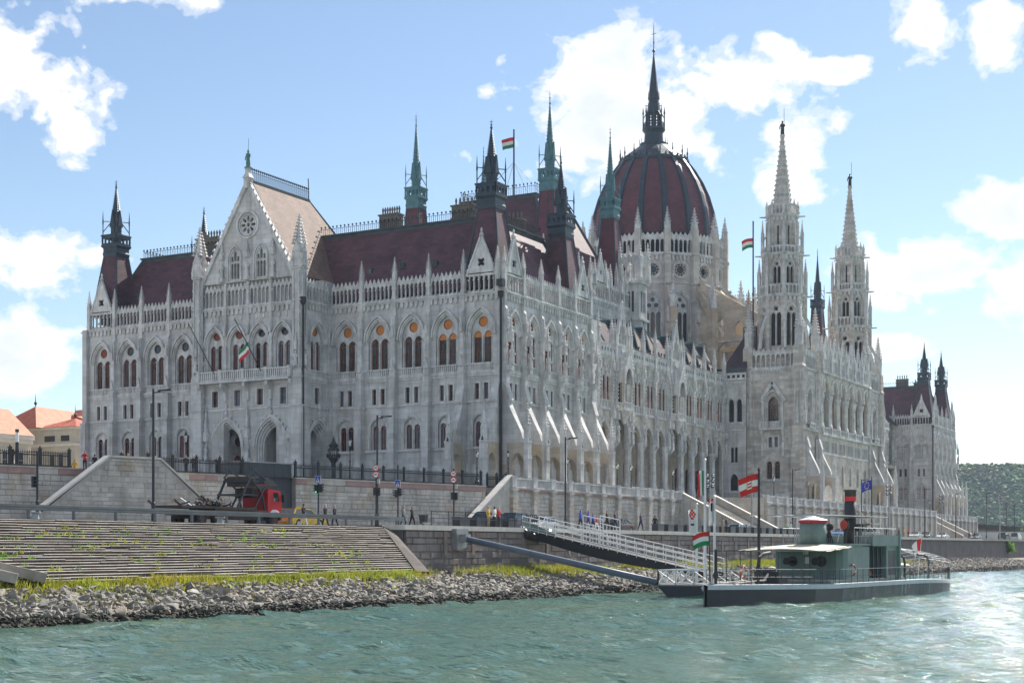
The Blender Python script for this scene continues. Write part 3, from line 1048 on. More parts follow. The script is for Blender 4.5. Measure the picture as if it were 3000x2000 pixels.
b.box(-7.2, 7.2, .5, .6, 35.3, 38.0)
part('shade_wall', MB('stone').merge(b) if False else MB('stone').box(-7.2, 7.2, .55, .8, 35.0, 38.4), (GX, GY, 0))
def portal_wall(cs, u0, u1, hw=1.75, zs=17.2, kk=.78):
    b = MB('stone', 'stone_carved')
    holes = [arch(c, GZ + .05, zs, hw + .55, kk, 8) for c in cs]
    b.panel(rect(u0, u1, GZ, 21.6), holes, 0, .5)
    b.use('stone_carved')
    for c in cs:
        o = arch(c, GZ + .05, zs, hw + .55, kk, 8)
        for j in range(3):
            i2 = arch(c, GZ + .05, zs, hw + .55 - .18 * (j + 1), kk, 8)
            b.panel(o, [i2], .25 + .3 * j, .32)
            o = i2
        hood(b, c, zs, zs, hw + .55, kk, [(.0, .16, .08), (.22, .5, .16)], 0)
        top = zs + archh(hw + 1.05, kk)
        for a in range(3, 11):
            pts = arc(c, zs, hw + 1.1, kk, 7)
            u, z = pts[a + 0]
            b.cbox(u, -.12, z - .12, z + .16, .13)
        b.ring(c, -.15, [(.12, top - .1), (.3, top + .35), (.1, top + .6), (.35, top + .9), (.1, top + 1.1), (.2, top + 1.4), (.02, top + 1.8)], 6)
        # deep vaulted porch with a doorway
        b.use('stone')
        b.box(c - hw - 1.2, c - hw, 1.1, 4.5, GZ, 22); b.box(c + hw, c + hw + 1.2, 1.1, 4.5, GZ, 22)
        b.panel(arch(c, GZ, zs, hw + .02, kk, 8), [arch(c, GZ + .3, 15.6, .8, .5, 6), circ(c, 18.2, .6, 12)], 4.3, .3)
        b.use('wood').ext(arch(c, GZ + .3, 15.6, .8, .5, 6), 4.55, 4.6)
        b.use('glass').ext(circ(c, 18.2, .6, 12), 4.55, 4.6)
        b.use('stone_carved')
    b.box(u0, u1, -.2, 0, GZ, 12.4)
    return b
part('portal_wall', portal_wall((-3.55, 3.55), -7.28, 7.28), (GX, GY, 0))
# balcony on brackets
b = baluster_run(-7.2, 7.2, 25.75, 26.95, -1.25, -1.05, 44)
b.box(-7.25, 7.25, -1.4, 0, 25.42, 25.7)
for i in range(5):
    u = -GW * 2 + GW * i
    b.cbox(u, -1.15, 25.7, 27.1, .22, .2)
    b.extx([(0, 23.0), (-.3, 23.2), (-.45, 24.3), (-1.2, 24.9), (-1.2, 25.42), (0, 25.42)], u - .18, u + .18)
part('balcony', b, (GX, GY, 0))
# statues beside the portals
m_st = MB('stone_carved').merge(statue(2.1, 'stone_carved'), (0, 0, 1.6))
m_st.cbox(0, 0, 0, 1.6, .42); m_st.merge(pinnacle(.8, 4.6, .3), (0, .1, 4.1))
for s in (-1, 1): m_st.tube([(s * .36, -.3, 1.6), (s * .36, -.3, 4.2)], .06, 5)
m_st = m_st.mesh('statue_niche')
for u in (-6.7, 0.0, 6.7):
    part('statue_niche', m_st, (GX + u, GY - .45, 14.0 if u else 14.2))
# corner turrets
def turret():
    b = MB('stone', 'stone_carved')
    b.sq(0, 0, [(.95, GZ), (.95, 22.0), (.82, 22.4), (.82, 26.2), (.62, 26.8), (.62, 39.0), (.75, 39.1), (.75, 39.3)])
    for z in (14.4, 22.0, 25.6, 30.2, 35.1): b.cbox(0, 0, z, z + .18, 1.05 if z < 22.5 else (.92 if z < 26 else .74))
    b.use('stone_carved')
    for k in range(4):
        a = k * PI / 2
        t = MB('stone_carved')
        for s in (-.42, .42):
            t.tube([(s, -.72, 26.8), (s, -.72, 38.8)], .10, 5)
        t.merge(pinnacle(.8, 2.4, .2, cn=3), (0, -.74, 29.0))
        t.merge(statue(1.9, 'stone_carved'), (0, -.85, 27.0))
        for j in range(9): t.cbox(.52, -.66, 29.5 + j, 29.75 + j, .09)
        b.merge(t, (0, 0, 0), a)
    b.merge(pinnacle(2.0, 6.8, .62, cn=8), (0, 0, 39.2))
    for sx in (-1, 1):
        for sy in (-1, 1): b.merge(pinnacle(.8, 2.2, .16, cn=3), (sx * .62, sy * .62, 39.2))
    return b
m_tur = turret().mesh('corner_turret')
part('corner_turret', m_tur, (GX - 8.0, GY, 0)); part('corner_turret', m_tur, (GX + 8.0, GY, 0))
# side wall towards the river (and its twin)
for sx, rz in ((1, WEST), (-1, -WEST)):
    loc = (GX + sx * 8.5, -2.9, 0)
    m_side = cached('gside', lambda: wall_bay(5.2, lower=False, small=1, hwbig=1.25, zbase=21.6, hwl=.44).mesh('wall_bay'))
    part('wall_bay', m_side, loc, rz)
    fill_bay(loc, rz, lower=False, small=1, round_m='blind', hwl=.44)
    part('portal_wall', cached('pside', lambda: portal_wall((.3,), -2.6, 2.9, 1.5).mesh('portal_wall')), loc, rz)
    part('gallery', cached('galside', lambda: gallery(4.6, 7, Z_GAL0, Z_GAL1, Z_CREST).mesh('gallery')), loc, rz)
# the great gable
b = MB('stone', 'stone_carved')
z0, hz, hw_ = 38.3, 50.6, 7.35
tri = [(-hw_, z0), (hw_, z0), (0, hz)]
lan = []
for c in (-2.1, 2.1):
    for s in (-.48, 0, .48):
        lan.append(arch(c + s, 38.7, 40.5, .18, .6, 4))
    lan.append(arch(c, 41.0, 41.9, .2, .8, 4)); lan.append(arch(c - .48, 40.95, 41.4, .17, .6, 3)); lan.append(arch(c + .48, 40.95, 41.4, .17, .6, 3))
petals = []
for k in range(8):
    a = k * PI / 4
    pts = [(.42, 0), (.62, -.17), (.95, -.2), (1.12, -.08), (1.16, 0), (1.12, .08), (.95, .2), (.62, .17)]
    petals.append([(p * math.cos(a) - q * math.sin(a), 45.4 + p * math.sin(a) + q * math.cos(a)) for p, q in pts])
petals.append(circ(0, 45.4, .25, 10))
b.panel(tri, lan + petals, -.1, .5, True)
b.use('stone_carved')
for c in (-2.1, 2.1):
    hood(b, c, 38.5, 41.2, .78, .9, [(0, .14, .12), (.2, .34, .2)], -.1)
cr = circ(0, 45.4, 1.55, 24); co = circ(0, 45.4, 1.8, 24)
b.band(cr + cr[:1], co + co[:1], -.32, -.1)
cr = circ(0, 45.4, 1.28, 24); co = circ(0, 45.4, 1.4, 24)
b.band(cr + cr[:1], co + co[:1], -.22, -.1)
for s in (-1, 1):
    b.bar((s * (hw_ + .25), -.1, z0 - .25), (0, -.1, hz + .25), .62, .5)
    crockets(b, (s * (hw_ + .35), -.2, z0 + .6), (s * .2, -.2, hz + .3), 15, .26)
b.sq(0, -.1, [(.42, hz - .6), (.42, hz + .6), (.55, hz + .7), (.28, hz + 1.3), (.28, hz + 1.9), (.4, hz + 2.0)])
for u in (-4.1, 0, 4.1):
    b.cbox(u, -.35, 38.4, 38.9, .3); b.merge(statue(1.9, 'stone_carved'), (u, -.4, 38.9)); b.merge(pinnacle(.5, 2.4, .26, cn=4), (u, -.35, 41.2))
gbl = part('great_gable', b, (GX, GY, 0))
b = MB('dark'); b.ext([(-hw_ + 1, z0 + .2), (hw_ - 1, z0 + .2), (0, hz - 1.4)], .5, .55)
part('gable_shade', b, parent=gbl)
b = MB('bronze_green'); b.merge(statue(2.2, 'bronze_green', True)); b.cbox(0, 0, -.2, 0, .35)
part('gable_statue', b, parent=gbl, loc=(0, -.1, hz + 2.1))
# its steep roof
b = MB('tile_pale', 'lead')
yr = 6.7
e0, e1 = GY + .4, 6.0
zr, ze = 50.9, 38.6
b.quad((GX + 7.3, e0, ze), (GX + 7.3, 2.0, ze), (GX + .25, yr, zr), (GX + .25, e0, zr))
b.quad((GX - 7.3, e0, ze), (GX - 7.3, 2.0, ze), (GX - .25, yr, zr), (GX - .25, e0, zr))
b.add([(GX + 7.3, 2.0, ze), (GX + 7.3, 14, ze), (GX + .25, yr, zr)], [(0, 1, 2)])
b.add([(GX - 7.3, 2.0, ze), (GX - 7.3, 14, ze), (GX - .25, yr, zr)], [(0, 1, 2)])
b.add([(GX + 7.3, 14, ze), (GX - 7.3, 14, ze), (GX, yr, zr)], [(0, 1, 2)])
b.use('lead'); b.box(GX - .35, GX + .35, e0, yr, zr - .1, zr + .2)
b.bar((GX + 7.3, 14, ze), (GX + .1, yr, zr), .3); b.bar((GX + .1, yr, zr), (GX, yr, zr + 3.1), .1)
gr = part('gable_roof', b)
part('roof_cresting', crest_rail([(GX, e0 + .3), (GX, yr)], zr + .2, 1.7, .42), parent=gr)
# angled flag poles on the balcony
for i, u in enumerate((-4.6, 2.9)):
    b = MB('iron'); b.tube([(GX + u, GY - 1.2, 26.6), (GX + u - 2.4, GY - 3.4, 33.0)], .06, 5)
    part('flag_pole', b)

# ---------------------------------------------------------------- river arcade wing (between end block and centre)
AX = -8.0
def arcade_bay(w, kind):
    b = MB('stone_warm', 'stone_carved')
    hwa = w / 2 - .55
    zs = 20.9
    big = arch(0, 12.6, zs, hwa, .68, 7)
    if kind == 'balcony':
        holes = [big, arch(0, 26.6, 30.2, .8, .8, 5)]
    else:
        sp = [-1.35, 0, 1.35] if w < 6 else [-1.6, 0, 1.6]
        holes = [big] + [arch(s, 26.6, 29.6, .50, .85, 5) for s in sp]
    b.panel(rect(-w / 2, w / 2, GZ, 35.0), holes, 0, .5)
    b.use('stone_carved')
    hood(b, 0, 12.6, zs, hwa, .68, [(0, .16, .06), (.16, .36, .16)], 0)
    for s in (-1,):      # column with capital (the next bay brings the other)
        b.ring(s * w / 2, .3, [(.85, 12.5), (.85, 13.6), (.72, 14.3), (.62, 14.6), (.58, 19.4), (.78, 20.3), (.8, 20.9)], 12)
    if kind != 'balcony':
        for s in sp:
            hood(b, s, 29.4, 29.6, .50, .85, [(0, .10, .08), (.12, .2, .14)], 0)
            b.ring(s, -.12, [(.1, 30.75), (.2, 31.0), (.06, 31.2), (.15, 31.5), (.02, 32.0)], 5)
        for s in [x + .675 for x in sp[:-1]] + [sp[0] - .66, sp[-1] + .66]:
            b.ring(s, -.06, [(.14, 26.6), (.09, 26.8), (.09, 29.3), (.16, 29.6)], 6)
            b.merge(statue(1.3, 'stone_carved'), (s, -.14, 30.3)); b.cbox(s, -.1, 30.05, 30.3, .14)
        b.merge(pinnacle(.3, 1.5, .16, cn=3), (0, -.15, 31.6))
    else:
        # projecting oriel balcony with a gabled canopy
        b.box(-1.7, 1.7, -1.5, 0, 25.2, 25.5)
        b.merge(baluster_run(-1.6, 1.6, 25.5, 26.5, -1.5, -1.3, 8))
        b.ring(0, -.7, [(.2, 23.2), (.5, 23.8), (.9, 24.6), (1.3, 25.2)], 8)
        for s in (-1, 1):
            b.tube([(s * 1.35, -1.35, 26.4), (s * 1.35, -1.35, 30.6)], .12, 6)
            b.extx([(-1.5, 29.4), (0, 29.4), (0, 31.6), (-1.5, 31.6)], s * 1.38 - .1, s * 1.38 + .1)
        b.panel([(-1.5, 29.2), (1.5, 29.2), (1.5, 31.4), (0, 34.0), (-1.5, 31.4)], [arch(0, 29.2, 29.9, 1.2, .8, 6)], -1.6, .22, True)
        b.add([(-1.6, -1.6, 31.3), (0, -1.6, 34.1), (0, 0, 34.1), (-1.6, 0, 31.3)], [(0, 1, 2, 3)])
        b.add([(1.6, -1.6, 31.3), (0, -1.6, 34.1), (0, 0, 34.1), (1.6, 0, 31.3)], [(0, 1, 2, 3)])
        crockets(b, (-1.6, -1.6, 31.4), (0, -1.6, 34.1), 5, .14); crockets(b, (1.6, -1.6, 31.4), (0, -1.6, 34.1), 5, .14)
        b.ring(0, -1.5, [(.1, 34.0), (.2, 34.4), (.05, 34.7), (.02, 35.0)], 5)
    b.box(-w / 2, w / 2, -.25, 0, 25.1, 25.5)
    for i in range(5):
        u = -w / 2 + w * (i + .5) / 5
        b.cbox(u, -.08, 25.5, 26.5, .12, .06)
    b.box(-w / 2, w / 2, -.16, 0, 26.4, 26.58)
    corbels(b, -w / 2, w / 2, 32.55, 33.2, 0, .2, .4)
    # pierced parapet
    n = 5
    b.panel(rect(-w / 2, w / 2, 33.4, 34.9), [foil(-w / 2 + w * (i + .5) / n, 34.1, .34) for i in range(n)], -.28, .2, True)
    b.box(-w / 2, w / 2, -.36, .1, 34.85, 35.02); b.box(-w / 2, w / 2, -.34, 0, 33.2, 33.42)
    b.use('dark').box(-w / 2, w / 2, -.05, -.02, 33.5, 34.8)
    return b
m_ab, m_abal = arcade_bay(4.8, 'n').mesh('arcade_bay'), arcade_bay(6.8, 'balcony').mesh('arcade_bay')
def arc_pier():
    b = MB('stone', 'stone_carved')
    b.extx([(0, 19.9), (-.45, 20.5), (-.45, 25.2), (0, 25.2)], -.36, .36)
    b.box(-.32, .32, -.42, 0, 25.2, 35.2)
    b.extx([(0, 19.6), (-.75, 20.4), (-.75, 20.62), (0, 20.62)], -.4, .4)
    b.use('stone_carved')
    b.box(-.3, .3, -.75, -.3, 20.6, 21.2)
    b.merge(statue(2.1, 'stone_carved'), (0, -.6, 21.2))
    b.merge(pinnacle(.5, 2.2, .25, cn=3), (0, -.6, 23.8))
    b.merge(pinnacle(.6, 2.4, .2, cn=3), (0, -.55, 31.0))
    for j in range(7): b.cbox(0, -.55, 27 + j * .55, 27.2 + j * .55, .14, .1)
    return b
m_ap = arc_pier().mesh('pier')
M_PIN2 = pinnacle(1.6, 4.4, .3).mesh('pinnacle')
def wing_gable():
    """tall narrow stone gable with blind lancets over the parapet"""
    b = MB('stone_carved')
    hw, z0, z1 = 1.9, 35.0, 41.4
    tri = [(-hw, z0), (hw, z0), (hw, z0 + .6), (0, z1), (-hw, z0 + .6)]
    holes = [arch(u, z0 + .4, z0 + h, .2, .8, 4) for u, h in ((-1.1, 1.6), (-.55, 2.9), (0, 3.9), (.55, 2.9), (1.1, 1.6))]
    b.panel(tri, holes, -.4, .5, True)
    for s in (-1, 1):
        b.bar((s * (hw + .1), -.3, z0 + .4), (0, -.3, z1 + .15), .34, .3)
        crockets(b, (s * (hw + .1), -.3, z0 + .8), (0, -.3, z1 + .2), 9, .16)
        b.merge(pinnacle(1.5, 4.0, .28), (s * 2.4, -.25, z0))
    b.ring(0, -.3, [(.12, z1), (.26, z1 + .3), (.06, z1 + .6), (.02, z1 + .9)], 6)
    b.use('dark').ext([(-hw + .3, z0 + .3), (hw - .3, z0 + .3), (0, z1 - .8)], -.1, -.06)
    return b
m_wg = wing_gable().mesh('wing_gable')
def wing_dormer():
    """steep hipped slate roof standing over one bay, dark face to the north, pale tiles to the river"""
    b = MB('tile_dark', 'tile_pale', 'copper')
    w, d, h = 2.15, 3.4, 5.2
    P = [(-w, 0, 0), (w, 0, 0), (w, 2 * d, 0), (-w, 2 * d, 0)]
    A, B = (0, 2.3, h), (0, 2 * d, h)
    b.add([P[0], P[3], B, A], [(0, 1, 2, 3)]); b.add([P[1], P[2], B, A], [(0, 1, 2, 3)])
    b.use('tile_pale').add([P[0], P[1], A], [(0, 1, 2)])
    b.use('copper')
    for a_, c_ in ((P[0], A), (P[1], A), (A, B)): b.bar(a_, c_, .18)
    b.ring(A[0], A[1], [(.12, A[2]), (.05, A[2] + .5), (.12, A[2] + .6), (.02, A[2] + 1.1)], 5)
    return b
m_wd = wing_dormer().mesh('dormer_roof')
ARC = [(40.4, 0), (45.2, 0), (51.0, 1), (56.8, 0), (61.6, 0), (66.4, 0), (72.2, 1), (78.0, 0), (82.8, 0), (87.6, 0), (92.4, 0)]
def arcade_wing(flip=False):
    for (y, bal) in ARC:
        yy = 246 - y if flip else y
        loc = (AX, yy, 0)
        w = 6.8 if bal else 4.8
        part('arcade_bay', m_abal if bal else m_ab, loc, WEST)
        if not bal:
            sp = (-1.35, 0, 1.35)
            for s in sp:
                put_lancet(loc, WEST, s, .50, 26.6, 29.6, .85, .12, 'glass', 'low' if RW.random() < .6 else None)
        else:
            put_lancet(loc, WEST, 0, .8, 26.6, 30.2, .8, .35, 'glass')
        for s in (-1, 1):
            if s < 0 or y > 92:
                p = at(loc, WEST, s * w / 2)
                part('pier', m_ap, p, WEST); part('pinnacle', M_PIN2, (p[0] + .2, p[1], 35.0))
        if bal:
            part('wing_gable', m_wg, loc, WEST)
            for s in (-1, 1):
                part('pier', m_ap, at(loc, WEST, s * 1.9), WEST)
        else:
            part('dormer_roof', m_wd, (AX - .6, yy, 35.0), WEST)
    # gallery interior behind the arches
    y0, y1 = (26, 95) if not flip else (151, 220)
    b = MB('stone_old')
    b.box(AX - 4.2, AX - 4.0, y0, y1, GZ, 25)
    b.box(AX - 4.0, AX - .3, y0, y1, 24.2, 25)
    b.box(AX - 4.0, AX + .9, y0, y1, GZ, 12.6)
    part('gallery_wall', b)
    for yy in ([y for y, q in ARC] if not flip else [246 - y for y, q in ARC]):
        put_lancet((AX - 4.0, yy, 0), WEST, 0, .7, 13.4, 17.5, .5, -.12, 'glass')
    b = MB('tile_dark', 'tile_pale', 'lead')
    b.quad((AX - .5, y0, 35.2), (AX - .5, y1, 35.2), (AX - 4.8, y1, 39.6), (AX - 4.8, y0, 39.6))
    b.use('lead').box(AX - 9, AX - 4.7, y0, y1, 39.4, 39.7)
    r_ = part('wing_roof', b)
    part('roof_cresting', crest_rail([(AX - 4.8, y0), (AX - 4.8, y1)], 39.7, .7, .9, 'copper'), parent=r_)
arcade_wing(); arcade_wing(True)
b = MB('iron')       # flower-work railing on the parapet
for i in range(34):
    y = 54.8 + i * 1.12
    b.ring(AX - .05, y, [(.04, 35.0), (.04, 35.5), (.16, 35.7), (.03, 35.95)], 5)
    b.bar((AX - .05, y, 35.25), (AX - .05, y + 1.1, 35.25), .05)
part('parapet_railing', b)

# ---------------------------------------------------------------- session hall behind the wing (tall roof, four copper spires)
def hall_bay(w):
    b = MB('stone', 'stone_carved')
    b.panel(rect(-w / 2, w / 2, 38, 45.0), [arch(s, 40.4, 42.8, .34, .7, 4) for s in (-1.2, 0, 1.2)], 0, .4)
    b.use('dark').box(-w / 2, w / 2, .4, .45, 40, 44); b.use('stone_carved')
    b.box(-w / 2, w / 2, -.3, 0, 44.6, 45.0)
    corbels(b, -w / 2, w / 2, 44.0, 44.65, 0, .2, .5)
    b.merge(gallery(w - .5, 6, 45.1, 47.3, 48.1))
    return b
m_hb = hall_bay(5.6).mesh('hall_bay')
m_hg = gablet(3.2, z0=48.0, h=4.2, foilr=.4).mesh('gablet')
def hall(y0, y1):
    xe, xw = -49.5, -17.7
    ym = (y0 + y1) / 2
    b = MB('stone'); b.box(xe, xw - .1, y0 + .1, y1 - .1, 30, 45.0); part('hall_body', b)
    n = 5
    w = (y1 - y0) / n
    for i in range(n):
        y = y0 + w * (i + .5)
        part('hall_bay', m_hb, (xw, y, 0), WEST, (w / 5.6, 1, 1))
        if i % 2 == 0: part('gablet', m_hg, (xw, y, 0), WEST)
    for i in range(n + 1):
        part('pinnacle', M_PIN, (xw + .1, y0 + w * i, 45.0)); 
        part('pinnacle', M_PIN2, (xw + .1, y0 + w * (i + .5) - w * .36, 47.0)); part('pinnacle', M_PIN2, (xw + .1, y0 + w * (i + .5) + w * .36, 47.0)) if i < n else None
    for i in range(6):
        x = xe + (xw - xe) * (i + .5) / 6
        part('hall_bay', m_hb, (x, y0, 0), 0, ((xw - xe) / 6 / 5.6, 1, 1))
        part('pinnacle', M_PIN, (x + 2.6, y0, 45.0)); part('gablet', m_hg, (x, y0, 0), 0)
    rf = part('hall_roof', mansard(xe + 1.5, xw - 1.2, y0 + 1.2, y1 - 1.2, 45.2, 62.0, 7.6, 'tile_roof'))
    ci = 8.9
    part('roof_cresting', crest_rail([(xe + ci, y0 + ci), (xw - ci, y0 + ci), (xw - ci, y1 - ci), (xe + ci, y1 - ci), (xe + ci, y0 + ci)], 62.1, 1.9, .7), parent=rf)
    for sx in (-21.1, -46.1):
        for sy in (ym - 11.2, ym + 11.2):
            put_spire(SP_HALL if y0 < 100 else SP_HALL2, sx, sy)
            # clustered stone pinnacles round the tower foot
            for dx in (-2.2, 2.2):
                for dy in (-2.2, 2.2):
                    part('pinnacle', M_PIN, (sx + dx, sy + dy, 47.0))
            for k in range(4):
                part('gablet', m_hg, at((sx, sy, 0), k * PI / 2, 0, 2.1), k * PI / 2)
            b = MB('stone'); b.cbox(0, 0, 40, 48.0, 2.3); part('tower_base', cached('tb', lambda: b.mesh('tower_base')), (sx, sy, 0))
hall(49.5, 79.0); hall(167.0, 196.5)
# bright corner tower of the hall facing the dome
b = MB('stone', 'stone_carved')
for ys in (79.0,):
    b.box(-19.2, -15.8, ys - 3.4, ys, 30, 49.5)
    b.use('stone_carved').box(-19.5, -15.5, ys - 3.7, ys + .3, 43.0, 43.4)
    b.box(-19.5, -15.5, ys - 3.7, ys + .3, 49.3, 49.7)
    for k in range(3):
        b.use('dark').ext([(0, 0), (0, 0.01), (0.01, 0)], 0, .01); b.use('stone_carved')
    t = gallery(3.0, 3, 49.7, 53.0, 54.4); b.merge(t, (-17.5, ys - 3.5, 0)); b.merge(t, (-15.7, ys - 1.7, 0), WEST)
    for dx, dy in ((-19.3, -3.5), (-15.7, -3.5), (-15.7, .1), (-19.3, .1)):
        b.merge(pinnacle(3.4, 7.0, .4), (dx, ys + dy, 49.7))
    for k in range(3): b.use('dark').box(-15.84, -15.785, ys - 2.6 + k * .75, ys - 2.25 + k * .75, 44.5, 48); b.use('dark').box(-18.6 + k * .75, -18.25 + k * .75, ys - 3.415, ys - 3.37, 44.5, 48)
part('hall_turret', b)
# flag staff on the north hall
b = MB('iron', 'iron')
b.tube([(GX, 64, 62), (GX, 64, 74.6)], .16, 6)
for dx, dy in ((-4, -4), (4, -4), (4, 4), (-4, 4)): b.tube([(GX, 64, 69), (GX + dx, 64 + dy, 62.2)], .03, 4)
part('flag_pole', b)

# ---------------------------------------------------------------- dome
DX, DY = -33.6, 123.0
NS = 16
def ang(k): return R(11.25 + 22.5 * k)
def dome_profile():
    return [(12.75, 63.0), (12.75, 66.0), (12.5, 69.0), (12.0, 72.0), (11.1, 75.0), (9.9, 77.7), (8.4, 80.2), (6.9, 82.2)]
def facet_loft(prof, n, m, off=0.0):
    b = MB(m)
    vs = []
    for r, z in prof:
        for k in range(n):
            vs.append((r * math.cos(ang(k)), r * math.sin(ang(k)), z))
    for j in range(len(prof) - 1):
        for k in range(n):
            k2 = (k + 1) % n
            b.add([vs[j * n + k], vs[j * n + k2], vs[(j + 1) * n + k2], vs[(j + 1) * n + k]], [(0, 1, 2, 3)])
    return b
dm = part('dome', facet_loft(dome_profile(), NS, 'dome_tile'), (DX, DY, 0))
# ribs, each a part
for k in range(NS):
    b = MB('lead_dark')
    pr = dome_profile()
    for (r0, z0), (r1, z1) in zip(pr[:-1], pr[1:]):
        a = ang(k)
        t = Vector((-math.sin(a), math.cos(a), 0))
        for w0, o0, w1, o1 in ((.62, .18, .62, .18),):
            p0, p1 = Vector((r0 * math.cos(a), r0 * math.sin(a), z0)), Vector((r1 * math.cos(a), r1 * math.sin(a), z1))
            e = Vector((math.cos(a), math.sin(a), 0))
            f0, f1 = .35 + .65 * r0 / 12.75, .35 + .65 * r1 / 12.75
            q = [p0 - t * .68 * f0 - e * .2, p0 - t * .5 * f0 + e * .38, p0 + t * .5 * f0 + e * .38, p0 + t * .68 * f0 - e * .2,
                 p1 - t * .68 * f1 - e * .2, p1 - t * .5 * f1 + e * .38, p1 + t * .5 * f1 + e * .38, p1 + t * .68 * f1 - e * .2]
            b.add(q, [(0, 1, 5, 4), (1, 2, 6, 5), (2, 3, 7, 6)])
    part('rib', b, parent=dm)
# lead crown, lantern and needle
b = MB('lead_dark')
b.ring(0, 0, [(7.0, 81.9), (7.25, 82.2), (7.25, 82.7), (6.8, 82.9), (5.4, 84.2), (4.0, 85.2), (3.0, 85.9), (2.9, 86.4), (2.0, 86.6), (1.85, 88.6), (2.35, 89.2), (2.35, 89.5), (1.6, 89.5)], 16, R(11.25))
for k in range(NS):
    a = ang(k)
    x, y = 6.9 * math.cos(a), 6.9 * math.sin(a)
    b.ring(x, y, [(.16, 82.5), (.12, 83.6), (.2, 83.8), (.05, 84.6), (.1, 84.7), (.02, 85.3)], 6)
    b.bar((x * .98, y * .98, 83.0), (x * .62, y * .62, 84.6), .34)
    x, y = 2.9 * math.cos(a), 2.9 * math.sin(a)
    b.ring(x, y, [(.06, 86.2), (.05, 87.1), (.02, 87.4)], 4)
    k2 = ang(k + 1)
    mx_, my_ = 6.75 * math.cos((a + k2) / 2), 6.75 * math.sin((a + k2) / 2)
    b.ring(mx_, my_, [(.5, 82.6), (.3, 83.0), (.02, 83.6)], 4, a)
part('dome_crown', b, parent=dm)
b = MB('lead_dark')
for k in range(8):
    a = R(22.5 + 45 * k)
    x, y = 2.15 * math.cos(a), 2.15 * math.sin(a)
    b.ring(x, y, [(.13, 89.4), (.12, 92.4), (.2, 92.6), (.02, 93.9)], 6)
    b.bar((x, y, 91.6), (x * .5, y * .5, 93.4), .14)
    x2, y2 = 2.15 * math.cos(a + PI / 4), 2.15 * math.sin(a + PI / 4)
    for zz in (89.7, 90.6): b.bar((x, y, zz), (x2, y2, zz), .12)
    for j in range(1, 4): b.bar((x + (x2 - x) * j / 4, y + (y2 - y) * j / 4, 89.6), (x + (x2 - x) * j / 4, y + (y2 - y) * j / 4, 90.6), .09)
    xi, yi = 1.25 * math.cos(a), 1.25 * math.sin(a)
    b.ring(xi, yi, [(.22, 89.4), (.2, 92.8)], 5)
    xi2, yi2 = 1.25 * math.cos(a + PI / 4), 1.25 * math.sin(a + PI / 4)
    for zz in (91.0, 92.2, 92.8): b.bar((xi, yi, zz), (xi2, yi2, zz), .22)
b.ring(0, 0, [(.55, 89.4), (.55, 92.6)], 8)
b.ring(0, 0, [(1.45, 92.6), (1.35, 93.2), (1.0, 95.4), (1.12, 95.6), (1.0, 96.2), (.14, 104.3), (.12, 105.0), (.36, 105.4), (.1, 105.8), (.07, 110.0), (.02, 111.3)], 8, PI / 8)
for k in range(8):
    a = R(22.5 + 45 * k)
    crockets(b, (1.0 * math.cos(a), 1.0 * math.sin(a), 96.2), (.15 * math.cos(a), .15 * math.sin(a), 104.2), 18, .14)
    b.ring(1.1 * math.cos(a), 1.1 * math.sin(a), [(.08, 95.4), (.06, 96.6), (.02, 97.2)], 4)
    b.bar((1.1 * math.cos(a), 1.1 * math.sin(a), 94.2), (1.7 * math.cos(a), 1.7 * math.sin(a), 94.3), .12)
b.bar((-.5, 0, 108.8), (.5, 0, 108.9), .08); b.cbox(0, 0, 107, 107.2, .14)
part('dome_lantern', b, parent=dm)
# drum
RD = 14.0
side = 2 * RD * math.tan(PI / NS)
def drum_face():
    w = side
    b = MB('stone_drum', 'stone_carved')
    holes = [foil(0, 58.4, 1.15, 10, .30, 4, 0)]
    big = arch(0, 44.5, 51.3, 1.65, .85, 6)
    holes.append(big)
    b.panel(rect(-w / 2, w / 2, 38, 61.5), holes, 0, .5)
    b.use('stone_carved')
    cr, co = circ(0, 58.4, 1.45, 20), circ(0, 58.4, 1.75, 20)
    b.band(cr + cr[:1], co + co[:1], -.2, 0)
    hood(b, 0, 44.5, 51.3, 1.65, .85, [(0, .2, .08), (.25, .5, .2)], 0)
    lan = [arch(s, 44.5, 49.6, .42, .8, 5) for s in (-1.08, 0, 1.08)] + [circ(-.68, 51.5, .45, 12), circ(.68, 51.5, .45, 12), circ(0, 52.6, .42, 12)]
    b.panel(big, lan, .3, .3)
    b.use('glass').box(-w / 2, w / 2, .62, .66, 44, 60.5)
    b.use('stone_carved')
    b.box(-w / 2, w / 2, -.25, 0, 55.7, 56.0)
    corbels(b, -w / 2, w / 2, 60.2, 61.3, 0, .35, .7)
    b.box(-w / 2, w / 2, -.5, .4, 61.25, 61.5)
    return b
m_df = drum_face().mesh('drum_face')
m_dg = gallery(side - .9, 5, 61.7, 64.3, 65.7, -.3, .1).mesh('gallery')
m_dp = MB('stone_drum', 'stone_carved')
m_dp.box(-.6, .6, -.9, .6, 56, 66.2); m_dp.extx([(0, 38), (-2.0, 38), (-2.0, 46.5), (-1.4, 48.0), (-1.4, 55.0), (-.7, 56.6), (0, 56.6)], -.62, .62)
m_dp.box(-.75, .75, -1.1, .6, 61.2, 61.6); m_dp.box(-.75, .75, -1.6, .6, 55.4, 55.7)
m_dp.use('stone_carved').merge(pinnacle(.6, 4.6, .52), (0, -.25, 66.0))
m_dp.merge(pinnacle(1.8, 5.4, .42), (0, -1.6, 48.0))
m_dp = m_dp.mesh('drum_pier')
inner = part('drum_core', facet_loft([(12.9, 40), (12.9, 66)], NS, 'dark'), (DX, DY, 0))
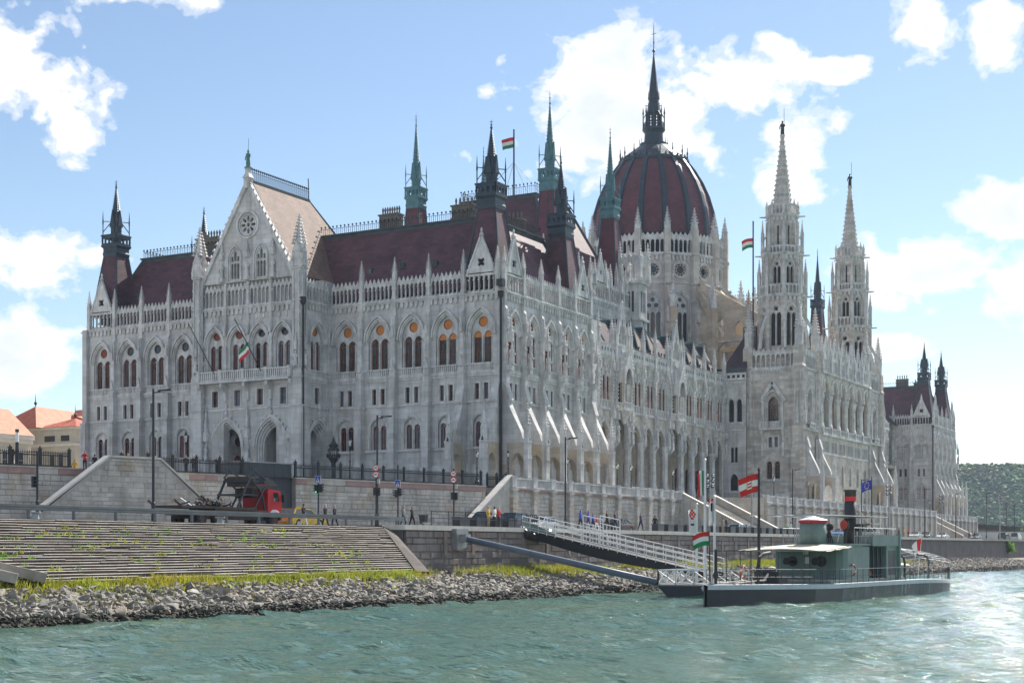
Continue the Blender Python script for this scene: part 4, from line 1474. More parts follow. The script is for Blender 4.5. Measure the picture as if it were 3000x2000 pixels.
for k in range(NS):
    a = R(22.5 * k)
    rz = a + PI / 2
    loc = (DX + RD * math.cos(a), DY + RD * math.sin(a), 0)
    part('drum_face', m_df, loc, rz)
    part('gallery', m_dg, loc, rz)
    a2 = ang(k)
    rr = RD / math.cos(PI / NS)
    part('drum_pier', m_dp, (DX + rr * math.cos(a2), DY + rr * math.sin(a2), 0), a2 + PI / 2)
# rain pipe on the drum
b = MB('iron'); a = R(-67.5 + 2.4 - 11.2); b.tube([(DX + 14.3 * math.cos(a), DY + 14.3 * math.sin(a), 40), (DX + 14.3 * math.cos(a), DY + 14.3 * math.sin(a), 61.5)], .16, 6); part('rain_pipe', b)
# flying buttresses with their outer piers on the four arms of the dome hall
def dome_flyer():
    b = MB('stone_old', 'stone_carved')
    # outer pier local: centre at r=20, running towards -Y (outwards); drum face at r=14
    b.box(-.6, .6, -7.4, -5.6, 30, 50.0)
    b.panel_ = None
    pts = [(0, 57.0), (0, 55.6), (-2.2, 52.6), (-5.7, 48.6), (-5.7, 46), (-7.0, 46), (-7.0, 49.4)]
    b.extx(pts, -.38, .38)
    b.extx([(0, 44.0), (-6, 43.4), (-6, 42.6), (0, 42.6)], -.3, .3)
    b.use('stone_carved').merge(pinnacle(1.6, 6.4, .6), (0, -6.5, 50.0))
    return b
m_dfl = dome_flyer().mesh('flying_buttress')
for k in (-6, -5, -4, -3, -2, -1, 0, 1, 2):
    a = R(22.5 * k + 11.25)
    part('flying_buttress', m_dfl, (DX + RD * math.cos(a), DY + RD * math.sin(a), 0), a + PI / 2)
# west arm of the dome hall, warm stone, open arches
b = MB('stone_old', 'stone_carved')
for yy in (114.0, 132.0):
    t = MB('stone_old', 'stone_carved')
    t.panel([(-7, 30), (7, 30), (7, 47.5), (2, 50.5), (-7, 56)], [arch(-2.6, 44.9, 47.0, 1.0, .8, 5), arch(.9, 44.9, 46.4, .9, .8, 5), arch(-1.6, 36.6, 40.6, 2.3, .8, 6)], 0, .8, True)
    t.use('stone_carved').box(-7.1, 7.1, -.25, .9, 43.9, 44.2); t.box(-7.1, 7.1, -.2, .9, 35.4, 35.7)
    b.merge(t, (-13.0, yy, 0))
b.box(-20, -6.2, 114.8, 132, 30, 36)
b.box(-6.6, -5.9, 114, 132, 30, 47)
for yy in (114.2, 132.4): b.merge(pinnacle(1.4, 5.2, .55, 'stone_old'), (-6.3, yy, 47.2)); b.merge(pinnacle(1.4, 5.0, .5, 'stone_old'), (-10.2, yy, 48.6))
part('dome_hall_arm', b)
b = MB('iron'); b.tube([(-8.5, 112, 45), (-8.5, 112, 66)], .14, 6); part('flag_pole', b)

# connecting pieces next to the towers (north face with quatrefoil parapet)
def link(flip):
    y = 95.2
    b = MB('stone', 'stone_carved')
    b.panel(rect(-2.3, 2.3, GZ, 35.0), [arch(-.5, 26.8, 30.2, .5, .7, 5), arch(1.0, 26.8, 30.2, .5, .7, 5), arch(-.3, 19.6, 22.0, .28, .6, 4), arch(.4, 19.6, 22.0, .28, .6, 4),
                                            arch(.05, 14.6, 16.5, .75, .8, 5)], 0, .4)
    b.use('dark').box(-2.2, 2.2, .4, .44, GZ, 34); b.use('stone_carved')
    for c in (-.5, 1.0): hood(b, c, 29.9, 30.2, .5, .7, [(0, .12, .08), (.14, .24, .15)], 0)
    hood(b, .05, 21.9, 22.1, .7, .8, [(0, .1, .1)], 0)
    hood(b, .05, 14.6, 16.5, .75, .8, [(0, .16, .1)], 0)
    b.merge(baluster_run(-1.2, 1.9, 25.7, 26.7, -.18, .02, 9)); b.box(-2.3, 2.3, -.2, 0, 25.2, 25.6)
    b.merge(baluster_run(-1.2, 1.2, 13.4, 14.4, -.4, -.2, 7))
    b.panel(rect(-2.3, 2.3, 34.2, 35.5), [foil(-2.3 + 4.6 * (i + .5) / 5, 34.85, .36) for i in range(5)], -.3, .25, True)
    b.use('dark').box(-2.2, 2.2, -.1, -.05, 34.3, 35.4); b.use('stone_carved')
    corbels(b, -2.3, 2.3, 33.3, 34.0, 0, .2, .45)
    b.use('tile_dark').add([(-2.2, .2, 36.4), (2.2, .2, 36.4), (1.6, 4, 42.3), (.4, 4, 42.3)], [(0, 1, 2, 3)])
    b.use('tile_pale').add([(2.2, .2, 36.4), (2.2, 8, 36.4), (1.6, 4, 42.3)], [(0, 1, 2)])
    b.use('lead').box(-2.2, 2.2, .1, .3, 35.4, 36.45)
    b.use('chimney').box(.2, 2.6, 4, 5, 40, 44.2)
    part('link_wall', b, (-6.1, y, 0))
link(0)
b = MB('stone', 'tile_dark'); b.box(-16.5, -4.5, 95.7, 150.3, GZ, 36.0); b.use('tile_dark').box(-16.4, -4.6, 96, 150, 36, 36.4); part('centre_body', b)

# ---------------------------------------------------------------- river towers
TX, TYS = .7, (101.6, 144.4)
def tower_low_face(front=True):
    b = MB('stone_tower', 'stone_carved')
    h = 4.15
    holes = [arch(0, 26.6, 29.7, 1.0, .8, 6), rect(-.85, -.25, 22.2, 24.0), rect(.25, .85, 22.2, 24.0), arch(-.72, 16.6, 19.2, .5, .5, 5), arch(.72, 16.6, 19.2, .5, .5, 5), rect(-.5, .5, 13.0, 13.9)]
    b.panel(rect(-h, h, GZ, 36.0), holes, 0, .5)
    b.use('stone_carved')
    hood(b, 0, 26.6, 29.7, 1.0, .8, [(.55, .8, .4), (.0, .14, .06)], 0)
    for s in (-1, 1):
        b.bar((s * 2.3, -.5, 30.2), (0, -.5, 33.6), .34, .6); b.cbox(s * 1.75, -.3, 26.6, 30.4, .22, .3)
    hood(b, 0, 19.0, 19.2, 1.35, .62, [(0, .25, .14)], 0)
    b.panel(rect(-1.15, 1.15, 22.05, 24.3), [rect(-.85, -.25, 22.2, 24.0), rect(.25, .85, 22.2, 24.0)], -.06, .06, True)
    b.merge(baluster_run(-2.1, 2.1, 25.6, 26.7, -1.1, -.9, 14)); b.box(-2.2, 2.2, -1.2, 0, 25.2, 25.55)
    for s in (-1, 1):
        b.extx([(0, 23.0), (-1.0, 25.2), (0, 25.2)], s * 1.9 - .18, s * 1.9 + .18); b.cbox(s * 1.9, -.25, 20.6, 23.0, .22, .2)
        b.cbox(s * 2.1, -1.0, 25.5, 26.9, .2)
    b.box(-h, h, -.18, 0, 21.7, 21.95); b.box(-h, h, -.2, 0, 16.2, 16.45); b.box(-h, h, -.35, 0, GZ, 14.0)
    b.box(-h, h, -.25, .3, 36.0, 36.35); corbels(b, -h, h, 35.4, 36.0, 0, .18, .5)
    b.merge(gallery(2 * h - .2, 9, 36.35, 38.6, 39.8, k=.8))
    b.use('stone_tower').box(-h, h, .7, .8, 36, 38.6)
    return b
m_tf = tower_low_face().mesh('tower_wall')
def tower_low_west():
    b = MB('stone_tower', 'stone_carved')
    h = 4.15
    b.panel(rect(-h, h, GZ, 36.0), [arch(-.6, 26.6, 30.6, 1.2, .85, 6), arch(0, GZ, 14.3, 1.6, .8, 6)], 0, .6)
    b.use('stone_tower').box(-h, h, .6, .7, GZ, 36); b.use('stone_carved')
    hood(b, -.6, 26.6, 30.6, 1.2, .85, [(0, .2, .1), (.25, .45, .3)], 0)
    b.box(-h, h, -.6, 0, 25.2, 25.6); b.box(-2.2, 1.0, -.9, 0, 26.3, 26.6); b.merge(baluster_run(-2.2, 1.0, 25.6, 26.5, -.9, -.7, 8))
    b.box(-h, h, -.25, .3, 36.0, 36.35)
    b.merge(gallery(2 * h - .2, 9, 36.35, 38.6, 39.8, k=.8))
    return b
m_tw = tower_low_west().mesh('tower_wall')
def tower_corner():
    b = MB('stone_tower', 'stone_carved')
    b.sq(0, 0, [(1.15, GZ), (1.15, 21.7), (.95, 22.3), (.95, 36.2), (1.0, 36.3), (.85, 36.6), (.85, 39.8)])
    for z in (14, 21.7, 25.2, 31.0, 36.1): b.cbox(0, 0, z, z + .22, 1.22 if z < 22 else 1.05)
    b.use('stone_carved').merge(pinnacle(2.6, 8.2, .62, cn=8), (0, 0, 39.6))
    for k in range(4):
        t = MB('stone_carved'); t.merge(pinnacle(1.6, 5.0, .3), (0, -1.0, 26.2))
        for s in (-.5, .5): t.tube([(s, -.97, 26), (s, -.97, 35.8)], .1, 5)
        b.merge(t, (0, 0, 0), k * PI / 2)
    return b
m_tc = tower_corner().mesh('tower_corner')
def oct_stage(b, r, z0, z1, win, rd=.45, m='stone_tower', tall=1.0):
    """one octagonal storey with paired lights on every face; win=(half width, sill, spring)"""
    n = 8
    sw = 2 * r * math.tan(PI / n)
    f = MB(m, 'stone_carved')
    hw, s0, s1 = win
    if hw > 0:
        holes = [arch(-hw * 1.25, s0, s1, hw, .8, 4), arch(hw * 1.25, s0, s1, hw, .8, 4), foil(0, s1 + hw * 2.9, hw * 1.1, 4, .34, 4)]
        f.panel(rect(-sw / 2, sw / 2, z0, z1), holes, -r, .5)
        f.use('stone_carved'); hood(f, 0, s0, s1 + .2, hw * 2.5, .95, [(0, .18, .18)], -r)
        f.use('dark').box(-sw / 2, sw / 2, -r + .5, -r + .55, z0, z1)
    else:
        f.panel(rect(-sw / 2, sw / 2, z0, z1), [arch(-hw * -1.0 * 0 - .0, s0, s1, -hw, .8, 4)], -r, .4)
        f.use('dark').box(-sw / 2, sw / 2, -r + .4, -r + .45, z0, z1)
    for k in range(n):
        b.merge(f, (0, 0, 0), k * PI / 4)
    b.use(m)
    for k in range(n):
        a = PI / 8 + k * PI / 4
        b.ring(r / math.cos(PI / 8) * math.cos(a), r / math.cos(PI / 8) * math.sin(a), [(rd, z0), (rd, z1)], 6, a)
def oct_balcony(b, r, z0, z1, n=4, spout=True):
    f = MB('stone_carved')
    sw = 2 * r * math.tan(PI / 8)
    f.merge(gallery(sw * .96, n, z0 + .2, z1 - .25, z1, crest=False, k=.6), (0, -r, 0))
    f.ext([(-sw / 2, z0), (sw / 2, z0), (sw / 2, z0 + .25), (-sw / 2, z0 + .25)], -r - .25, -r + 1.2)
    corbels(f, -sw / 2, sw / 2, z0 - .9, z0, -r + .35, .5, .7)
    for k in range(8):
        b.merge(f, (0, 0, 0), k * PI / 4)
        if spout:
            a = PI / 8 + k * PI / 4
            b.use('stone_carved')
            q = r / math.cos(PI / 8)
            b.tube([(q * math.cos(a), q * math.sin(a), z0 + .1), ((q + 1.3) * math.cos(a), (q + 1.3) * math.sin(a), z0 + .15)], .2, 5, .12)
def upper_tower():
    b = MB('stone_tower', 'stone_carved')
    oct_stage(b, 3.55, 36.0, 49.0, (.42, 40.3, 45.6), .55)
    oct_balcony(b, 3.85, 49.2, 51.2, 4)
    oct_stage(b, 3.0, 49.5, 56.6, (.30, 51.4, 54.0), .42)
    oct_balcony(b, 3.3, 56.6, 58.1, 4)
    oct_stage(b, 2.45, 56.8, 62.8, (-.16, 58.4, 61.6), .32)
    oct_balcony(b, 2.55, 63.6, 65.6, 3)
    b.use('stone_tower').ring(0, 0, [(2.6, 62.6), (2.7, 63.6)], 8, PI / 8)
    # corner pinnacles with little flyers standing on the setbacks
    for k in range(8):
        a = PI / 8 + k * PI / 4
        c, s_ = math.cos(a), math.sin(a)
        b.use('stone_carved')
        for (r, z, h, w) in ((4.1, 49.4, 6.8, .30), (3.5, 56.8, 6.4, .26), (2.75, 63.6, 3.0, .2)):
            b.merge(pinnacle(h * .55, h, w), (r * c, r * s_, z))
            if z < 60:
                b.bar((r * c, r * s_, z + h * .42), ((r - 1.1) * c, (r - 1.1) * s_, z + h * .62), .22)
        if k % 2 == 0 or True:
            # great raking flyers at the foot
            q = 6.0
            for j in range(6):
                t0, t1 = j / 6, (j + 1) / 6
                def P(t): return (c * (q - 2.2 * t), s_ * (q - 2.2 * t), 39.6 + 6.4 * math.sqrt(t))
                b.bar(P(t0), P(t1), .34, .5)
    # crocketed stone spire
    b.use('stone_tower').ring(0, 0, [(1.75, 64.0), (1.6, 66.0), (.32, 77.6), (.36, 78.0), (.5, 78.4), (.2, 78.6)], 8, PI / 8)
    b.use('stone_carved')
    for k in range(8):
        a = PI / 8 + k * PI / 4
        crockets(b, (1.68 * math.cos(a), 1.68 * math.sin(a), 65.4), (.36 * math.cos(a), .36 * math.sin(a), 77.6), 14, .22)
    return b
m_ut = upper_tower().mesh('tower_top')
m_kn = MB('bronze').merge(statue(2.6, 'bronze')); m_kn.tube([(.38, -.2, 0), (.38, -.2, 4.8)], .04, 4); m_kn = m_kn.mesh('tower_statue')
for ti, ty in enumerate(TYS):
    tt = part('river_tower', m_ut, (TX, ty, 0))
    part('tower_statue', m_kn, parent=tt, loc=(0, 0, 78.4))
    part('tower_wall', m_tf, (TX, ty - 5.0, 0), 0)
    part('tower_wall', m_tw, (TX + 5.0, ty, 0), WEST)
    b = MB('stone_tower'); b.box(-4.9, 4.4, -4.4, 4.9, GZ, 36); b.box(-4.8, 4.8, -4.8, 4.8, 36.0, 36.3)
    part('tower_core', b, (TX, ty, 0))
    for dx in (-4.6, 4.6):
        for dy in (-4.6, 4.6):
            part('tower_corner', m_tc, (TX + dx, ty + dy, 0))
    locN = (TX, ty - 5.0, 0)
    put_lancet(locN, 0, 0, 1.0, 26.6, 29.7, .8, .4, 'glass'); 
    for s in (-1, 1):
        put_rect(locN, 0, s * .55, .3, 22.2, 24.0, .3); put_lancet(locN, 0, s * .72, .5, 16.6, 19.2, .5, .35, 'glass')
    for s in (-1, 1):
        part('buttress', m_fly, (TX + 5.2, ty + s * 3.6, 0), WEST)
    part('terrace_arch', m_rlow, (TX + 5.6, ty, 0), WEST)
for ty in TYS:
    for dy in (-8.5, 8.5): pass
part('pinnacle', pinnacle(6, 13, .7, 'stone_old').mesh('pinnacle'), (-6.0, 110.5, 38)); part('pinnacle', pinnacle(6, 13, .7, 'stone_old').mesh('pinnacle'), (-3.2, 152.0, 38))

# ---------------------------------------------------------------- river loggia between the towers: six tall arches under gablets
LX = 6.1
LW = 5.2
def loggia_bay():
    w = LW
    b = MB('stone_warm', 'stone_carved')
    hw = 1.75
    zs = 32.2
    wins = [rect(s - .33, s + .33, 21.9, 23.9) for s in (-1.35, -.45, .45, 1.35)]
    b.panel(rect(-w / 2, w / 2, GZ, 36.3), [arch(0, 26.5, zs, hw, .95, 7), arch(0, 16.2, 18.9, .75, .7, 5)] + wins, 0, .6)
    b.use('stone_carved')
    hood(b, 0, 31.8, zs, hw, .95, [(0, .18, .1), (.18, .42, .26)], 0)
    for s in (-1, 1):
        b.ring(s * (w / 2 - .2), .2, [(.7, 26.4), (.6, 26.9), (.5, 27.1), (.48, 30.9), (.72, 31.8), (.75, 32.2)], 10)
    b.box(-w / 2, w / 2, -.35, 0, 24.9, 25.3); b.merge(baluster_run(-w / 2 + .2, w / 2 - .2, 25.3, 26.4, -.3, -.12, 9)); b.cbox(-w / 2, -.25, 25.3, 26.5, .22)
    hood(b, 0, 16.2, 18.9, .75, .7, [(0, .16, .1)], 0)
    b.box(-w / 2, w / 2, -.2, 0, 21.5, 21.75)
    b.panel(rect(-1.85, 1.85, 21.75, 24.1), wins, -.08, .08, True)
    b.box(-w / 2, w / 2, -.3, .3, 36.2, 36.5)
    # pierced gablet
    z0, z1, g = 36.5, 42.6, w / 2 - .5
    b.panel([(-g, z0), (g, z0), (g, z0 + 2.2), (0, z1), (-g, z0 + 2.2)], [arch(-1.2 + .8 * i, z0 + .3, z0 + 2.0, .25, .8, 4) for i in range(4)] + [foil(0, z0 + 3.4, .55)], -.2, .3, True)
    for s in (-1, 1):
        b.bar((s * (g + .1), -.1, z0 + 2.1), (0, -.1, z1 + .2), .34, .3); crockets(b, (s * (g + .1), -.1, z0 + 2.4), (0, -.1, z1 + .2), 9, .18)
    b.ring(0, -.1, [(.14, z1), (.3, z1 + .3), (.06, z1 + .6), (.02, z1 + 1.0)], 6)
    b.merge(pinnacle(2.6, 6.4, .34), (-w / 2, -.1, z0)); b.merge(statue(2.0, 'stone_carved'), (-w / 2, -.5, 33.2)); b.cbox(-w / 2, -.4, 32.6, 33.2, .3)
    return b
m_lb = loggia_bay().mesh('loggia_bay')
for i in range(6):
    y = 123 - LW * 2.5 + LW * i
    loc = (LX, y, 0)
    part('loggia_bay', m_lb, loc, WEST)
    for s in (-1.35, -.45, .45, 1.35): put_rect(loc, WEST, s, .33, 21.9, 23.9, .25)
    put_lancet(loc, WEST, 0, .75, 16.2, 18.9, .7, .35, 'glass')
    put_lancet((LX - 3.0, y, 0), WEST, 0, .8, 27, 31.5, .7, -.15, 'glass')
b = MB('stone_old', 'tile_dark')
b.box(LX - 3.2, LX - 3.0, 107, 139, 25, 36.2); b.box(LX - 3, LX - .4, 107, 139, 25.9, 26.4); b.box(LX - 3, LX - .3, 107, 139, 35.6, 36.1)
b.use('tile_dark').quad((LX - .6, 107, 36.4), (LX - .6, 139, 36.4), (LX - 6, 139, 42.5), (LX - 6, 107, 42.5))
part('loggia_wall', b)

# ---------------------------------------------------------------- far (south) end block
DYS = 220.0
river_end(WY, DYS)
for i in range(3):       # its north-facing return beside the wing
    loc = (-2.8 - 4.6 * i, DYS + .2, 0)
    end_bay(loc, 0, gab=(i == 0), round_m='blind' if i == 0 else 'glass')
    part('pier', m_pier, (loc[0] - 2.4, DYS + .2, 0)); part('pinnacle', M_PIN, (loc[0] - 2.4, DYS, 35.0))
b = MB('stone'); b.box(-.42, .03, DYS + .1, DYS + .6, GZ, 35.1); b.box(-.42, .03, DYS + 23.9, DYS + 26.2, GZ, 35.1); part('corner_pier', b)
b = MB('iron'); b.tube([(.15, DYS - .4, GZ), (.15, DYS - .4, 34.2)], .16, 6); b.ring(.15, DYS - .4, [(.16, 34.1), (.4, 35.0)], 6); part('rain_pipe', b)
end_roof(DYS, False)
for y in (2.6, 21.3):
    put_spire(SP_END, -2.95, DYS + y + 1.2)
    put_spire(SP_END, -64.25, DYS + y)
# plain inner bodies so nothing is hollow
b = MB('stone'); b.box(-67, -.5, .6, 25.6, GZ, 35.6); b.box(GX - 8.2, GX + 8.2, -1.2, 1, GZ, 38.4); b.box(-67, -.5, DYS + .7, DYS + 25.6, GZ, 35.6)
b.box(-60, AX - 4.3, 25.5, DYS + .6, GZ, 36)
part('inner_body', b)
# ================================================================== GROUND, QUAY, WATER
import numpy as np
WZ, QZ = 1.1, 6.1
mat('asphalt', (0.10, 0.098, 0.095), 0.9, var=0.2, vscale=0.6, bump=0.01, bscale=20)
mat('paving', (0.36, 0.34, 0.31), 0.85, var=0.15, vscale=0.7, blocks=(1.2, 1.2, 0.8, 0.05))
mat('earth', (0.12, 0.10, 0.075), 0.95, var=0.3, vscale=0.8, bump=0.05, bscale=3)
mat('grass', (0.24, 0.27, 0.035), 0.8, var=0.45, vscale=0.35, warm=((0.36, 0.27, 0.03), 0.25, 0.7), transl=0.5)
mat('weed', (0.13, 0.25, 0.035), 0.8, var=0.4, vscale=0.8, transl=0.5)
mat('paint_white', (0.75, 0.75, 0.73), 0.6)
mat('forest', (0.050, 0.115, 0.034), 0.9, var=0.6, vscale=0.035, warm=((0.15, 0.13, 0.045), 0.02, 0.7))
mat('leaf', (0.09, 0.16, 0.04), 0.8, var=0.45, vscale=0.5, transl=0.4)
mat('leaf_pale', (0.30, 0.33, 0.22), 0.8, var=0.5, vscale=0.9, transl=0.3)
mat('bark', (0.09, 0.065, 0.045), 0.9, var=0.3)
mat('steel_dark', (0.035, 0.04, 0.05), 0.5, metal=0.4, var=0.1)
mat('galv', (0.34, 0.36, 0.38), 0.5, metal=0.5, var=0.25, vscale=1.2)
mat('panel_slate', (0.045, 0.055, 0.068), 0.6, var=0.12, vscale=0.8)

def gsheet(name, poly, z, m, kind='structure'):
    b = MB(m); b.add([(x, y, z) for x, y in poly], [tuple(range(len(poly)))])
    return tag(ob(name, b), kind=kind)
# wall line on the north side: W0 -> W1
W0, W1 = Vector((-11.5, -67.0, 0)), Vector((3.4, -10.0, 0))
wd = (W1 - W0).normalized()
wn = Vector((wd.y, -wd.x, 0))
WRZ = math.atan2(wd.y, wd.x)
def wp(s, o=0.0, z=0.0):
    p = W0 + wd * s + wn * o
    return (p.x, p.y, z)

# upper ground (square and terrace)
far_s = -150
b = MB('paving')
a = wp(far_s); c = wp(59)
TE = 4.0          # terrace edge
CE = 9.8          # central terrace edge
poly = [(-900, -300), (a[0], a[1]), (c[0], c[1]), (.3, -5.2), (TE, -5.2), (TE, 46.2), (TE, 59.2), (TE, 66), (CE, 66), (CE, 180), (TE, 180), (TE, 252), (-3, 252), (-3, 900), (-900, 900)]
gsheet('upper_ground', poly, GZ, 'paving')
# lower road along the quay
poly = [(26.8, -300), (26.8, -65.4), (28.6, -65.4), (29.5, 60), (33, 250), (60, 900), (-400, 900), (-4, 256), (-80, -300)]
gsheet('quay_road', [(26.8, -300), (26.8, -65.4), (28.6, -65.4), (28.6, 60), (33, 250), (60, 900), (-2, 900), (-2, 200), (-2, -5), (-60, -240), (-60, -300)], QZ - .1, 'asphalt')
# kerb footway along the river side of the road with its granite cap
gsheet('quay_footway', [(23.2, -64), (28.3, -64), (28.3, 60), (32.6, 250), (59, 900), (52, 900), (27, 250), (23.2, 60)], QZ - .002, 'paving')
b = MB('paint_white')
for i in range(60):
    y = -120 + i * 6
    b.box(15.9, 16.05, y, y + 3, QZ - .096, QZ - .094)
tag(ob('lane_marking', b), kind='structure')

# -------------------------------------------------- coursed stone walls with single stones
unit = MB('wall_stone')
q = .06
unit.v = [(-.5, 0, -.5), (.5, 0, -.5), (.5, 0, .5), (-.5, 0, .5), (-.46, -1, -.43), (.46, -1, -.43), (.46, -1, .43), (-.46, -1, .43)]
unit.f = [(0, 1, 5, 4), (1, 2, 6, 5), (2, 3, 7, 6), (3, 0, 4, 7), (4, 5, 6, 7)]; unit.m = [0] * 5
UNIT = {}
def unit_mesh(m):
    if m not in UNIT:
        u = MB(m); u.v, u.f, u.m = list(unit.v), list(unit.f), list(unit.m)
        UNIT[m] = u.mesh('stone')
    return UNIT[m]
RS = random.Random(11)
def coursed(parent, origin, udir, length, z0, z1, hs, ws, m, clip=None, limit=300, prefer=None, rough=.07):
    """lay stones on a vertical face; the first `limit` (those preferred) are objects, the rest one joined part"""
    u = Vector(udir).normalized()
    rz = math.atan2(u.y, u.x)
    stones = []
    z = z0
    while z < z1 - .08:
        h = min(RS.uniform(*hs), z1 - z)
        if z1 - z - h < .12: h = z1 - z
        x = -RS.uniform(0, ws[0])
        while x < length:
            w = RS.uniform(*ws)
            a_, b_ = max(x, 0), min(x + w, length)
            x += w
            if b_ - a_ < .12: continue
            if clip:
                r = clip(a_, b_, z, z + h)
                if r is None: continue
                a_, b_ = r
                if b_ - a_ < .12: continue
            stones.append(((a_ + b_) / 2, z + h / 2, b_ - a_ - .035, h - .035, RS.uniform(.02, rough)))
        z += h
    if prefer:
        stones.sort(key=prefer)
    me = unit_mesh(m)
    rest = MB(m)
    for k, (s, zc, w, h, d) in enumerate(stones):
        p = Vector(origin) + u * s
        if k < limit:
            o = ob('stone', me, parent, (p.x, p.y, zc), rz, (w, d, h))
        else:
            c_, s_ = math.cos(rz), math.sin(rz)
            vs = []
            for (vx, vy, vz) in unit.v:
                X, Y = vx * w, vy * d
                vs.append((p.x + X * c_ - Y * s_, p.y + X * s_ + Y * c_, zc + vz * h))
            rest.add(vs, unit.f)
    if rest.f:
        tag(ob('stones', rest, parent), kind='stuff')

# north retaining wall: left part, right part, with the clad gateway between
def wall_section(label, s0, s1, z1=GZ, limit=150):
    w = empty('retaining_wall', (0, 0, 0), 0, label, 'wall')
    b = MB('wall_mortar')
    p = [wp(s0), wp(s1), wp(s1, -.7), wp(s0, -.7)]
    b.extz([(x, y) for x, y, z in p], QZ - .3, z1 - .02)
    ob('wall_core', b, w)
    coursed(w, wp(s0), wd, s1 - s0, QZ - .1, z1 - .62, (.36, .55), (.6, 1.6), 'wall_stone', limit=limit)
    # reddish cap course, stone by stone
    s = s0
    while s < s1 - .2:
        L = min(RS.uniform(1.0, 2.0), s1 - s)
        b = MB('cap_red' if RS.random() < .75 else 'wall_stone')
        pp = [wp(s + .01, .12), wp(s + L - .01, .12), wp(s + L - .01, -.8), wp(s + .01, -.8)]
        b.extz([(x, y) for x, y, z in pp], z1 - .6, z1 - .08)
        ob('cap_stone', b, w); s += L
    b = MB('wall_stone'); pp = [wp(s0, .2), wp(s1, .2), wp(s1, -.85), wp(s0, -.85)]
    b.extz([(x, y) for x, y, z in pp], z1 - .08, z1 + .04); ob('coping', b, w)
    return w
wall_section('long pale ashlar retaining wall with reddish cap at far left beside stairs', -30, 13.2, limit=120)
wall_section('pale ashlar retaining wall between stair block and slate-clad gateway behind truck', 13.3, 26.0, limit=120)
wall_section('pale ashlar retaining wall below iron fence, right of slate-clad gateway', 32.2, 59.0, limit=300)
# slate clad gateway
g = empty('clad_gateway', wp(29), WRZ, 'dark slate-grey metal clad gateway set into pale retaining wall', 'gateway')
b = MB('panel_slate')
for i in range(6):
    b.box(-3.0 + i * 1.0 + .01, -3.0 + (i + 1) * 1.0 - .01, .55, .62, QZ - .1, 12.75)
ob('cladding', b, g)
b = MB('panel_slate', 'galv'); b.box(-3.1, 3.3, .62, 4, QZ - .1, 12.7); b.use('galv').box(-3.15, 3.35, .48, 4, 12.75, 12.86); b.box(3.0, 3.1, .4, .55, 11.4, 12.75)
ob('frame', b, g)

# the double stair: parapet wall with sloping shoulders, landing and two flights
st = empty('stair_block', wp(11.5, 0, QZ), 0, 'pale ashlar double stair with sloping white coping before retaining wall', 'stairs')
IW = Vector((st.location))
def stob(name, mb):
    o = ob(name, mb, st, (-st.location.x, -st.location.y, -st.location.z)); return o
SF = 3.4
sL, sTL, sTR, sR = 2.4, 9.3, 14.4, 21.0
zt = 12.25
prof = [(sL, QZ - .2), (sR, QZ - .2), (sR, QZ + .9), (sTR, zt), (sTL, zt), (sL, QZ + .9)]
b = MB('wall_stone')
n_ = len(prof)
vs = [wp(s, SF, z) for s, z in prof] + [wp(s, SF - .7, z) for s, z in prof]
b.add(vs, [tuple(range(n_)), tuple(range(2 * n_ - 1, n_ - 1, -1))] + [(i, n_ + i, n_ + (i + 1) % n_, (i + 1) % n_) for i in range(n_)])
stob('parapet_core', b)
def clip_trap(a_, b_, z0, z1):
    zm = z1 + .25
    def lim(z):
        if z <= QZ + .9: return sL, sR
        t = (z - QZ - .9) / (zt - QZ - .9)
        return sL + (sTL - sL) * t, sR + (sTR - sR) * t
    l0, r0 = lim(min(zm, zt))
    l0 -= sL; r0 -= sL
    a2, b2 = max(a_, l0), min(b_, r0)
    return (a2, b2) if b2 > a2 else None
hold = empty('stone_face', (-st.location.x, -st.location.y, -st.location.z)); hold.parent = st
coursed(hold, wp(sL, SF), wd, sR - sL, QZ - .1, zt - .05, (.32, .52), (.5, 1.7), 'wall_stone', clip_trap, 300)
# white sloping coping
for (p0, p1) in (((sL - .3, QZ + .95), (sTL, zt + .02)), ((sTL, zt + .02), (sTR, zt + .02)), ((sTR, zt + .02), (sR + .3, QZ + .95))):
    b = MB('coping_white')
    v = []
    for o in (SF + .16, SF - .86):
        for dz in (0, .2):
            v += [wp(p0[0], o, p0[1] + dz), wp(p1[0], o, p1[1] + dz)]
    b.add(v, [(0, 1, 3, 2), (4, 6, 7, 5), (2, 3, 7, 6), (0, 4, 5, 1), (0, 2, 6, 4), (1, 5, 7, 3)])
    stob('coping', b)
N_ST = 30
for k in range(N_ST):
    f = (k + 1) / N_ST
    z = QZ + (GZ - QZ) * f
    for sg, (sa, sb) in ((0, (sL + .4, sTL)), (1, (sR - .4, sTR))):
        s0_ = sa + (sb - sa) * k / N_ST
        b = MB('step_stone')
        lo, hi = (s0_, sTL + .1) if sg == 0 else (sTR - .1, s0_)
        b.extz([wp(lo, .02)[:2], wp(hi, .02)[:2], wp(hi, SF - .72)[:2], wp(lo, SF - .72)[:2]], z - (GZ - QZ) / N_ST, z)
        stob('step', b)
b = MB('paving'); b.extz([wp(sTL, .02)[:2], wp(sTR, .02)[:2], wp(sTR, SF - .7)[:2], wp(sTL, SF - .7)[:2]], QZ, GZ); stob('landing', b)

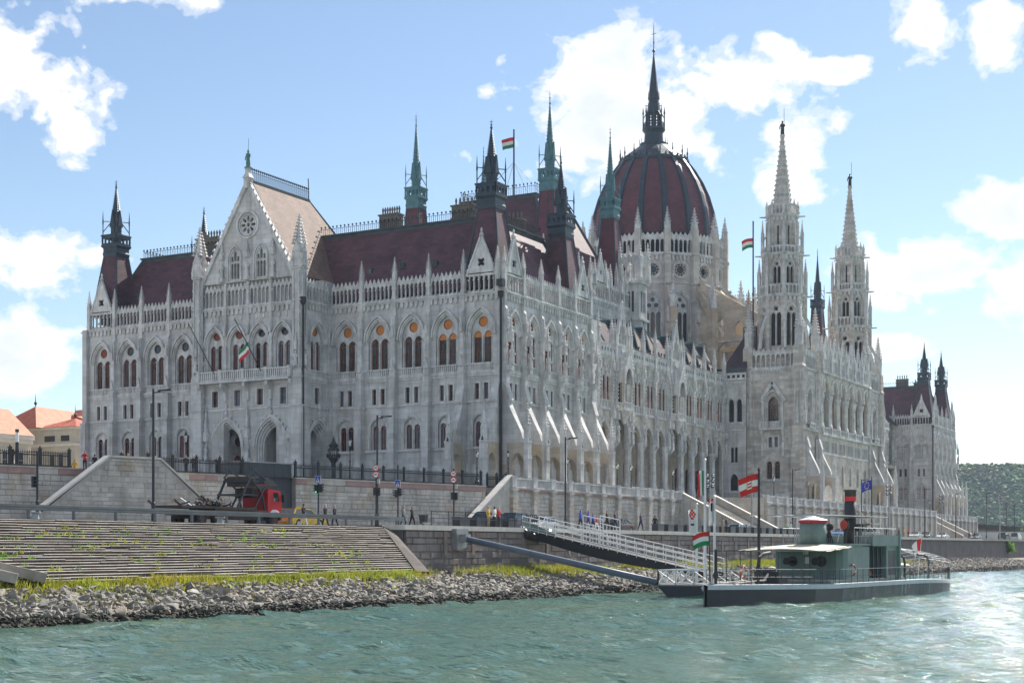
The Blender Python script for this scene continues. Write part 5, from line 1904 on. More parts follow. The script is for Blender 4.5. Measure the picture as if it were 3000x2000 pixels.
# terrace of the building: wall, piers, balustrade
def balus_obj(parent, p0, p1, z, n=None, h=1.12):
    L = math.hypot(p1[0] - p0[0], p1[1] - p0[1])
    rz = math.atan2(p1[1] - p0[1], p1[0] - p0[0])
    key = ('bal', round(L, 2), h)
    me = cached(key, lambda: baluster_run(0, L, 0, h, -.14, .14, max(2, int(L / .34))).mesh('balustrade'))
    return ob('balustrade', me, parent, (p0[0], p0[1], z), rz)
def terrace(label, x, y0, y1, piers, limit=200, cat='wall'):
    t = empty('terrace_wall', (x, (y0 + y1) / 2, QZ), 0, label, cat)
    off = Vector(t.location)
    def to(name, mb): return ob(name, mb, t, tuple(-off))
    b = MB('wall_mortar'); b.box(x - .9, x, y0, y1, QZ - .2, GZ - .35); to('wall_core', b)
    b = MB('cap_red'); b.box(x - .9, x + .16, y0 - .05, y1, GZ - .35, GZ - .1); to('cap_course', b)
    b = MB('wall_stone'); b.box(x - .95, x + .25, y0 - .1, y1, GZ - .1, GZ + .06); to('coping', b)
    h = empty('stone_face', tuple(-off)); h.parent = t
    coursed(h, (x, y0, 0), (0, 1, 0), y1 - y0, QZ - .1, GZ - .4, (.38, .58), (.7, 1.7), 'wall_stone', None, limit)
    hb = empty('parapet', tuple(-off)); hb.parent = t
    ys = piers
    for i, y in enumerate(ys):
        b = MB('wall_stone')
        for j in range(9):
            z = QZ - .1 + j * .59
            w = .62 if j % 2 else .52
            b.box(x, x + .42, y - w, y + w, z + .02, z + .57)
        b.box(x, x + .5, y - .7, y + .7, GZ - .34, GZ - .11)
        to('pier', b)
        b = MB('stone_carved'); b.box(x - .3, x + .32, y - .48, y + .48, GZ + .06, GZ + 1.2); b.box(x - .36, x + .38, y - .54, y + .54, GZ + 1.2, GZ + 1.32)
        to('parapet_post', b)
    for a_, c_ in zip(ys[:-1], ys[1:]):
        balus_obj(hb, (x, a_ + .48), (x, c_ - .48), GZ + .06)
    return t
terrace('tall ashlar terrace wall with rusticated piers and balustrade below near corner', TE, -5.2, 46.2,
        [-4.7] + [.4 + 4.71 * i for i in range(6)] + [30.2, 34.2, 38.2, 42.2, 45.8], 260)
terrace('ashlar terrace wall with balustrade before the twin towers', CE, 66, 180, [66.5 + 4.71 * i for i in range(25)], 220)
terrace('far ashlar terrace wall under the distant end block', TE, 200, 252, [200.5 + 4.71 * i for i in range(12)], 40)
b = MB('wall_stone'); b.box(TE - .3, TE, 59.4, 66, QZ - .1, GZ + .9); b.box(TE, CE, 65.6, 66, QZ - .1, GZ + .9)
t_ = tag(ob('terrace_return', b), 'short ashlar return wall beside the middle stairs', 'wall')
b = MB('wall_stone'); b.box(TE - .3, TE, 180, 186.8, QZ - .1, GZ + .9); b.box(TE, CE, 180, 180.4, QZ - .1, GZ + .9)
tag(ob('terrace_return', b), 'short ashlar return wall beyond the twin towers', 'wall')
def stairs(label, x0, x1, y0, y1, n=32):
    t = empty('stone_stairs', ((x0 + x1) / 2, (y0 + y1) / 2, QZ), 0, label, 'stairs')
    off = Vector(t.location)
    for k in range(n):
        z = GZ - (GZ - QZ) * (k + 1) / n
        xa = x0 + (x1 - x0) * k / n
        b = MB('step_stone'); b.box(xa, xa + (x1 - x0) / n + .02, y0, y1, QZ - .1, z + (GZ - QZ) / n - .002 * k * 0); ob('step', b, t, tuple(-off))
    for y in (y0 - .35, y1 + .35):
        b = MB('wall_stone')
        poly = [(x0 - .4, QZ - .1), (x1 + .3, QZ - .1), (x1 + .3, QZ + .9), (x0, GZ + 1.0), (x0 - .4, GZ + 1.0)]
        b.ext(poly, y - .3, y + .3); ob('side_wall', b, t, tuple(-off))
        b = MB('coping_white'); b.add([(x0, y - .4, GZ + 1.02), (x1 + .4, y - .4, QZ + .92), (x1 + .4, y + .4, QZ + .92), (x0, y + .4, GZ + 1.02),
                                 (x0, y - .4, GZ + 1.2), (x1 + .4, y - .4, QZ + 1.1), (x1 + .4, y + .4, QZ + 1.1), (x0, y + .4, GZ + 1.2)],
                                [(0, 3, 2, 1), (4, 5, 6, 7), (0, 1, 5, 4), (1, 2, 6, 5), (2, 3, 7, 6), (3, 0, 4, 7)])
        ob('coping', b, t, tuple(-off))
stairs('broad stone stairs rising from quay road to arcade terrace behind flagpoles', TE, 14.2, 46.6, 59.0)
stairs('distant stone stairs with sloping side walls beyond the twin towers', TE, 14.2, 187.0, 199.6)
# stairs down along the terrace's north end
t = empty('stone_stairs', (2.4, -9.5, QZ), 0, 'stone stairs with sloping pale parapet at near terrace corner', 'stairs')
off = Vector(t.location)
for k in range(28):
    z = GZ - (GZ - QZ) * (k + 1) / 28
    ya = -5.2 - 9.4 * k / 28
    b = MB('step_stone'); b.box(.9, 3.5, ya - 9.4 / 28 - .02, ya, QZ - .1, z + .19); ob('step', b, t, tuple(-off))
b = MB('wall_stone'); b.extx([(-5.2, QZ - .1), (-15.0, QZ - .1), (-15.0, QZ + .7), (-5.2, GZ + 1.15)], 3.5, 4.05); ob('parapet', b, t, tuple(-off))
b = MB('coping_white'); b.add([(3.35, -5.0, GZ + 1.3), (4.2, -5.0, GZ + 1.3), (4.2, -15.2, QZ + .72), (3.35, -15.2, QZ + .72), (3.35, -5.0, GZ + 1.48), (4.2, -5.0, GZ + 1.48), (4.2, -15.2, QZ + .9), (3.35, -15.2, QZ + .9)],
                        [(0, 3, 2, 1), (4, 5, 6, 7), (0, 1, 5, 4), (1, 2, 6, 5), (2, 3, 7, 6), (3, 0, 4, 7)]); ob('coping', b, t, tuple(-off))

# -------------------------------------------------- river side: quay wall, steps, bank
QX = 28.6
qw = empty('quay_wall', (QX, 0, 3), 0, 'long dark stone quay wall with pale coping above the rocks', 'wall')
qo = Vector(qw.location)
b = MB('quay_mortar')
b.add([(QX, -65.3, QZ - .3), (QX, 60, QZ - .3), (33, 250, QZ - .3), (60, 900, QZ - .3), (QX + .35, -65.3, 1.0), (QX + .35, 60, 1.0), (33.3, 250, 1), (60.3, 900, 1.0)], [(0, 1, 5, 4), (1, 2, 6, 5), (2, 3, 7, 6)])
b.add([(26.9, -65.4, QZ - .3), (QX, -65.4, QZ - .3), (QX + .4, -65.4, 1.0), (26.9, -65.4, 1.0)], [(0, 1, 2, 3)])
b.box(26.9, QX - .1, -65.3, -64, 1.5, QZ - .3)
ob('wall_core', b, qw, tuple(-qo))
qf = empty('stone_face', tuple(-qo)); qf.parent = qw
coursed(qf, (QX + .1, -65.2, 0), (0, 1, 0), 125, 2.2, QZ - .38, (.42, .6), (.7, 1.9), 'quay_stone', None, 300, None, .16)
y = -65.6
while y < 250:
    L = RS.uniform(1.5, 2.6)
    xx = QX if y < 60 else QX + (33 - QX) * (y - 60) / 190
    b = MB('coping_white'); b.box(-1.5, .32, 0, L - .03, -.36, 0)
    if y < 130:
        ob('coping_stone', b, qw, (xx - qo.x, y - qo.y, QZ + .02 - qo.z), -math.atan2(33 - QX, 190) if y > 60 else 0)
    y += L
b = MB('paving'); b.add([(30.1 - .8, 128, QZ - .33), (30.1 + .55, 128, QZ - .33), (33.4, 250, QZ - .33), (32, 250, QZ - .33), (60.4, 900, QZ - .33), (59, 900, QZ - .33),
                         (30.1 - .8, 128, QZ + .02), (30.1 + .55, 128, QZ + .02), (33.4, 250, QZ + .02), (32, 250, QZ + .02), (60.4, 900, QZ + .02), (59, 900, QZ + .02)],
                        [(6, 7, 8, 9), (9, 8, 10, 11), (1, 2, 8, 7), (2, 4, 10, 8)]); ob('coping', b, qw, tuple(-qo))
for i in range(46):       # shallow pilaster strips on the wall
    y = -60 + i * 4.1
    if y < 60:
        b = cached('pil', lambda: MB('quay_stone').box(-.1, .22, -.22, .22, QZ - 2.2, QZ - .4).mesh('pilaster_strip'))
        ob('pilaster_strip', b, qw, (QX + .06 - qo.x, y - qo.y, -qo.z))

rs = empty('river_steps', (30, -95, 3), 0, 'wide weathered stone river steps with weeds in the joints', 'steps')
ro = Vector(rs.location)
NR = 23
for k in range(NR):
    z = QZ - .12 - (QZ - 2.95) * k / NR
    xa = 26.8 + 7.6 * k / NR
    ye = -65.45 - 7.2 * max(0, (k - 1)) / NR
    b = MB('step_stone')
    y = -170.0
    first = True
    rk = random.Random(100 + k)
    while y < ye - .1:
        L = min(rk.uniform(1.6, 3.6), ye - y)
        dz, dx = rk.uniform(-.025, .012), rk.uniform(-.03, .03)
        if rk.random() < .04: dz -= .06
        b.use('step_shade').box(xa - .3, xa + 7.6 / NR + dx - .05, y + .008, y + L - .008, z - .6, z + dz - .03)
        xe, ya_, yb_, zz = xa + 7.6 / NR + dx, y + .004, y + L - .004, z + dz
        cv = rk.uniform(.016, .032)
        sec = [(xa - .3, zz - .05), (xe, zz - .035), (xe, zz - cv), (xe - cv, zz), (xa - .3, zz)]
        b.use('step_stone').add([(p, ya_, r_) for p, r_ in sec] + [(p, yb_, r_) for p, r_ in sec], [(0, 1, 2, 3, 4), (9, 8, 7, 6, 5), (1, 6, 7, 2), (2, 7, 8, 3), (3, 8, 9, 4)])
        y += L
    ob('step', b, rs, tuple(-ro))
b = MB('step_shade')      # slanted end wall added where steps lie in shadow, shade put into its colour
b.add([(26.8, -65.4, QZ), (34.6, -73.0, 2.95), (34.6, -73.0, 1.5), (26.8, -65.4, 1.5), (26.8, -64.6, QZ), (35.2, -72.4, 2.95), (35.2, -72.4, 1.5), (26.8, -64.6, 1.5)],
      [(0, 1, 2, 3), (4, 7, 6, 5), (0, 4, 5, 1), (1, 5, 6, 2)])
ob('shaded_end_wall', b, rs, tuple(-ro))
# oblique ramp kerbs crossing the steps at the left edge
for k in range(3):
    b = MB('step_stone')
    y0_ = -106.2 - k * 1.7
    z0_, z1_ = 5.2, 2.95
    p0, p1 = Vector((28.4, y0_ - 5.2, z0_ + .25)), Vector((34.8, y0_ + 1.5, z1_ + .15))
    b.bar(p0, p1, .55, .45); ob('ramp_kerb', b, rs, tuple(-ro))

# river bank ground under rocks
def shore_x(y):
    pts = [(-200, 35.0), (-110, 37.7), (-92, 38.6), (-82, 39.6), (-48, 40.8), (66, 43.6), (250, 48), (900, 76)]
    for (a_, xa), (c_, xc) in zip(pts[:-1], pts[1:]):
        if y <= c_: return xa + (xc - xa) * (y - a_) / (c_ - a_)
    return 76
def bank_top(y):
    """(x, z) where the bank meets steps or wall"""
    if y < -73: return 34.2, 2.9
    if y < -65: return 34.2 - (y + 73) * .7, 2.85
    if y < 60: return QX + .1, 2.75
    return QX + .1 + (33 - QX) * min(1, (y - 60) / 190) + max(0, (y - 250) * .0415), 2.6
def bank_z(x, y):
    xt, zt_ = bank_top(y)
    xs = shore_x(y)
    t = (x - xt) / max(.5, xs - xt)
    return zt_ + (WZ - .05 - zt_) * max(-.05, t) ** 1.15 if t > 0 else zt_
b = MB('earth')
ys = [-200 + i * 2.0 for i in range(170)] + [140 + i * 20 for i in range(39)]
cols = 8
for j, y in enumerate(ys):
    xt, _ = bank_top(y); xs = shore_x(y) + 1.5
    for i in range(cols + 1):
        x = xt - .4 + (xs - xt + .4) * i / cols
        b.v.append((x, y, bank_z(x, y) - .12 if i < cols else WZ - .6))
for j in range(len(ys) - 1):
    for i in range(cols):
        b.f.append((j * (cols + 1) + i, j * (cols + 1) + i + 1, (j + 1) * (cols + 1) + i + 1, (j + 1) * (cols + 1) + i)); b.m.append(0)
bank = tag(ob('river_bank', b), kind='structure')
# rocks
def rock_mesh(seed):
    r = random.Random(seed)
    bm = bmesh.new()
    for _ in range(r.randint(10, 15)):
        v = Vector((r.gauss(0, 1), r.gauss(0, 1), r.gauss(0, 1))).normalized()
        bm.verts.new((v.x * r.uniform(.8, 1.15), v.y * r.uniform(.6, .95), v.z * r.uniform(.3, .55)))
    bmesh.ops.convex_hull(bm, input=bm.verts)
    bmesh.ops.delete(bm, geom=[v for v in bm.verts if not v.link_faces], context='VERTS')
    vs = [tuple(v.co) for v in bm.verts]
    bm.verts.index_update()
    fs = [tuple(v.index for v in f.verts) for f in bm.faces]
    bm.free()
    return vs, fs
ROCKS = [rock_mesh(s) for s in range(14)]
def eul(r): return Matrix.Rotation(r.uniform(0, 6.28), 3, 'Z') @ Matrix.Rotation(r.gauss(.15, .45), 3, 'X') @ Matrix.Rotation(r.gauss(0, .4), 3, 'Y')
RR = random.Random(21)
rock_me = []
for vs, fs in ROCKS:
    m_ = MB('rock'); m_.add(vs, fs); rock_me.append(m_.mesh('rock'))
for i in range(300):
    y = -112 + RR.random() ** 1.25 * 68
    t = RR.uniform(.12, 1.02)
    xt, _ = bank_top(y); xs = shore_x(y)
    if y < -73: t = RR.uniform(.28, 1.0)
    x = xt + (xs - xt) * t
    s = RR.choice([.18, .22, .26, .32, .40]) * (1.15 if y < -90 else .95)
    o = ob('rock', rock_me[i % 14], bank, (x, y, bank_z(x, y) + s * .22))
    o.rotation_euler = eul(RR).to_euler()
    o.scale = (s, s, s)
b = MB('rock')
for i in range(40000):
    y = -125 + RR.random() ** 1.5 * 260
    lim = .02 if y > -65 else .22
    t = RR.uniform(lim, 1.04)
    if y > -65 and t < .33 and RR.random() < .6: continue
    if y < -73 and t < .4 and RR.random() < .5: continue
    xt, _ = bank_top(y); xs = shore_x(y)
    x = xt + (xs - xt) * t
    s = (.08 + .22 * RR.random() ** 1.8) * (1.1 if t < .85 else .8)
    M = eul(RR)
    vs, fs = ROCKS[RR.randrange(14)]
    z = bank_z(x, y) + s * .15
    b.add([(M @ Vector(v)) * s + Vector((x, y, z)) for v in vs], fs)
tag(ob('rocks', b, bank), kind='stuff')

# grass and weeds
def tuft(b, x, y, z, h, n, r, rnd):
    for _ in range(n):
        a_ = rnd.uniform(0, 6.28); d = rnd.uniform(0, r)
        px, py = x + d * math.cos(a_), y + d * math.sin(a_)
        hh = h * rnd.uniform(.5, 1.1); w = rnd.uniform(.02, .05)
        lx, ly = rnd.gauss(0, .35) * hh, rnd.gauss(0, .35) * hh
        ca, sa = math.cos(a_ * 3), math.sin(a_ * 3)
        b.add([(px - w * ca, py - w * sa, z), (px + w * ca, py + w * sa, z), (px + lx, py + ly, z + hh)], [(0, 1, 2)])
RG = random.Random(31)
b = MB('grass')
for i in range(8200):
    y = -125 + RG.random() * 190
    xt, _ = bank_top(y); xs = shore_x(y)
    if y < -65:
        x = xt + .1 + abs(RG.gauss(0, .7))
        if RG.random() < .1: x += RG.uniform(0, 1.5)
    else:
        x = xt + (xs - xt) * abs(RG.gauss(.10, .13)) + .1
        if math.sin(y * .23) + RG.gauss(0, .5) < -.2: continue
    tuft(b, x, y, bank_z(x, y) - .05, RG.uniform(.18, .46) if y < -65 else RG.uniform(.25, .7), 8, .3, RG)
tag(ob('bank_grass', b), 'yellow-green grass along the foot of quay and steps', 'grass', kind='stuff')
b = MB('weed', 'grass')
for i in range(150):
    k = RG.randrange(3, NR)
    y = RG.uniform(-112, -74)
    xa = 26.8 + 7.6 * k / NR
    z = QZ - .12 - (QZ - 2.95) * k / NR
    b.use('weed' if RG.random() < .5 else 'grass')
    c_ = RG.random() < .25
    for j in range(6 if c_ else 2):
        tuft(b, xa + RG.uniform(.0, .2), y + (RG.uniform(-1.2, 1.2) if c_ else RG.uniform(-.2, .2)), z, RG.uniform(.1, .28), 8, .12, RG)
for (y, n) in ((-84, 60), (-90, 40), (-78, 30)):
    for j in range(n): tuft(b, 30.0 + RG.uniform(-.1, .1), y + RG.uniform(-2.2, 2.2), 4.62, .16, 8, .12, RG)
tag(ob('step_weeds', b), 'small green weeds sprouting between the river steps', 'weeds', kind='stuff')

# -------------------------------------------------- water
def water_mat():
    m = bpy.data.materials.new('water'); m.use_nodes = True
    N = NT(m.node_tree); bs = m.node_tree.nodes['Principled BSDF']
    geo = N.n('ShaderNodeNewGeometry')
    mp = N.n('ShaderNodeMapping', ins={0: geo.outputs['Position']}); mp.inputs['Rotation'].default_value = (0, 0, R(30)); mp.inputs['Scale'].default_value = (.55, 1.0, 1)
    n1 = N.noise(mp.outputs[0], 1.5, 4.0, .55, .4)
    n2 = N.noise(mp.outputs[0], 5.0, 5.0, .6, .6)
    n3 = N.noise(geo.outputs['Position'], .05, 3.0, .5)
    col = N.mix(N.ramp(n3, [(.35, 0.0), (.65, 1.0)]), (0.042, 0.106, 0.086), (0.060, 0.114, 0.074))
    N.put(bs, 'Base Color', col)
    bs.inputs['Roughness'].default_value = .05
    bs.inputs['IOR'].default_value = 1.33
    h = N.math('ADD', N.math('MULTIPLY', n1, .28), N.math('MULTIPLY', n2, .07))
    bn = N.n('ShaderNodeBump', ins={'Height': h}); bn.inputs['Strength'].default_value = 1.0; bn.inputs['Distance'].default_value = 1.0
    m.node_tree.links.new(bn.outputs[0], bs.inputs['Normal'])
    MATS['water'] = m
water_mat()
xs_ = np.concatenate([np.arange(30, 122, .32)]); ysw = np.concatenate([np.arange(-152, -20, .32), np.arange(-20, 60, .8)])
X, Y = np.meshgrid(xs_, ysw, indexing='ij')
Z = np.zeros_like(X)
rw = np.random.RandomState(4)
for i in range(60):
    lam = np.exp(rw.uniform(np.log(.8), np.log(3.6)))
    th = R(-62) + rw.normal(0, .55)
    k = 2 * PI / lam
    Z += .0052 * lam ** .9 * np.sin(k * (X * np.cos(th) + Y * np.sin(th)) + rw.uniform(0, 6.28))
Z = WZ + Z + .5 * Z * np.abs(Z) * 4
verts = np.stack([X, Y, Z], -1).reshape(-1, 3)
nx, ny = X.shape
ii, jj = np.meshgrid(np.arange(nx - 1), np.arange(ny - 1), indexing='ij')
f = np.stack([ii * ny + jj, (ii + 1) * ny + jj, (ii + 1) * ny + jj + 1, ii * ny + jj + 1], -1).reshape(-1, 4)
me = bpy.data.meshes.new('river_water')
outer = [(30, -152), (121.68, -152), (121.68, 59.2), (30, 59.2)]
e0 = len(verts)
O = [(-300, -600), (900, -600), (900, 3000), (20, 3000)]
ev = [(-60, -600, WZ), (900, -600, WZ), (900, 2400, WZ), (20, 2400, WZ), (30, -152, WZ - .02), (121.68, -152, WZ - .02), (121.68, 59.2, WZ - .02), (30, 59.2, WZ - .02)]
ef = [(e0, e0 + 1, e0 + 5, e0 + 4), (e0 + 1, e0 + 2, e0 + 6, e0 + 5), (e0 + 2, e0 + 3, e0 + 7, e0 + 6), (e0 + 3, e0, e0 + 4, e0 + 7)]
me.from_pydata([tuple(v) for v in verts] + ev, [], [tuple(int(q) for q in r) for r in f] + ef)
me.polygons.foreach_set('use_smooth', [True] * len(me.polygons))
me.materials.append(MATS['water'])
tag(ob('river_water', me), kind='structure')
# ground beyond
gsheet('far_ground', [(-2500, -900), (-60, -900), (-60, -300), (-60, 900), (58, 900), (120, 2400), (-2500, 2400)], QZ - .4, 'earth')

# -------------------------------------------------- wooded hill far behind
HR = random.Random(77)
hx0, hy0 = -250, 1350
def hill_h(x, y):
    u = (x - hx0) / 620.0; v = (y - hy0) / 330.0
    f = max(0, 1 - u * u) ** .6 * max(0, 1 - v * v)
    return 72 * min(1, f * 1.6) + 3 * math.sin(x * .012)
b = MB('forest')
n = 40
for j in range(n + 1):
    for i in range(n + 1):
        x = hx0 - 640 + 1280 * i / n; y = hy0 - 340 + 680 * j / n
        b.v.append((x, y, 4 + hill_h(x, y)))
for j in range(n):
    for i in range(n):
        b.f.append((j * (n + 1) + i, j * (n + 1) + i + 1, (j + 1) * (n + 1) + i + 1, (j + 1) * (n + 1) + i)); b.m.append(0)
tag(ob('wooded_hill', b), kind='structure')
b = MB('forest')
for i in range(17000):
    x = HR.uniform(-300, -60); y = HR.uniform(hy0 - 330, hy0 - 20)
    z = 4 + hill_h(x, y)
    s = HR.uniform(1.1, 3.0)
    vs, fs = ROCKS[HR.randrange(14)]
    M = eul(HR)
    b.add([(M @ Vector(v)) * s * HR.uniform(.85, 1.2) + Vector((x, y, z + s * .7)) for v in vs], fs)
tag(ob('hill_woodland', b, smooth=True), 'dense mixed woodland covering the distant hill', 'woodland', kind='stuff')
# ================================================================== STREET FURNITURE, FLAGS, VEHICLES, PEOPLE
mat('lamp_glass', (0.75, 0.76, 0.74), 0.3, spec=0.6)
mat('flag_red', (0.62, 0.02, 0.02), 0.8); mat('flag_white', (0.78, 0.78, 0.76), 0.8); mat('flag_green', (0.01, 0.22, 0.07), 0.8)
mat('flag_blue', (0.01, 0.04, 0.42), 0.8); mat('flag_gold', (0.7, 0.42, 0.03), 0.7)
mat('sign_blue', (0.01, 0.06, 0.38), 0.5); mat('sign_red', (0.55, 0.015, 0.015), 0.5); mat('sign_black', (0.01, 0.01, 0.012), 0.5)
mat('white_metal', (0.72, 0.73, 0.73), 0.5, var=0.08)
mat('light_green', (0.02, 0.5, 0.25), 0.4, emit=((0.05, 0.9, 0.45), .5))
mat('rubber', (0.018, 0.018, 0.02), 0.85); mat('chrome', (0.5, 0.5, 0.5), 0.25, metal=1.0)
mat('car_glass', (0.02, 0.025, 0.03), 0.05, spec=0.9)
mat('head_lamp', (0.7, 0.72, 0.75), 0.15); mat('tail_lamp', (0.45, 0.01, 0.01), 0.3)
mat('plaster', (0.52, 0.47, 0.38), 0.9, var=0.12, vscale=0.6); mat('plaster_white', (0.66, 0.62, 0.55), 0.9, var=0.1)
mat('red_tile', (0.46, 0.10, 0.05), 0.8, var=0.2, vscale=0.8, blocks=(0.4, 0.3, 0.75, 0.12)); mat('orange_tile', (0.50, 0.235, 0.15), 0.8, var=0.15, vscale=0.8, blocks=(0.4, 0.3, 0.8, 0.1))
mat('old_tile', (0.33, 0.24, 0.18), 0.9, var=0.35, vscale=1.2, blocks=(0.4, 0.3, 0.7, 0.25))
mat('zinc', (0.42, 0.43, 0.42), 0.5, metal=0.3, var=0.15)

# -------------------------------------------------- iron fences on the retaining wall
def fence(label, p0, p1, z, step=2.9, thin=False):
    p0, p1 = Vector(p0), Vector(p1)
    L = (p1 - p0).length
    rz = math.atan2(p1.y - p0.y, p1.x - p0.x)
    f = empty('iron_fence', (p0.x, p0.y, z), rz, label, 'fence')
    n = max(1, round(L / step))
    st_ = L / n
    def post():
        b = MB('iron'); b.cbox(0, 0, 0, 1.5, .11); b.cbox(0, 0, 1.5, 1.58, .15); b.ring(0, 0, [(.05, 1.58), (.1, 1.68), (.02, 1.8)], 6); b.cbox(0, 0, 0, .18, .16); return b.mesh('post')
    def panel_():
        b = MB('iron')
        for zz in (.10, .95, 1.18): b.box(.1, st_ - .1, -.03, .03, zz, zz + .06)
        k = int(st_ / .155)
        for i in range(1, k):
            u = st_ * i / k
            b.box(u - .022, u + .022, -.02, .02, .1, 1.30)
            b.ring(u, 0, [(.045, 1.28), (.03, 1.34), (.008, 1.42)], 4)
            b.box(u - .07, u + .07, -.015, .015, 1.02, 1.07)
        b.box(.1, st_ - .1, -.06, .06, 0, .09)
        return b.mesh('picket_panel')
    pm = cached('fpost', post); pn = cached(('fp', round(st_, 3)), panel_)
    for i in range(n + 1): ob('post', pm, f, (i * st_, 0, 0))
    for i in range(n): ob('picket_panel', pn, f, (i * st_, 0, 0))
fence('black iron picket fence above far left retaining wall', wp(-20, -.3), wp(7.6, -.3), GZ + .04)
fence('black iron picket fence between stair block and slate gateway', wp(15.5, -.3), wp(26.0, -.3), GZ + .04)
fence('long black iron picket fence above wall right of slate gateway', wp(32.4, -.3), wp(58.6, -.3), GZ + .04)
fence('short black iron fence beside rain pipe at near corner', (.9, -5.1), (3.4, -5.1), GZ + .04, 1.3)

# -------------------------------------------------- lamps
def lantern_lamp(label, x, y, z, h=3.4, big=False, group='ornate lanterns of the terrace'):
    t = empty('lantern_lamp', (x, y, z), 0, label, 'lamp', group)
    k = 1.0 if not big else 1.35
    def pole():
        b = MB('iron')
        b.cbox(0, 0, 0, .35, .34); b.ring(0, 0, [(.26, .35), (.3, .6), (.14, .75), (.20, .95), (.09, 1.1), (.07, h * .5), (.11, h * .52), (.06, h * .55), (.05, h * .78), (.12, h * .80), (.05, h * .82)], 8)
        return b.mesh('post')
    def lan():
        b = MB('lamp_glass'); b.ring(0, 0, [(.13 * k, h * .82), (.24 * k, h * .93)], 6); return b.mesh('lantern')
    def cage():
        b = MB('iron')
        for i in range(6):
            a = 2 * PI * i / 6
            b.bar((.135 * k * math.cos(a), .135 * k * math.sin(a), h * .82), (.25 * k * math.cos(a), .25 * k * math.sin(a), h * .93), .035)
        b.ring(0, 0, [(.28 * k, h * .93), (.10 * k, h * .97), (.12 * k, h * .98), (.03, h)], 6); b.ring(0, 0, [(.05, h * .8), (.15 * k, h * .82)], 6)
        return b.mesh('lantern_frame')
    ob('post', cached(('lpole', h), pole), t); l = ob('lantern', cached(('llan', h, k), lan), t); ob('lantern_frame', cached(('lcage', h, k), cage), l)
TL = [(-3.9, 'by near terrace corner post'), (11.4, 'on terrace before third buttress'), (26.2, 'where buttresses meet the arcade'), (30.7, 'before the first arcade columns'), (45.4, 'at top left of middle stairs'),
      (60.2, 'at top right of middle stairs')]
for y, w in TL: lantern_lamp('black ornate lantern lamp ' + w, 3.0, y, GZ + .05, 4.3)
for y, w in ((72.6, 'before blank wall left of near tower'), (90.4, 'before blind arch of near tower'), (111.1, 'left of funnel before the loggia'), (125.7, 'right of funnel before the loggia')): lantern_lamp('black ornate lantern lamp ' + w, 9.0, y, GZ + .05, 4.3)
for y, w in ((203, 'below the far end block'), (215, 'at far end of terrace wall')): lantern_lamp('distant black lantern lamp ' + w, 3.2, y, GZ + .05, 4.3)
lantern_lamp('tall black lantern lamp before left wing windows', -38.5, -12, GZ, 7.6, group='lanterns on the square')
lantern_lamp('slim black lantern lamp before entrance side arch', -13.6, -12, GZ, 6.0, group='lanterns on the square')
lantern_lamp('black lantern lamp before the last north bay', 1.8, -9.0, GZ, 4.0, group='lanterns on the square')
# large candelabrum
t = empty('candelabrum', (-15.6, -12.5, GZ), 0, 'massive dark bronze candelabrum with crowned lantern before north facade', 'lamp'); t.scale = (.78, .78, .8)
b = MB('bronze'); b.ring(0, 0, [(.7, 0), (.7, .4), (.35, .6), (.3, 3.2), (.42, 3.4), (.3, 3.6), (.7, 4.2), (.8, 4.5)], 8); ob('post', b, t)
b = MB('bronze')
for i in range(8):
    a = PI / 4 * i; b.bar((.5 * math.cos(a), .5 * math.sin(a), 4.4), (.8 * math.cos(a), .8 * math.sin(a), 5.6), .07); b.ring(.95 * math.cos(a), .95 * math.sin(a), [(.05, 4.4), (.16, 4.8), (.1, 5.1)], 6)
b.ring(0, 0, [(.95, 5.6), (.6, 6.1), (.75, 6.3), (.3, 6.8), (.05, 7.6)], 8); ob('lantern_crown', b, t)

def street_light(label, x, y, h=8.3, arm=1.0, z=QZ - .1, group='tall street lights on the quay'):
    t = empty('street_light', (x, y, z), R(28.9), label, 'street light', group)
    b = MB('steel_dark'); b.ring(0, 0, [(.13, 0), (.12, 1.2), (.09, 1.25), (.07, h)], 8); ob('pole', b, t)
    b = MB('steel_dark'); b.bar((0, 0, h - .25), (arm, 0, h - .15), .07); b.add([(arm * .3, -.12, h - .18), (arm * 1.15, -.12, h - .12), (arm * 1.15, .12, h - .12), (arm * .3, .12, h - .18), (arm * .3, -.1, h - .08), (arm * 1.1, -.1, h - .02), (arm * 1.1, .1, h - .02), (arm * .3, .1, h - .08)],
        [(0, 3, 2, 1), (4, 5, 6, 7), (0, 1, 5, 4), (1, 2, 6, 5), (2, 3, 7, 6), (3, 0, 4, 7)]); hd = ob('lamp_head', b, t)
    b = MB('lamp_glass'); b.box(arm * .45, arm * 1.05, -.08, .08, h - .2, h - .16); ob('lamp_lens', b, hd)
street_light('tall black street light before stair block', 24, -85.9, 8.1)
street_light('tall black street light carrying the 40 sign', 22, -58.9, 8.7)
street_light('tall black street light beside blue-jacketed walkers', 24, -30.7, 8.8)
street_light('tall black street light before the near tower', 20, 48.4, 9.6)
street_light('tall black street light right of the funnel', 20, 83.8, 9.6)
street_light('tall black street light before far end block corner', 20, 127, 9.6)
street_light('tall black street light before far end block buttresses', 20, 153.5, 9.6)
street_light('tall black street light left of hill gap', 20, 184.5, 10.6)
street_light('thin street light at right of hill gap', 20, 207.7, 9.2)
street_light('thin street light nearest right picture edge', 20, 218, 8.8)
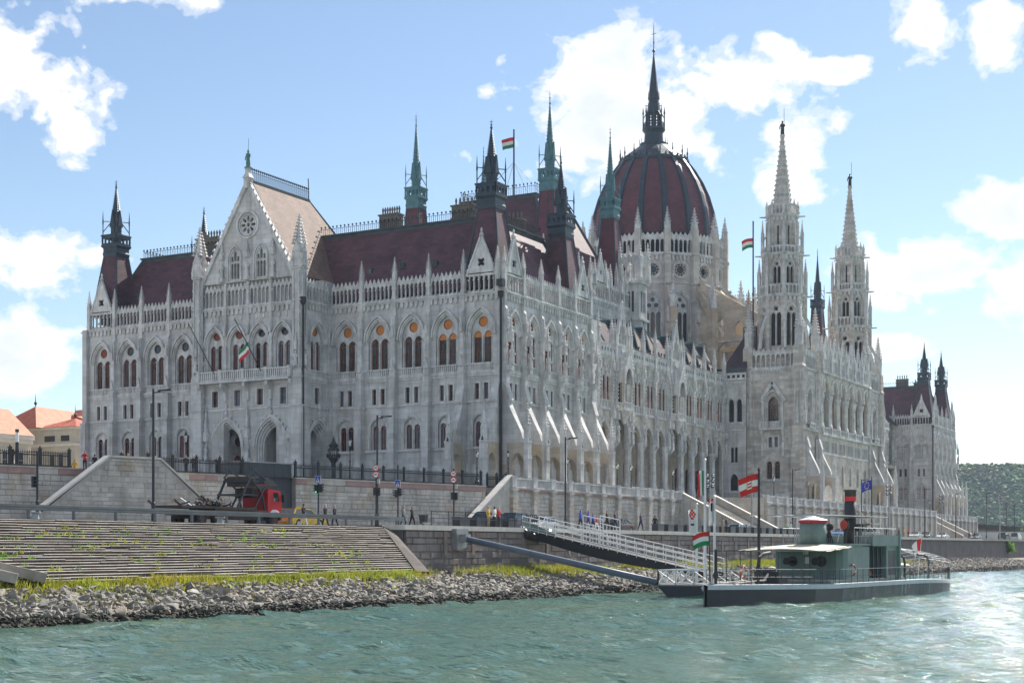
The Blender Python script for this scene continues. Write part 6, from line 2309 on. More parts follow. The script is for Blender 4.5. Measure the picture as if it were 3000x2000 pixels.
# post with a tube lamp
t = empty('tube_lamp', (wp(3.2, -1.2)[0], wp(3.2, -1.2)[1], GZ), 0, 'dark lamp post with glowing white tube top behind left fence', 'lamp')
b = MB('steel_dark'); b.ring(0, 0, [(.16, 0), (.14, 2.1)], 8); ob('pole', b, t)
b = MB('lamp_glass'); b.ring(0, 0, [(.13, 2.1), (.13, 2.95)], 8); ob('lamp_tube', b, t)
b = MB('steel_dark'); b.ring(0, 0, [(.16, 2.95), (.16, 3.2)], 8); ob('cap', b, t)

# spot-light masts
def spot_mast(label, x, y, h):
    t = empty('floodlight_mast', (x, y, QZ - .1), R(28.9), label, 'floodlight', 'floodlight masts on the quay')
    b = MB('galv'); b.ring(0, 0, [(.16, 0), (.1, h)], 8); ob('pole', b, t)
    for i, (dx, dz) in enumerate(((-.35, -.2), (.35, -.2), (-.3, -.9), (.32, -.75), (.3, -1.4), (-.3, -1.5))):
        b = MB('steel_dark', 'lamp_glass'); b.ring(dx, 0, [(.1, h + dz), (.2, h + dz + .12), (.2, h + dz + .4), (.06, h + dz + .5)], 8); b.bar((0, 0, h + dz + .25), (dx, 0, h + dz + .25), .05)
        b.use('lamp_glass').ring(dx, -.18, [(.12, h + dz + .15), (.12, h + dz + .3)], 6); ob('floodlight', b, t)
spot_mast('galvanised floodlight mast left of middle stairs', 20, 16.5, 7.2)
spot_mast('galvanised floodlight mast under red-white-red flag', 20, 31.5, 7.2)
spot_mast('galvanised floodlight mast before the far stairs', 20, 101, 9.0)
spot_mast('galvanised floodlight mast below far end block', 20, 141, 8.6)
spot_mast('galvanised floodlight mast before the wooded hill', 20, 200, 10.0)

# -------------------------------------------------- text helper
def text_mesh(txt, size, m):
    cu = bpy.data.curves.new('lettering', 'FONT'); cu.body = txt; cu.size = size; cu.align_x = 'CENTER'; cu.align_y = 'CENTER'; cu.extrude = .004
    o = bpy.data.objects.new('lettering', cu); COL.objects.link(o)
    dg = bpy.context.evaluated_depsgraph_get()
    me = bpy.data.meshes.new_from_object(o.evaluated_get(dg))
    bpy.data.objects.remove(o); me.materials.clear(); me.materials.append(MATS[m])
    return me
# -------------------------------------------------- traffic signs and lights (they face the camera side road)
FACE = R(14)
def disc(mb, r, z, y0, y1, n=20):
    mb.ext(circ(0, z, r, n), y0, y1)
def pole_base(name, label, cat, x, y, h, r=.06, group=None, rz=FACE):
    t = empty(name, (x, y, QZ - .1), rz, label, cat, group)
    b = MB('steel_dark'); b.ring(0, 0, [(r * 1.6, 0), (r * 1.5, 1.0), (r, 1.05), (r, h)], 8); ob('pole', b, t)
    return t
def sig_head(t, dx, z, rz, green=False):
    h = MB('steel_dark'); h.box(-.11, .11, -.09, .09, z, z + .60)
    for i in range(3):
        zz = z + .10 + .195 * i
        h.ext([(-.11, zz + .03), (.11, zz + .03), (.12, zz + .10), (0, zz + .14), (-.12, zz + .10)], -.24, -.09)
    o = ob('signal_head', h, t, (dx, 0, 0), rz)
    for i in range(3):
        b = MB('light_green' if (green and i == 0) else 'sign_black'); b.ext(circ(0, z + .10 + .195 * i, .07, 12), -.10, -.09); ob('signal_lens', b, o)
def zebra_sign(t, z):
    b = MB('white_metal'); b.box(-.22, .22, -.09, -.07, z, z + .56); s = ob('crossing_sign', b, t)
    b = MB('sign_blue'); b.box(-.20, .20, -.098, -.09, z + .02, z + .54); ob('sign_face', b, s)
    b = MB('flag_white'); b.ext([(-.15, z + .08), (.15, z + .08), (0, z + .43)], -.106, -.098); ob('sign_triangle', b, s)
    k = .62
    b = MB('sign_black'); b.ext(circ(0, z + .32, .03, 8), -.114, -.106)
    b.ext([(u * k, z + .02 + w * k) for u, w in ((-.04, .42), (.04, .42), (.09, .30), (.05, .28), (.04, .34), (.03, .28), (.1, .12), (.05, .12), (0, .24), (-.06, .12), (-.11, .12), (-.03, .28), (-.09, .32))], -.114, -.106); ob('sign_figure', b, s)
t = pole_base('pedestrian_signal', 'traffic light pole with blue crossing sign and lit green lamp', 'traffic light', 22.0, -66.5, 4.8)
zebra_sign(t, 3.15); sig_head(t, -.17, 2.45, R(0), True); sig_head(t, .19, 2.5, R(70))
t = pole_base('pedestrian_signal', 'traffic light pole with blue crossing sign beside walking couple', 'traffic light', 22.0, -56.0, 5.0)
zebra_sign(t, 3.25); sig_head(t, -.17, 2.45, R(-60)); sig_head(t, .16, 2.55, R(140))
def speed_pole(label, x, y, h, zs):
    t = pole_base('road_sign', label, 'road sign', x, y, h, .06)
    for k, z in enumerate((zs, zs - .52)):
        b = MB('sign_red'); disc(b, .25, z, -.10, -.08); s = ob('round_sign', b, t)
        b = MB('flag_white'); disc(b, .19, z, -.108, -.10); ob('sign_face', b, s)
        if k == 0:
            o = ob('sign_number', cached('n40', lambda: text_mesh('40', .27, 'sign_black')), s, (0, -.115, z)); o.rotation_euler = (R(90), 0, 0)
        else:
            b = MB('sign_black'); b.box(-.14, .14, -.115, -.108, z - .025, z + .03); b.ext([(-.08, z + .03), (.07, z + .03), (.04, z + .07), (-.05, z + .07)], -.115, -.108); ob('sign_symbol', b, s)
    sig_head(t, -.14, zs - 2.1, R(120)); sig_head(t, .17, zs - 2.15, R(40))
    b = MB('galv'); b.box(.08, .28, -.05, .1, zs - 1.2, zs - .85); ob('control_box', b, t)
speed_pole('round red-ringed 40 speed sign above lorry sign on lamp pole', 22.05, -59.0 - .12, 4.9, 4.62)
speed_pole('round red-ringed 40 speed sign on pole beside quay railing', 24, -50.8, 4.9, 4.5)
t = pole_base('traffic_light', 'black traffic light pole at far left above river steps', 'traffic light', 25.2, -96.2, 3.7, .06)
sig_head(t, -.2, 1.75, R(75))

# -------------------------------------------------- guard rail on top of the steps
mat('rail_grey', (.13, .15, .165), .6, metal=.3, var=.2, vscale=1.0)
g = empty('guard_rail', (26.9, -90, QZ - .1), 0, 'long galvanised guard rail along top of river steps', 'guard rail')
for i in range(22):
    b = cached('grpost', lambda: MB('rail_grey').box(-.07, .07, -.05, .05, 0, .72).mesh('post'))
    ob('post', b, g, (0, -40 + i * 3.16, 0))
b = MB('rail_grey')
b.extx([(-62, .44), (27.2, .44), (27.2, .74), (-62, .74)], .07, .10); b.extx([(-62, .50), (27.2, .50), (27.2, .57), (-62, .57)], .10, .15); b.extx([(-62, .62), (27.2, .62), (27.2, .69), (-62, .69)], .10, .15)
ob('rail', b, g)
for i, (y, w) in enumerate(((-82, 'below stair block'), (-97, 'left of traffic light'), (-58, 'near end of guard rail'))):
    b = MB('galv', 'white_metal'); b.ring(0, 0, [(.22, 0), (.2, .12), (.2, .3), (.3, .34), (.3, .42)], 10); 
    tag(ob('mooring_bollard', b, None, (25.9, y, QZ - .1)), 'low grey mooring bollard ' + w, 'bollard', 'mooring bollards')
# litter bin
t = empty('litter_bin', (24.5, -56.2, QZ - .1), 0, 'dark open litter bin at end of guard rail', 'bin')
b = MB('steel_dark'); b.sq(0, 0, [(.2, .35), (.26, .95)]); ob('bucket', b, t); b = MB('steel_dark'); b.cbox(0, 0, 0, .35, .05); b.sq(0, 0, [(.29, .95), (.29, 1.05)]); ob('stand', b, t)
t = empty('litter_bin', (24.5, 32.5, QZ), 0, 'bright green litter bin on quay behind ship', 'bin')
mat('bin_green', (0.03, 0.32, 0.06), 0.5); b = MB('bin_green'); b.ring(0, 0, [(.26, 0), (.3, .9), (.24, 1.02), (.26, 1.15)], 10); ob('bucket', b, t)
# dark block seats along the quay edge
for i in range(34):
    y = -54 + i * 2.6
    if -46 < y < -30 or -24 < y < -16: continue
    b = cached('seat', lambda: MB('steel_dark', 'panel_slate').box(-.35, .35, -.75, .75, 0, .72).use('panel_slate').box(-.4, .4, -.8, .8, .72, .8).mesh('block_seat'))
    tag(ob('block_seat', b, None, (26.6, y, QZ)), 'dark block seat in the row along the quay edge', 'bench', 'dark block seats on the quay edge')

# -------------------------------------------------- flags
WIND = math.atan2(-.483, -.875)
def flag_mesh(w, h, bands, vertical=False, emblem=None, droop=.22, n=14, seed=1):
    """waving cloth; local +X away from the pole, z 0 top; bands = materials"""
    b = MB(*bands)
    nb = len(bands)
    r = random.Random(seed)
    ph = r.uniform(0, 6)
    def P(i, j):
        u, v = i / n, j / 12
        x = w * u * (1 - .12 * v * droop * 3)
        y = .16 * h * math.sin(u * 5.5 + v * 1.2 + ph) * (.15 + u)
        z = -h * v - droop * w * u * u - .05 * h * math.sin(u * 4 + ph) * u
        return (x, y, z)
    for i in range(n):
        for j in range(12):
            k = int((i / n if vertical else j / 12) * nb)
            b.use(bands[min(k, nb - 1)])
            if emblem: 
                m_ = emblem((i + .5) / n, (j + .5) / 12)
                if m_: b.use(m_)
            b.add([P(i, j), P(i + 1, j), P(i + 1, j + 1), P(i, j + 1)], [(0, 1, 2, 3)])
    return b
def flagpole(label, x, y, z, h, r, fl, ftop, pole_m='white_metal', cat='flag', rz=WIND, tilt=None):
    t = empty('flagpole', (x, y, z), 0, label, cat)
    b = MB(pole_m); b.ring(0, 0, [(r * 1.4, 0), (r * 1.3, .3), (r, h), (r * 1.5, h + .05), (.01, h + .15)], 8); ob('pole', b, t)
    if fl is not None:
        ob('flag', fl, t, (0, 0, ftop), rz, smooth=True)
    return t
HU = ('flag_red', 'flag_white', 'flag_green')
for o in [o for o in PARL.children if o.name.startswith('flag_pole') and len(o.data.vertices) > 15]:
    bpy.data.objects.remove(o)
t = flagpole('red white green flag on tall mast above the hall roof', GX, 64, 61.9, 12.8, .13, flag_mesh(2.1, 1.75, HU, seed=3, droop=.3), 11.6, 'iron')
b = MB('iron')
for dx, dy in ((-5, -4), (5, -4), (5, 4), (-5, 4)): b.tube([(0, 0, 7.4), (dx, dy, .4)], .03, 4)
ob('stay', b, t)
flagpole('red white green flag on dark mast left of near stone tower', -8.5, 112, 36, 28.0, .14, flag_mesh(2.2, 1.8, HU, seed=5, droop=.25), 26.8, 'iron')
# balcony flag
t = empty('balcony_flag', (GX + 2.9, GY - 1.2, 26.6), 0, 'limp red white green flag on slanted pole over entrance balcony', 'flag')
b = MB('iron'); b.tube([(0, 0, 0), (-2.4, -2.2, 6.4)], .06, 5); ob('pole', b, t)
ob('flag', flag_mesh(2.2, 1.5, HU[::-1], seed=8, droop=.5), t, (-1.1, -1.0, 3.6), R(160), smooth=True)
# pontoon flags
flagpole('tall white pontoon pole with limp green white red flag', 48.0, -56.5, 2.0, 8.6, .085, flag_mesh(.55, 1.75, HU[::-1], True, seed=11, droop=.35), 7.9)
def logo(u, v):
    a_, c_ = abs(u - .5), abs(v - .22) * 1.8
    if a_ + c_ < .14: return 'flag_red'
    if a_ + c_ < .24: return 'flag_white'
    if a_ + c_ < .42: return 'flag_red'
    if .5 < v < .54 and .2 < u < .8 or .6 < v < .63 and .3 < u < .7: return 'sign_black'
    return None
flagpole('white pontoon pole with white banner bearing a red diamond', 47.5, -56.8, 2.0, 5.5, .08, flag_mesh(.62, 1.7, ('flag_white',), emblem=logo, seed=13, droop=.3, n=20), 5.2)
def logo2(u, v):
    if v < .06: return 'flag_red'
    if .3 < u < .7 and .14 < v < .6 and int(v * 26) % 2: return 'sign_black'
    return None
flagpole('white pontoon pole with white pennant with dark lettering', 48.6, -56.2, 2.0, 6.0, .08, flag_mesh(.45, 1.7, ('flag_white',), emblem=logo2, seed=17, droop=.35, n=20), 5.9)
def stars(u, v):
    return 'flag_gold' if abs(math.hypot((u - .5) * 1.5, v - .5) - .34) < .05 and math.cos(12 * math.atan2(v - .5, (u - .5) * 1.5)) > .1 else None
flagpole('dark mast with blue flag with ring of stars right of funnel', 14.0, 112.0, QZ, 11.2, .09, flag_mesh(1.9, 1.7, ('flag_blue',), emblem=stars, seed=19, droop=.3, n=24), 10.6, 'steel_dark')

# -------------------------------------------------- vehicles
def car(label, x, y, z, rz, paint, kind='hatch', cat='car', group='cars on the quay road', detail=True):
    mname = 'paint_' + label.split()[0] + '_%d' % (hash(paint) % 9999)
    if mname not in MATS: mat(mname, paint, .35, spec=.6, coat=.6)
    t = empty('parked_car' if cat == 'car' else cat, (x, y, z), rz, label, cat, group)
    L, W = (4.4, .88)
    if kind == 'van': L, W = 4.9, .95
    h = {'hatch': 1.48, 'sedan': 1.42, 'wagon': 1.48, 'suv': 1.68, 'van': 1.95}[kind]
    hl = L / 2
    belt = .92 if kind not in ('suv', 'van') else 1.05
    prof = [(-hl, .42), (-hl + .02, .70), (-hl + .25, belt - .12), (-hl + 1.15, belt), (hl - .7, belt + .02), (hl - .08, belt - .05), (hl, .6), (hl - .05, .35)]
    if kind == 'van': prof = [(-hl, .45), (-hl + .02, .9), (-hl + .5, belt), (hl - .3, belt + .02), (hl, belt), (hl, .5), (hl - .05, .35)]
    def arches(p):
        bot = []
        for c in (hl - .85, -hl + .85):
            bot += [(c + .40, .32), (c + .33, .52), (c + .18, .66), (c, .70), (c - .18, .66), (c - .33, .52), (c - .40, .32)]
        return p + [(hl - .08, .3)] + bot + [(-hl + .05, .32)]
    P = arches(prof)
    b = MB(mname)
    n = len(P)
    for y_, k in ((-W, .0), (-W + .08, .05), (W - .08, .05), (W, .0)):
        for (u, zz) in P:
            b.v.append((u * (1 + k * .3 / hl), y_, zz + (k * .5 if zz > .8 else 0)))
    for s_ in range(3):
        for i in range(n):
            b.f.append((s_ * n + i, s_ * n + (i + 1) % n, (s_ + 1) * n + (i + 1) % n, (s_ + 1) * n + i)); b.m.append(0)
    b.f.append(tuple(range(n))); b.m.append(0); b.f.append(tuple(3 * n + i for i in range(n - 1, -1, -1))); b.m.append(0)
    body = ob('body', b, t)
    # greenhouse
    if kind == 'sedan': top = [(-hl + 1.1, belt - .02), (-hl + 1.85, h - .04), (hl - 1.75, h), (hl - .75, belt)]
    elif kind == 'van': top = [(-hl + .5, belt - .02), (-hl + 1.15, h - .05), (hl - .12, h), (hl - .02, belt)]
    else: top = [(-hl + 1.05, belt - .02), (-hl + 1.8, h - .04), (hl - .75, h), (hl - .2, belt)]
    b = MB('car_glass', mname)
    wb, wt_ = W - .06, W - .24
    v = []
    for (u, zz) in top:
        w_ = wb if zz < belt + .1 else wt_
        v += [(u, -w_, zz), (u, w_, zz)]
    b.add(v, [(0, 1, 3, 2), (4, 5, 7, 6), (0, 2, 4, 6), (1, 7, 5, 3)])
    b.use(mname).add([v[2], v[3], v[5], v[4]], [(0, 1, 2, 3)])
    for i in (0, 1):
        b.bar(v[i], v[2 + i], .07); b.bar(v[6 + i], v[4 + i], .09); b.bar(v[2 + i], v[4 + i], .07)
        mid = (Vector(v[2 + i]) + Vector(v[4 + i])) / 2; b.bar(mid, (mid.x - .1, v[0 + i][1], belt), .07)
    b.box(top[1][0], top[2][0], -wt_, wt_, h - .02, h + .02)
    ob('cabin', b, t)
    for sx in (hl - .85, -hl + .85):
        for sy in (-1, 1):
            def wheel():
                w = MB('rubber'); pts = []
                for yy, r in ((-.1, .25), (-.1, .31), (.1, .31), (.1, .25)):
                    pts.append([(r * math.cos(2 * PI * i / 14), yy, r * math.sin(2 * PI * i / 14)) for i in range(14)])
                for q in range(3):
                    for i in range(14): w.add([pts[q][i], pts[q][(i + 1) % 14], pts[q + 1][(i + 1) % 14], pts[q + 1][i]], [(0, 1, 2, 3)])
                return w.mesh('wheel')
            wo = ob('wheel', cached('wheel', wheel), t, (sx, sy * (W - .1), .31))
            def rim():
                w = MB('chrome'); w.ext(circ(0, 0, .23, 10), -.08, .08)
                return w.mesh('rim')
            ob('rim', cached('rim', rim), wo)
    for sy in (-1, 1):
        b = MB('head_lamp'); b.box(-hl - .01, -hl + .2, sy * (W - .25) - .14, sy * (W - .25) + .14, .62, .76); ob('headlight', b, t)
        b = MB('tail_lamp'); b.box(hl - .12, hl + .015, sy * (W - .16) - .1, sy * (W - .16) + .1, .68, .88); ob('tail_light', b, t)
        b = MB(mname); b.box(top[0][0] + .25, top[0][0] + .45, sy * (W + .06) - .06, sy * (W + .06) + .06, belt, belt + .12); ob('mirror', b, t)
    b = MB('flag_white'); b.box(hl - .02, hl + .02, -.26, .26, .52, .63); ob('number_plate', b, t)
    return t
N_, S_ = R(90), R(-90)     # front (-X local) pointing north / south
QV = QZ - .1
tx = car('yellow taxi estate car half hidden behind truck cab', 16.4, -61.2, QV, S_, (.62, .42, .01), 'wagon', 'taxi', None)
b = MB('flag_gold', 'sign_black'); b.box(-.18, .18, -.3, .3, 1.5, 1.66); ob('roof_sign', b, tx)
car('dark grey people carrier with raised tailgate beside red jacket', 20.5, -39.6, QV, N_, (.03, .035, .045), 'suv')
car('dark blue SUV parked left of gangway head', 20.5, -34.6, QV, N_, (.02, .03, .06), 'suv')
car('silver white estate car behind gangway railing', 19.5, -27.0, QV, N_, (.55, .56, .57), 'wagon')
car('dark maroon saloon beside striding man', 22.0, -14.6, QV, N_, (.05, .012, .018), 'sedan')
car('black hatchback just beyond maroon saloon', 18.6, -8.0, QV, N_, (.02, .025, .035), 'hatch')
car('white estate car at foot of middle stairs', 19.5, 26.8, QV, N_, (.62, .63, .64), 'wagon')
car('silver hatchback behind the white estate car', 18.6, 32.4, QV, N_, (.35, .38, .40), 'hatch')
car('bright blue small car seen behind ship funnel', 19.5, 74, QV, N_, (.03, .16, .42), 'hatch')
car('grey pickup style car right of ship funnel', 19.5, 92.5, QV, N_, (.30, .30, .30), 'suv')
car('pale silver car below far end block', 19.5, 122, QV, N_, (.5, .5, .5), 'sedan')
car('black estate car behind pale silver car', 19.5, 130.5, QV, N_, (.02, .02, .025), 'wagon')
car('white saloon car before far terrace piers', 19.5, 144, QV, N_, (.65, .65, .65), 'sedan')
car('dark hatchback at foot of last terrace pier', 19.5, 176, QV, N_, (.03, .035, .05), 'hatch')
car('black van before pale hoarding at right', 20.0, 205, QV, S_, (.03, .03, .03), 'van', 'van')
car('white van nearest right picture edge', 21.5, 212, QV, S_, (.7, .7, .7), 'van', 'van')
car('silver car between the two vans', 17.5, 221, QV, S_, (.5, .52, .55), 'sedan')

# flatbed truck
mat('truck_red', (.45, .012, .02), .5, spec=.3); mat('rust', (.065, .045, .038), .9, var=.4, vscale=2.0); mat('rust_red', (.25, .03, .02), .8, var=.3)
t = empty('flatbed_truck', (16.0, -70.2, QV), S_, 'red-cab flatbed truck loaded with scrap metal and steel frame', 'truck')
# local: front at -X ... cab
b = MB('truck_red'); b.ext([(-5.6, 1.0), (-5.6, 1.9), (-5.45, 2.75), (-4.2, 2.85), (-3.95, 2.7), (-3.95, 1.0)], -1.2, 1.2); cab = ob('cab', b, t)
b = MB('car_glass'); b.ext([(-5.25, 1.95), (-5.15, 2.6), (-4.6, 2.6), (-4.6, 1.95)], -1.22, 1.22); b.add([(-5.61, -1.0, 1.95), (-5.61, 1.0, 1.95), (-5.47, .95, 2.65), (-5.47, -.95, 2.65)], [(0, 1, 2, 3)]); ob('window', b, cab)
b = MB('sign_black'); b.box(-5.65, -5.5, -1.15, 1.15, .55, 1.05); ob('bumper', b, cab)
b = MB('sign_black'); 
for s in (-1, 1): b.box(-5.62, -5.5, s * 1.4 - .12, s * 1.4 + .12, 1.9, 2.45); b.bar((-5.5, s * 1.1, 2.3), (-5.55, s * 1.4, 2.3), .05)
ob('mirror', b, cab)
b = MB('white_metal'); b.ext([(-5.3, .95), (-5.2, 1.2), (-4.9, 1.32), (-4.5, 1.32), (-4.2, 1.15), (-4.1, .9), (-4.25, .9), (-4.4, 1.1), (-5.0, 1.15), (-5.2, .92)], 1.18, 1.26); ob('mudguard', b, cab)
b = MB('head_lamp'); b.box(-5.67, -5.6, .7, 1.0, .7, .9); b.box(-5.67, -5.6, -1.0, -.7, .7, .9); ob('headlight', b, cab)
b = MB('rust'); b.box(-3.9, 5.3, -.5, .5, .75, 1.0); b.box(-3.8, 4.0, -.9, .9, .55, .95); ob('chassis', b, t)
b = MB('rust'); b.box(-2.6, 5.6, -1.25, 1.25, 1.25, 1.42); b.box(-3.9, 2.0, -1.2, 1.2, 1.1, 1.25); b.bar((5.5, -1.2, 1.35), (6.2, -1.2, 1.75), .12); b.bar((5.5, 1.2, 1.35), (6.2, 1.2, 1.75), .12); ob('flat_bed', b, t)
for i, u in enumerate((-4.65, 1.6, 3.4)):
    for s in (-1, 1):
        def tw():
            w = MB('rubber', 'rust'); w.ext(circ(0, 0, .52, 16), -.18, .18); w.use('rust').ext(circ(0, 0, .28, 10), -.2, .2); return w.mesh('wheel')
        ob('wheel', cached('tw', tw), t, (u, s * 1.02, .52))
b = MB('tail_lamp'); b.box(4.6, 4.7, 1.0, 1.22, .75, .95); b.box(2.9, 3.0, 1.18, 1.24, .95, 1.05); ob('tail_light', b, t)
b = MB('steel_dark')     # A-frame hoist behind the cab
for s in (-1.1, 1.1):
    b.bar((-.6, s, 1.42), (-1.9, s, 3.55), .13); b.bar((-1.9, s, 3.55), (-3.0, s, 3.7), .11); b.bar((-3.7, s, 1.3), (-3.3, s, 2.6), .12); b.bar((-3.3, s, 2.6), (-2.2, s, 3.5), .1)
    b.bar((-3.75, s, 3.0), (-2.4, s, 1.3), .11); b.bar((-2.2, s, 4.3), (-3.75, s, 3.6), .1); b.bar((-2.4, s, 4.2), (-1.7, s, 3.6), .1)
b.box(-2.9, -.9, -1.1, 1.1, 2.3, 2.42); b.box(-3.0, -1.6, -1.1, 1.1, 3.3, 3.45)
ob('hoist_frame', b, t)
b = MB('rust'); b.box(-2.9, -1.8, -.9, .9, 3.0, 3.7); b.box(-3.2, -2.6, -.8, .8, 2.2, 2.9); ob('winch', b, t)
b = MB('steel_dark'); b.add([(-3.6, -1.1, 3.25), (-5.3, -1.1, 3.15), (-3.9, -1.1, 3.8), (-3.6, 1.1, 3.25), (-5.3, 1.1, 3.15), (-3.9, 1.1, 3.8)], [(0, 1, 2), (3, 5, 4), (0, 3, 4, 1), (1, 4, 5, 2), (0, 2, 5, 3)]); ob('wind_deflector', b, t)
b = MB('rust_red', 'rust', 'galv'); rr_ = random.Random(9)
for i in range(60):
    b.use(rr_.choice(['rust', 'rust', 'galv', 'steel_dark']))
    c = Vector((rr_.gauss(1.0, .9), rr_.uniform(-1, 1), 1.45 + abs(rr_.gauss(.1, .16))))
    d_ = Vector((rr_.gauss(0, .5), rr_.gauss(0, .35), rr_.gauss(.05, .14)))
    b.bar(c - d_, c + d_, rr_.uniform(.04, .12))
tag(ob('scrap_load', b, t), kind='stuff')

# -------------------------------------------------- people
def body_mesh(pose):
    """one continuous figure grown from a posed skeleton"""
    me = bpy.data.meshes.new('person'); 
    J = {'pel': (0, 0, .96, .145), 'sp': (0, -.01, 1.14, .135), 'ch': (0, -.01, 1.36, .155), 'nk': (0, 0, 1.50, .062), 'hb': (0, -.015, 1.59, .085), 'ht': (0, -.01, 1.69, .092), 'hc': (0, 0, 1.76, .05)}
    st_ = {'stand': 0, 'walk': .24, 'lean': .05, 'sit': 0}[pose]
    for s, n in ((-1, 'l'), (1, 'r')):
        f = s * st_
        J['sh' + n] = (s * .18, 0, 1.41, .07); J['el' + n] = (s * .25, f * .5 + .02, 1.14, .05); J['wr' + n] = (s * .24, f * .9 - .08, .92, .036); J['hd' + n] = (s * .235, f * 1.0 - .10, .83, .042); J['fi' + n] = (s * .23, f * 1.05 - .12, .76, .02)
        J['hp' + n] = (s * .095, 0, .90, .105); J['kn' + n] = (s * .10, -f * .55 - .02, .50, .068); J['an' + n] = (s * .10, -f * 1.15 + (.1 if f > 0 else 0), .09 + (.06 if f > 0 and st_ > .1 else 0), .045); J['to' + n] = (s * .11, -f * 1.15 - .16 + (.1 if f > 0 else 0), .04, .035)
        if pose == 'lean':
            J['el' + n] = (s * .27, -.16, 1.20, .05); J['wr' + n] = (s * .16, -.36, 1.14, .036); J['hd' + n] = (s * .10, -.42, 1.13, .04); J['fi' + n] = (s * .05, -.46, 1.12, .02)
        if pose == 'sit':
            J['kn' + n] = (s * .12, -.42, .90, .07); J['an' + n] = (s * .12, -.46, .50, .046); J['to' + n] = (s * .12, -.62, .45, .036)
    if pose == 'lean':
        for k in ('ch', 'nk', 'hb', 'ht', 'hc', 'shl', 'shr'): x, y, z, r = J[k]; J[k] = (x, y - .10, z - .02, r)
    E = [('pel', 'sp'), ('sp', 'ch'), ('ch', 'nk'), ('nk', 'hb'), ('hb', 'ht'), ('ht', 'hc')]
    for n in 'lr': E += [('ch', 'sh' + n), ('sh' + n, 'el' + n), ('el' + n, 'wr' + n), ('wr' + n, 'hd' + n), ('hd' + n, 'fi' + n), ('pel', 'hp' + n), ('hp' + n, 'kn' + n), ('kn' + n, 'an' + n), ('an' + n, 'to' + n)]
    ks = list(J)
    me.from_pydata([J[k][:3] for k in ks], [(ks.index(a), ks.index(c)) for a, c in E], [])
    o = bpy.data.objects.new('person', me); COL.objects.link(o)
    sk = o.modifiers.new('skin', 'SKIN'); su = o.modifiers.new('sub', 'SUBSURF'); su.levels = 1; su.render_levels = 1
    for i, k in enumerate(ks):
        me.skin_vertices[0].data[i].radius = (J[k][3], J[k][3] * (.72 if k in ('pel', 'sp', 'ch') else 1)); me.skin_vertices[0].data[i].use_root = (k == 'pel')
    dg = bpy.context.evaluated_depsgraph_get()
    m2 = bpy.data.meshes.new_from_object(o.evaluated_get(dg)); bpy.data.objects.remove(o)
    return m2
BODY = {p: body_mesh(p) for p in ('stand', 'walk', 'lean', 'sit')}
mat('skin', (.42, .25, .18), .6); mat('hair_dark', (.03, .02, .015), .7); mat('hair_pale', (.45, .36, .25), .7)
CL = {'navy': (.015, .02, .05), 'black': (.012, .012, .014), 'blue': (.01, .05, .40), 'red': (.5, .02, .02), 'white': (.65, .65, .63), 'grey': (.16, .16, .17), 'yellow': (.6, .35, .03), 'jeans': (.04, .06, .13), 'khaki': (.22, .17, .10), 'teal': (.03, .10, .11)}
for k, v in CL.items(): mat('cloth_' + k, v, .85, var=.15, vscale=6)
def person(label, x, y, z, rz, top, leg, pose='stand', hair='hair_dark', s=1.0, hood=None):
    me = BODY[pose].copy(); me.name = 'person'
    me.materials.clear()
    for nm in ('cloth_' + top, 'cloth_' + leg, 'skin', hair, 'rubber'): me.materials.append(MATS[nm])
    for p in me.polygons:
        c = p.center
        k = 0
        if c.z < .92 or (pose == 'sit' and c.z < 1.0): k = 1
        if abs(c.x) > .19 and c.z > .55 and c.z < 1.3: k = 0
        if (c.z < .90 and abs(c.x) > .19 and c.z > .7 and pose in ('stand', 'walk')): k = 2
        if pose == 'lean' and c.y < -.38: k = 2
        if c.z > 1.49: k = 2
        if c.z > 1.49 and (c.z > 1.72 or c.y > .0 and c.z > 1.55): k = 3
        if hood and c.z > 1.49 and (c.z > 1.7 or c.y > -.05): k = 0
        if c.z < .10 and pose != 'sit': k = 4
        p.material_index = k; p.use_smooth = True
    o = ob('person', me, None, (x, y, z), rz, s)
    return tag(o, label, 'person', 'people on quay and square')
E_, W_ = R(90), R(-90)
zq = QZ
def wpz(s, o): p = wp(s, o); return p[0], p[1]
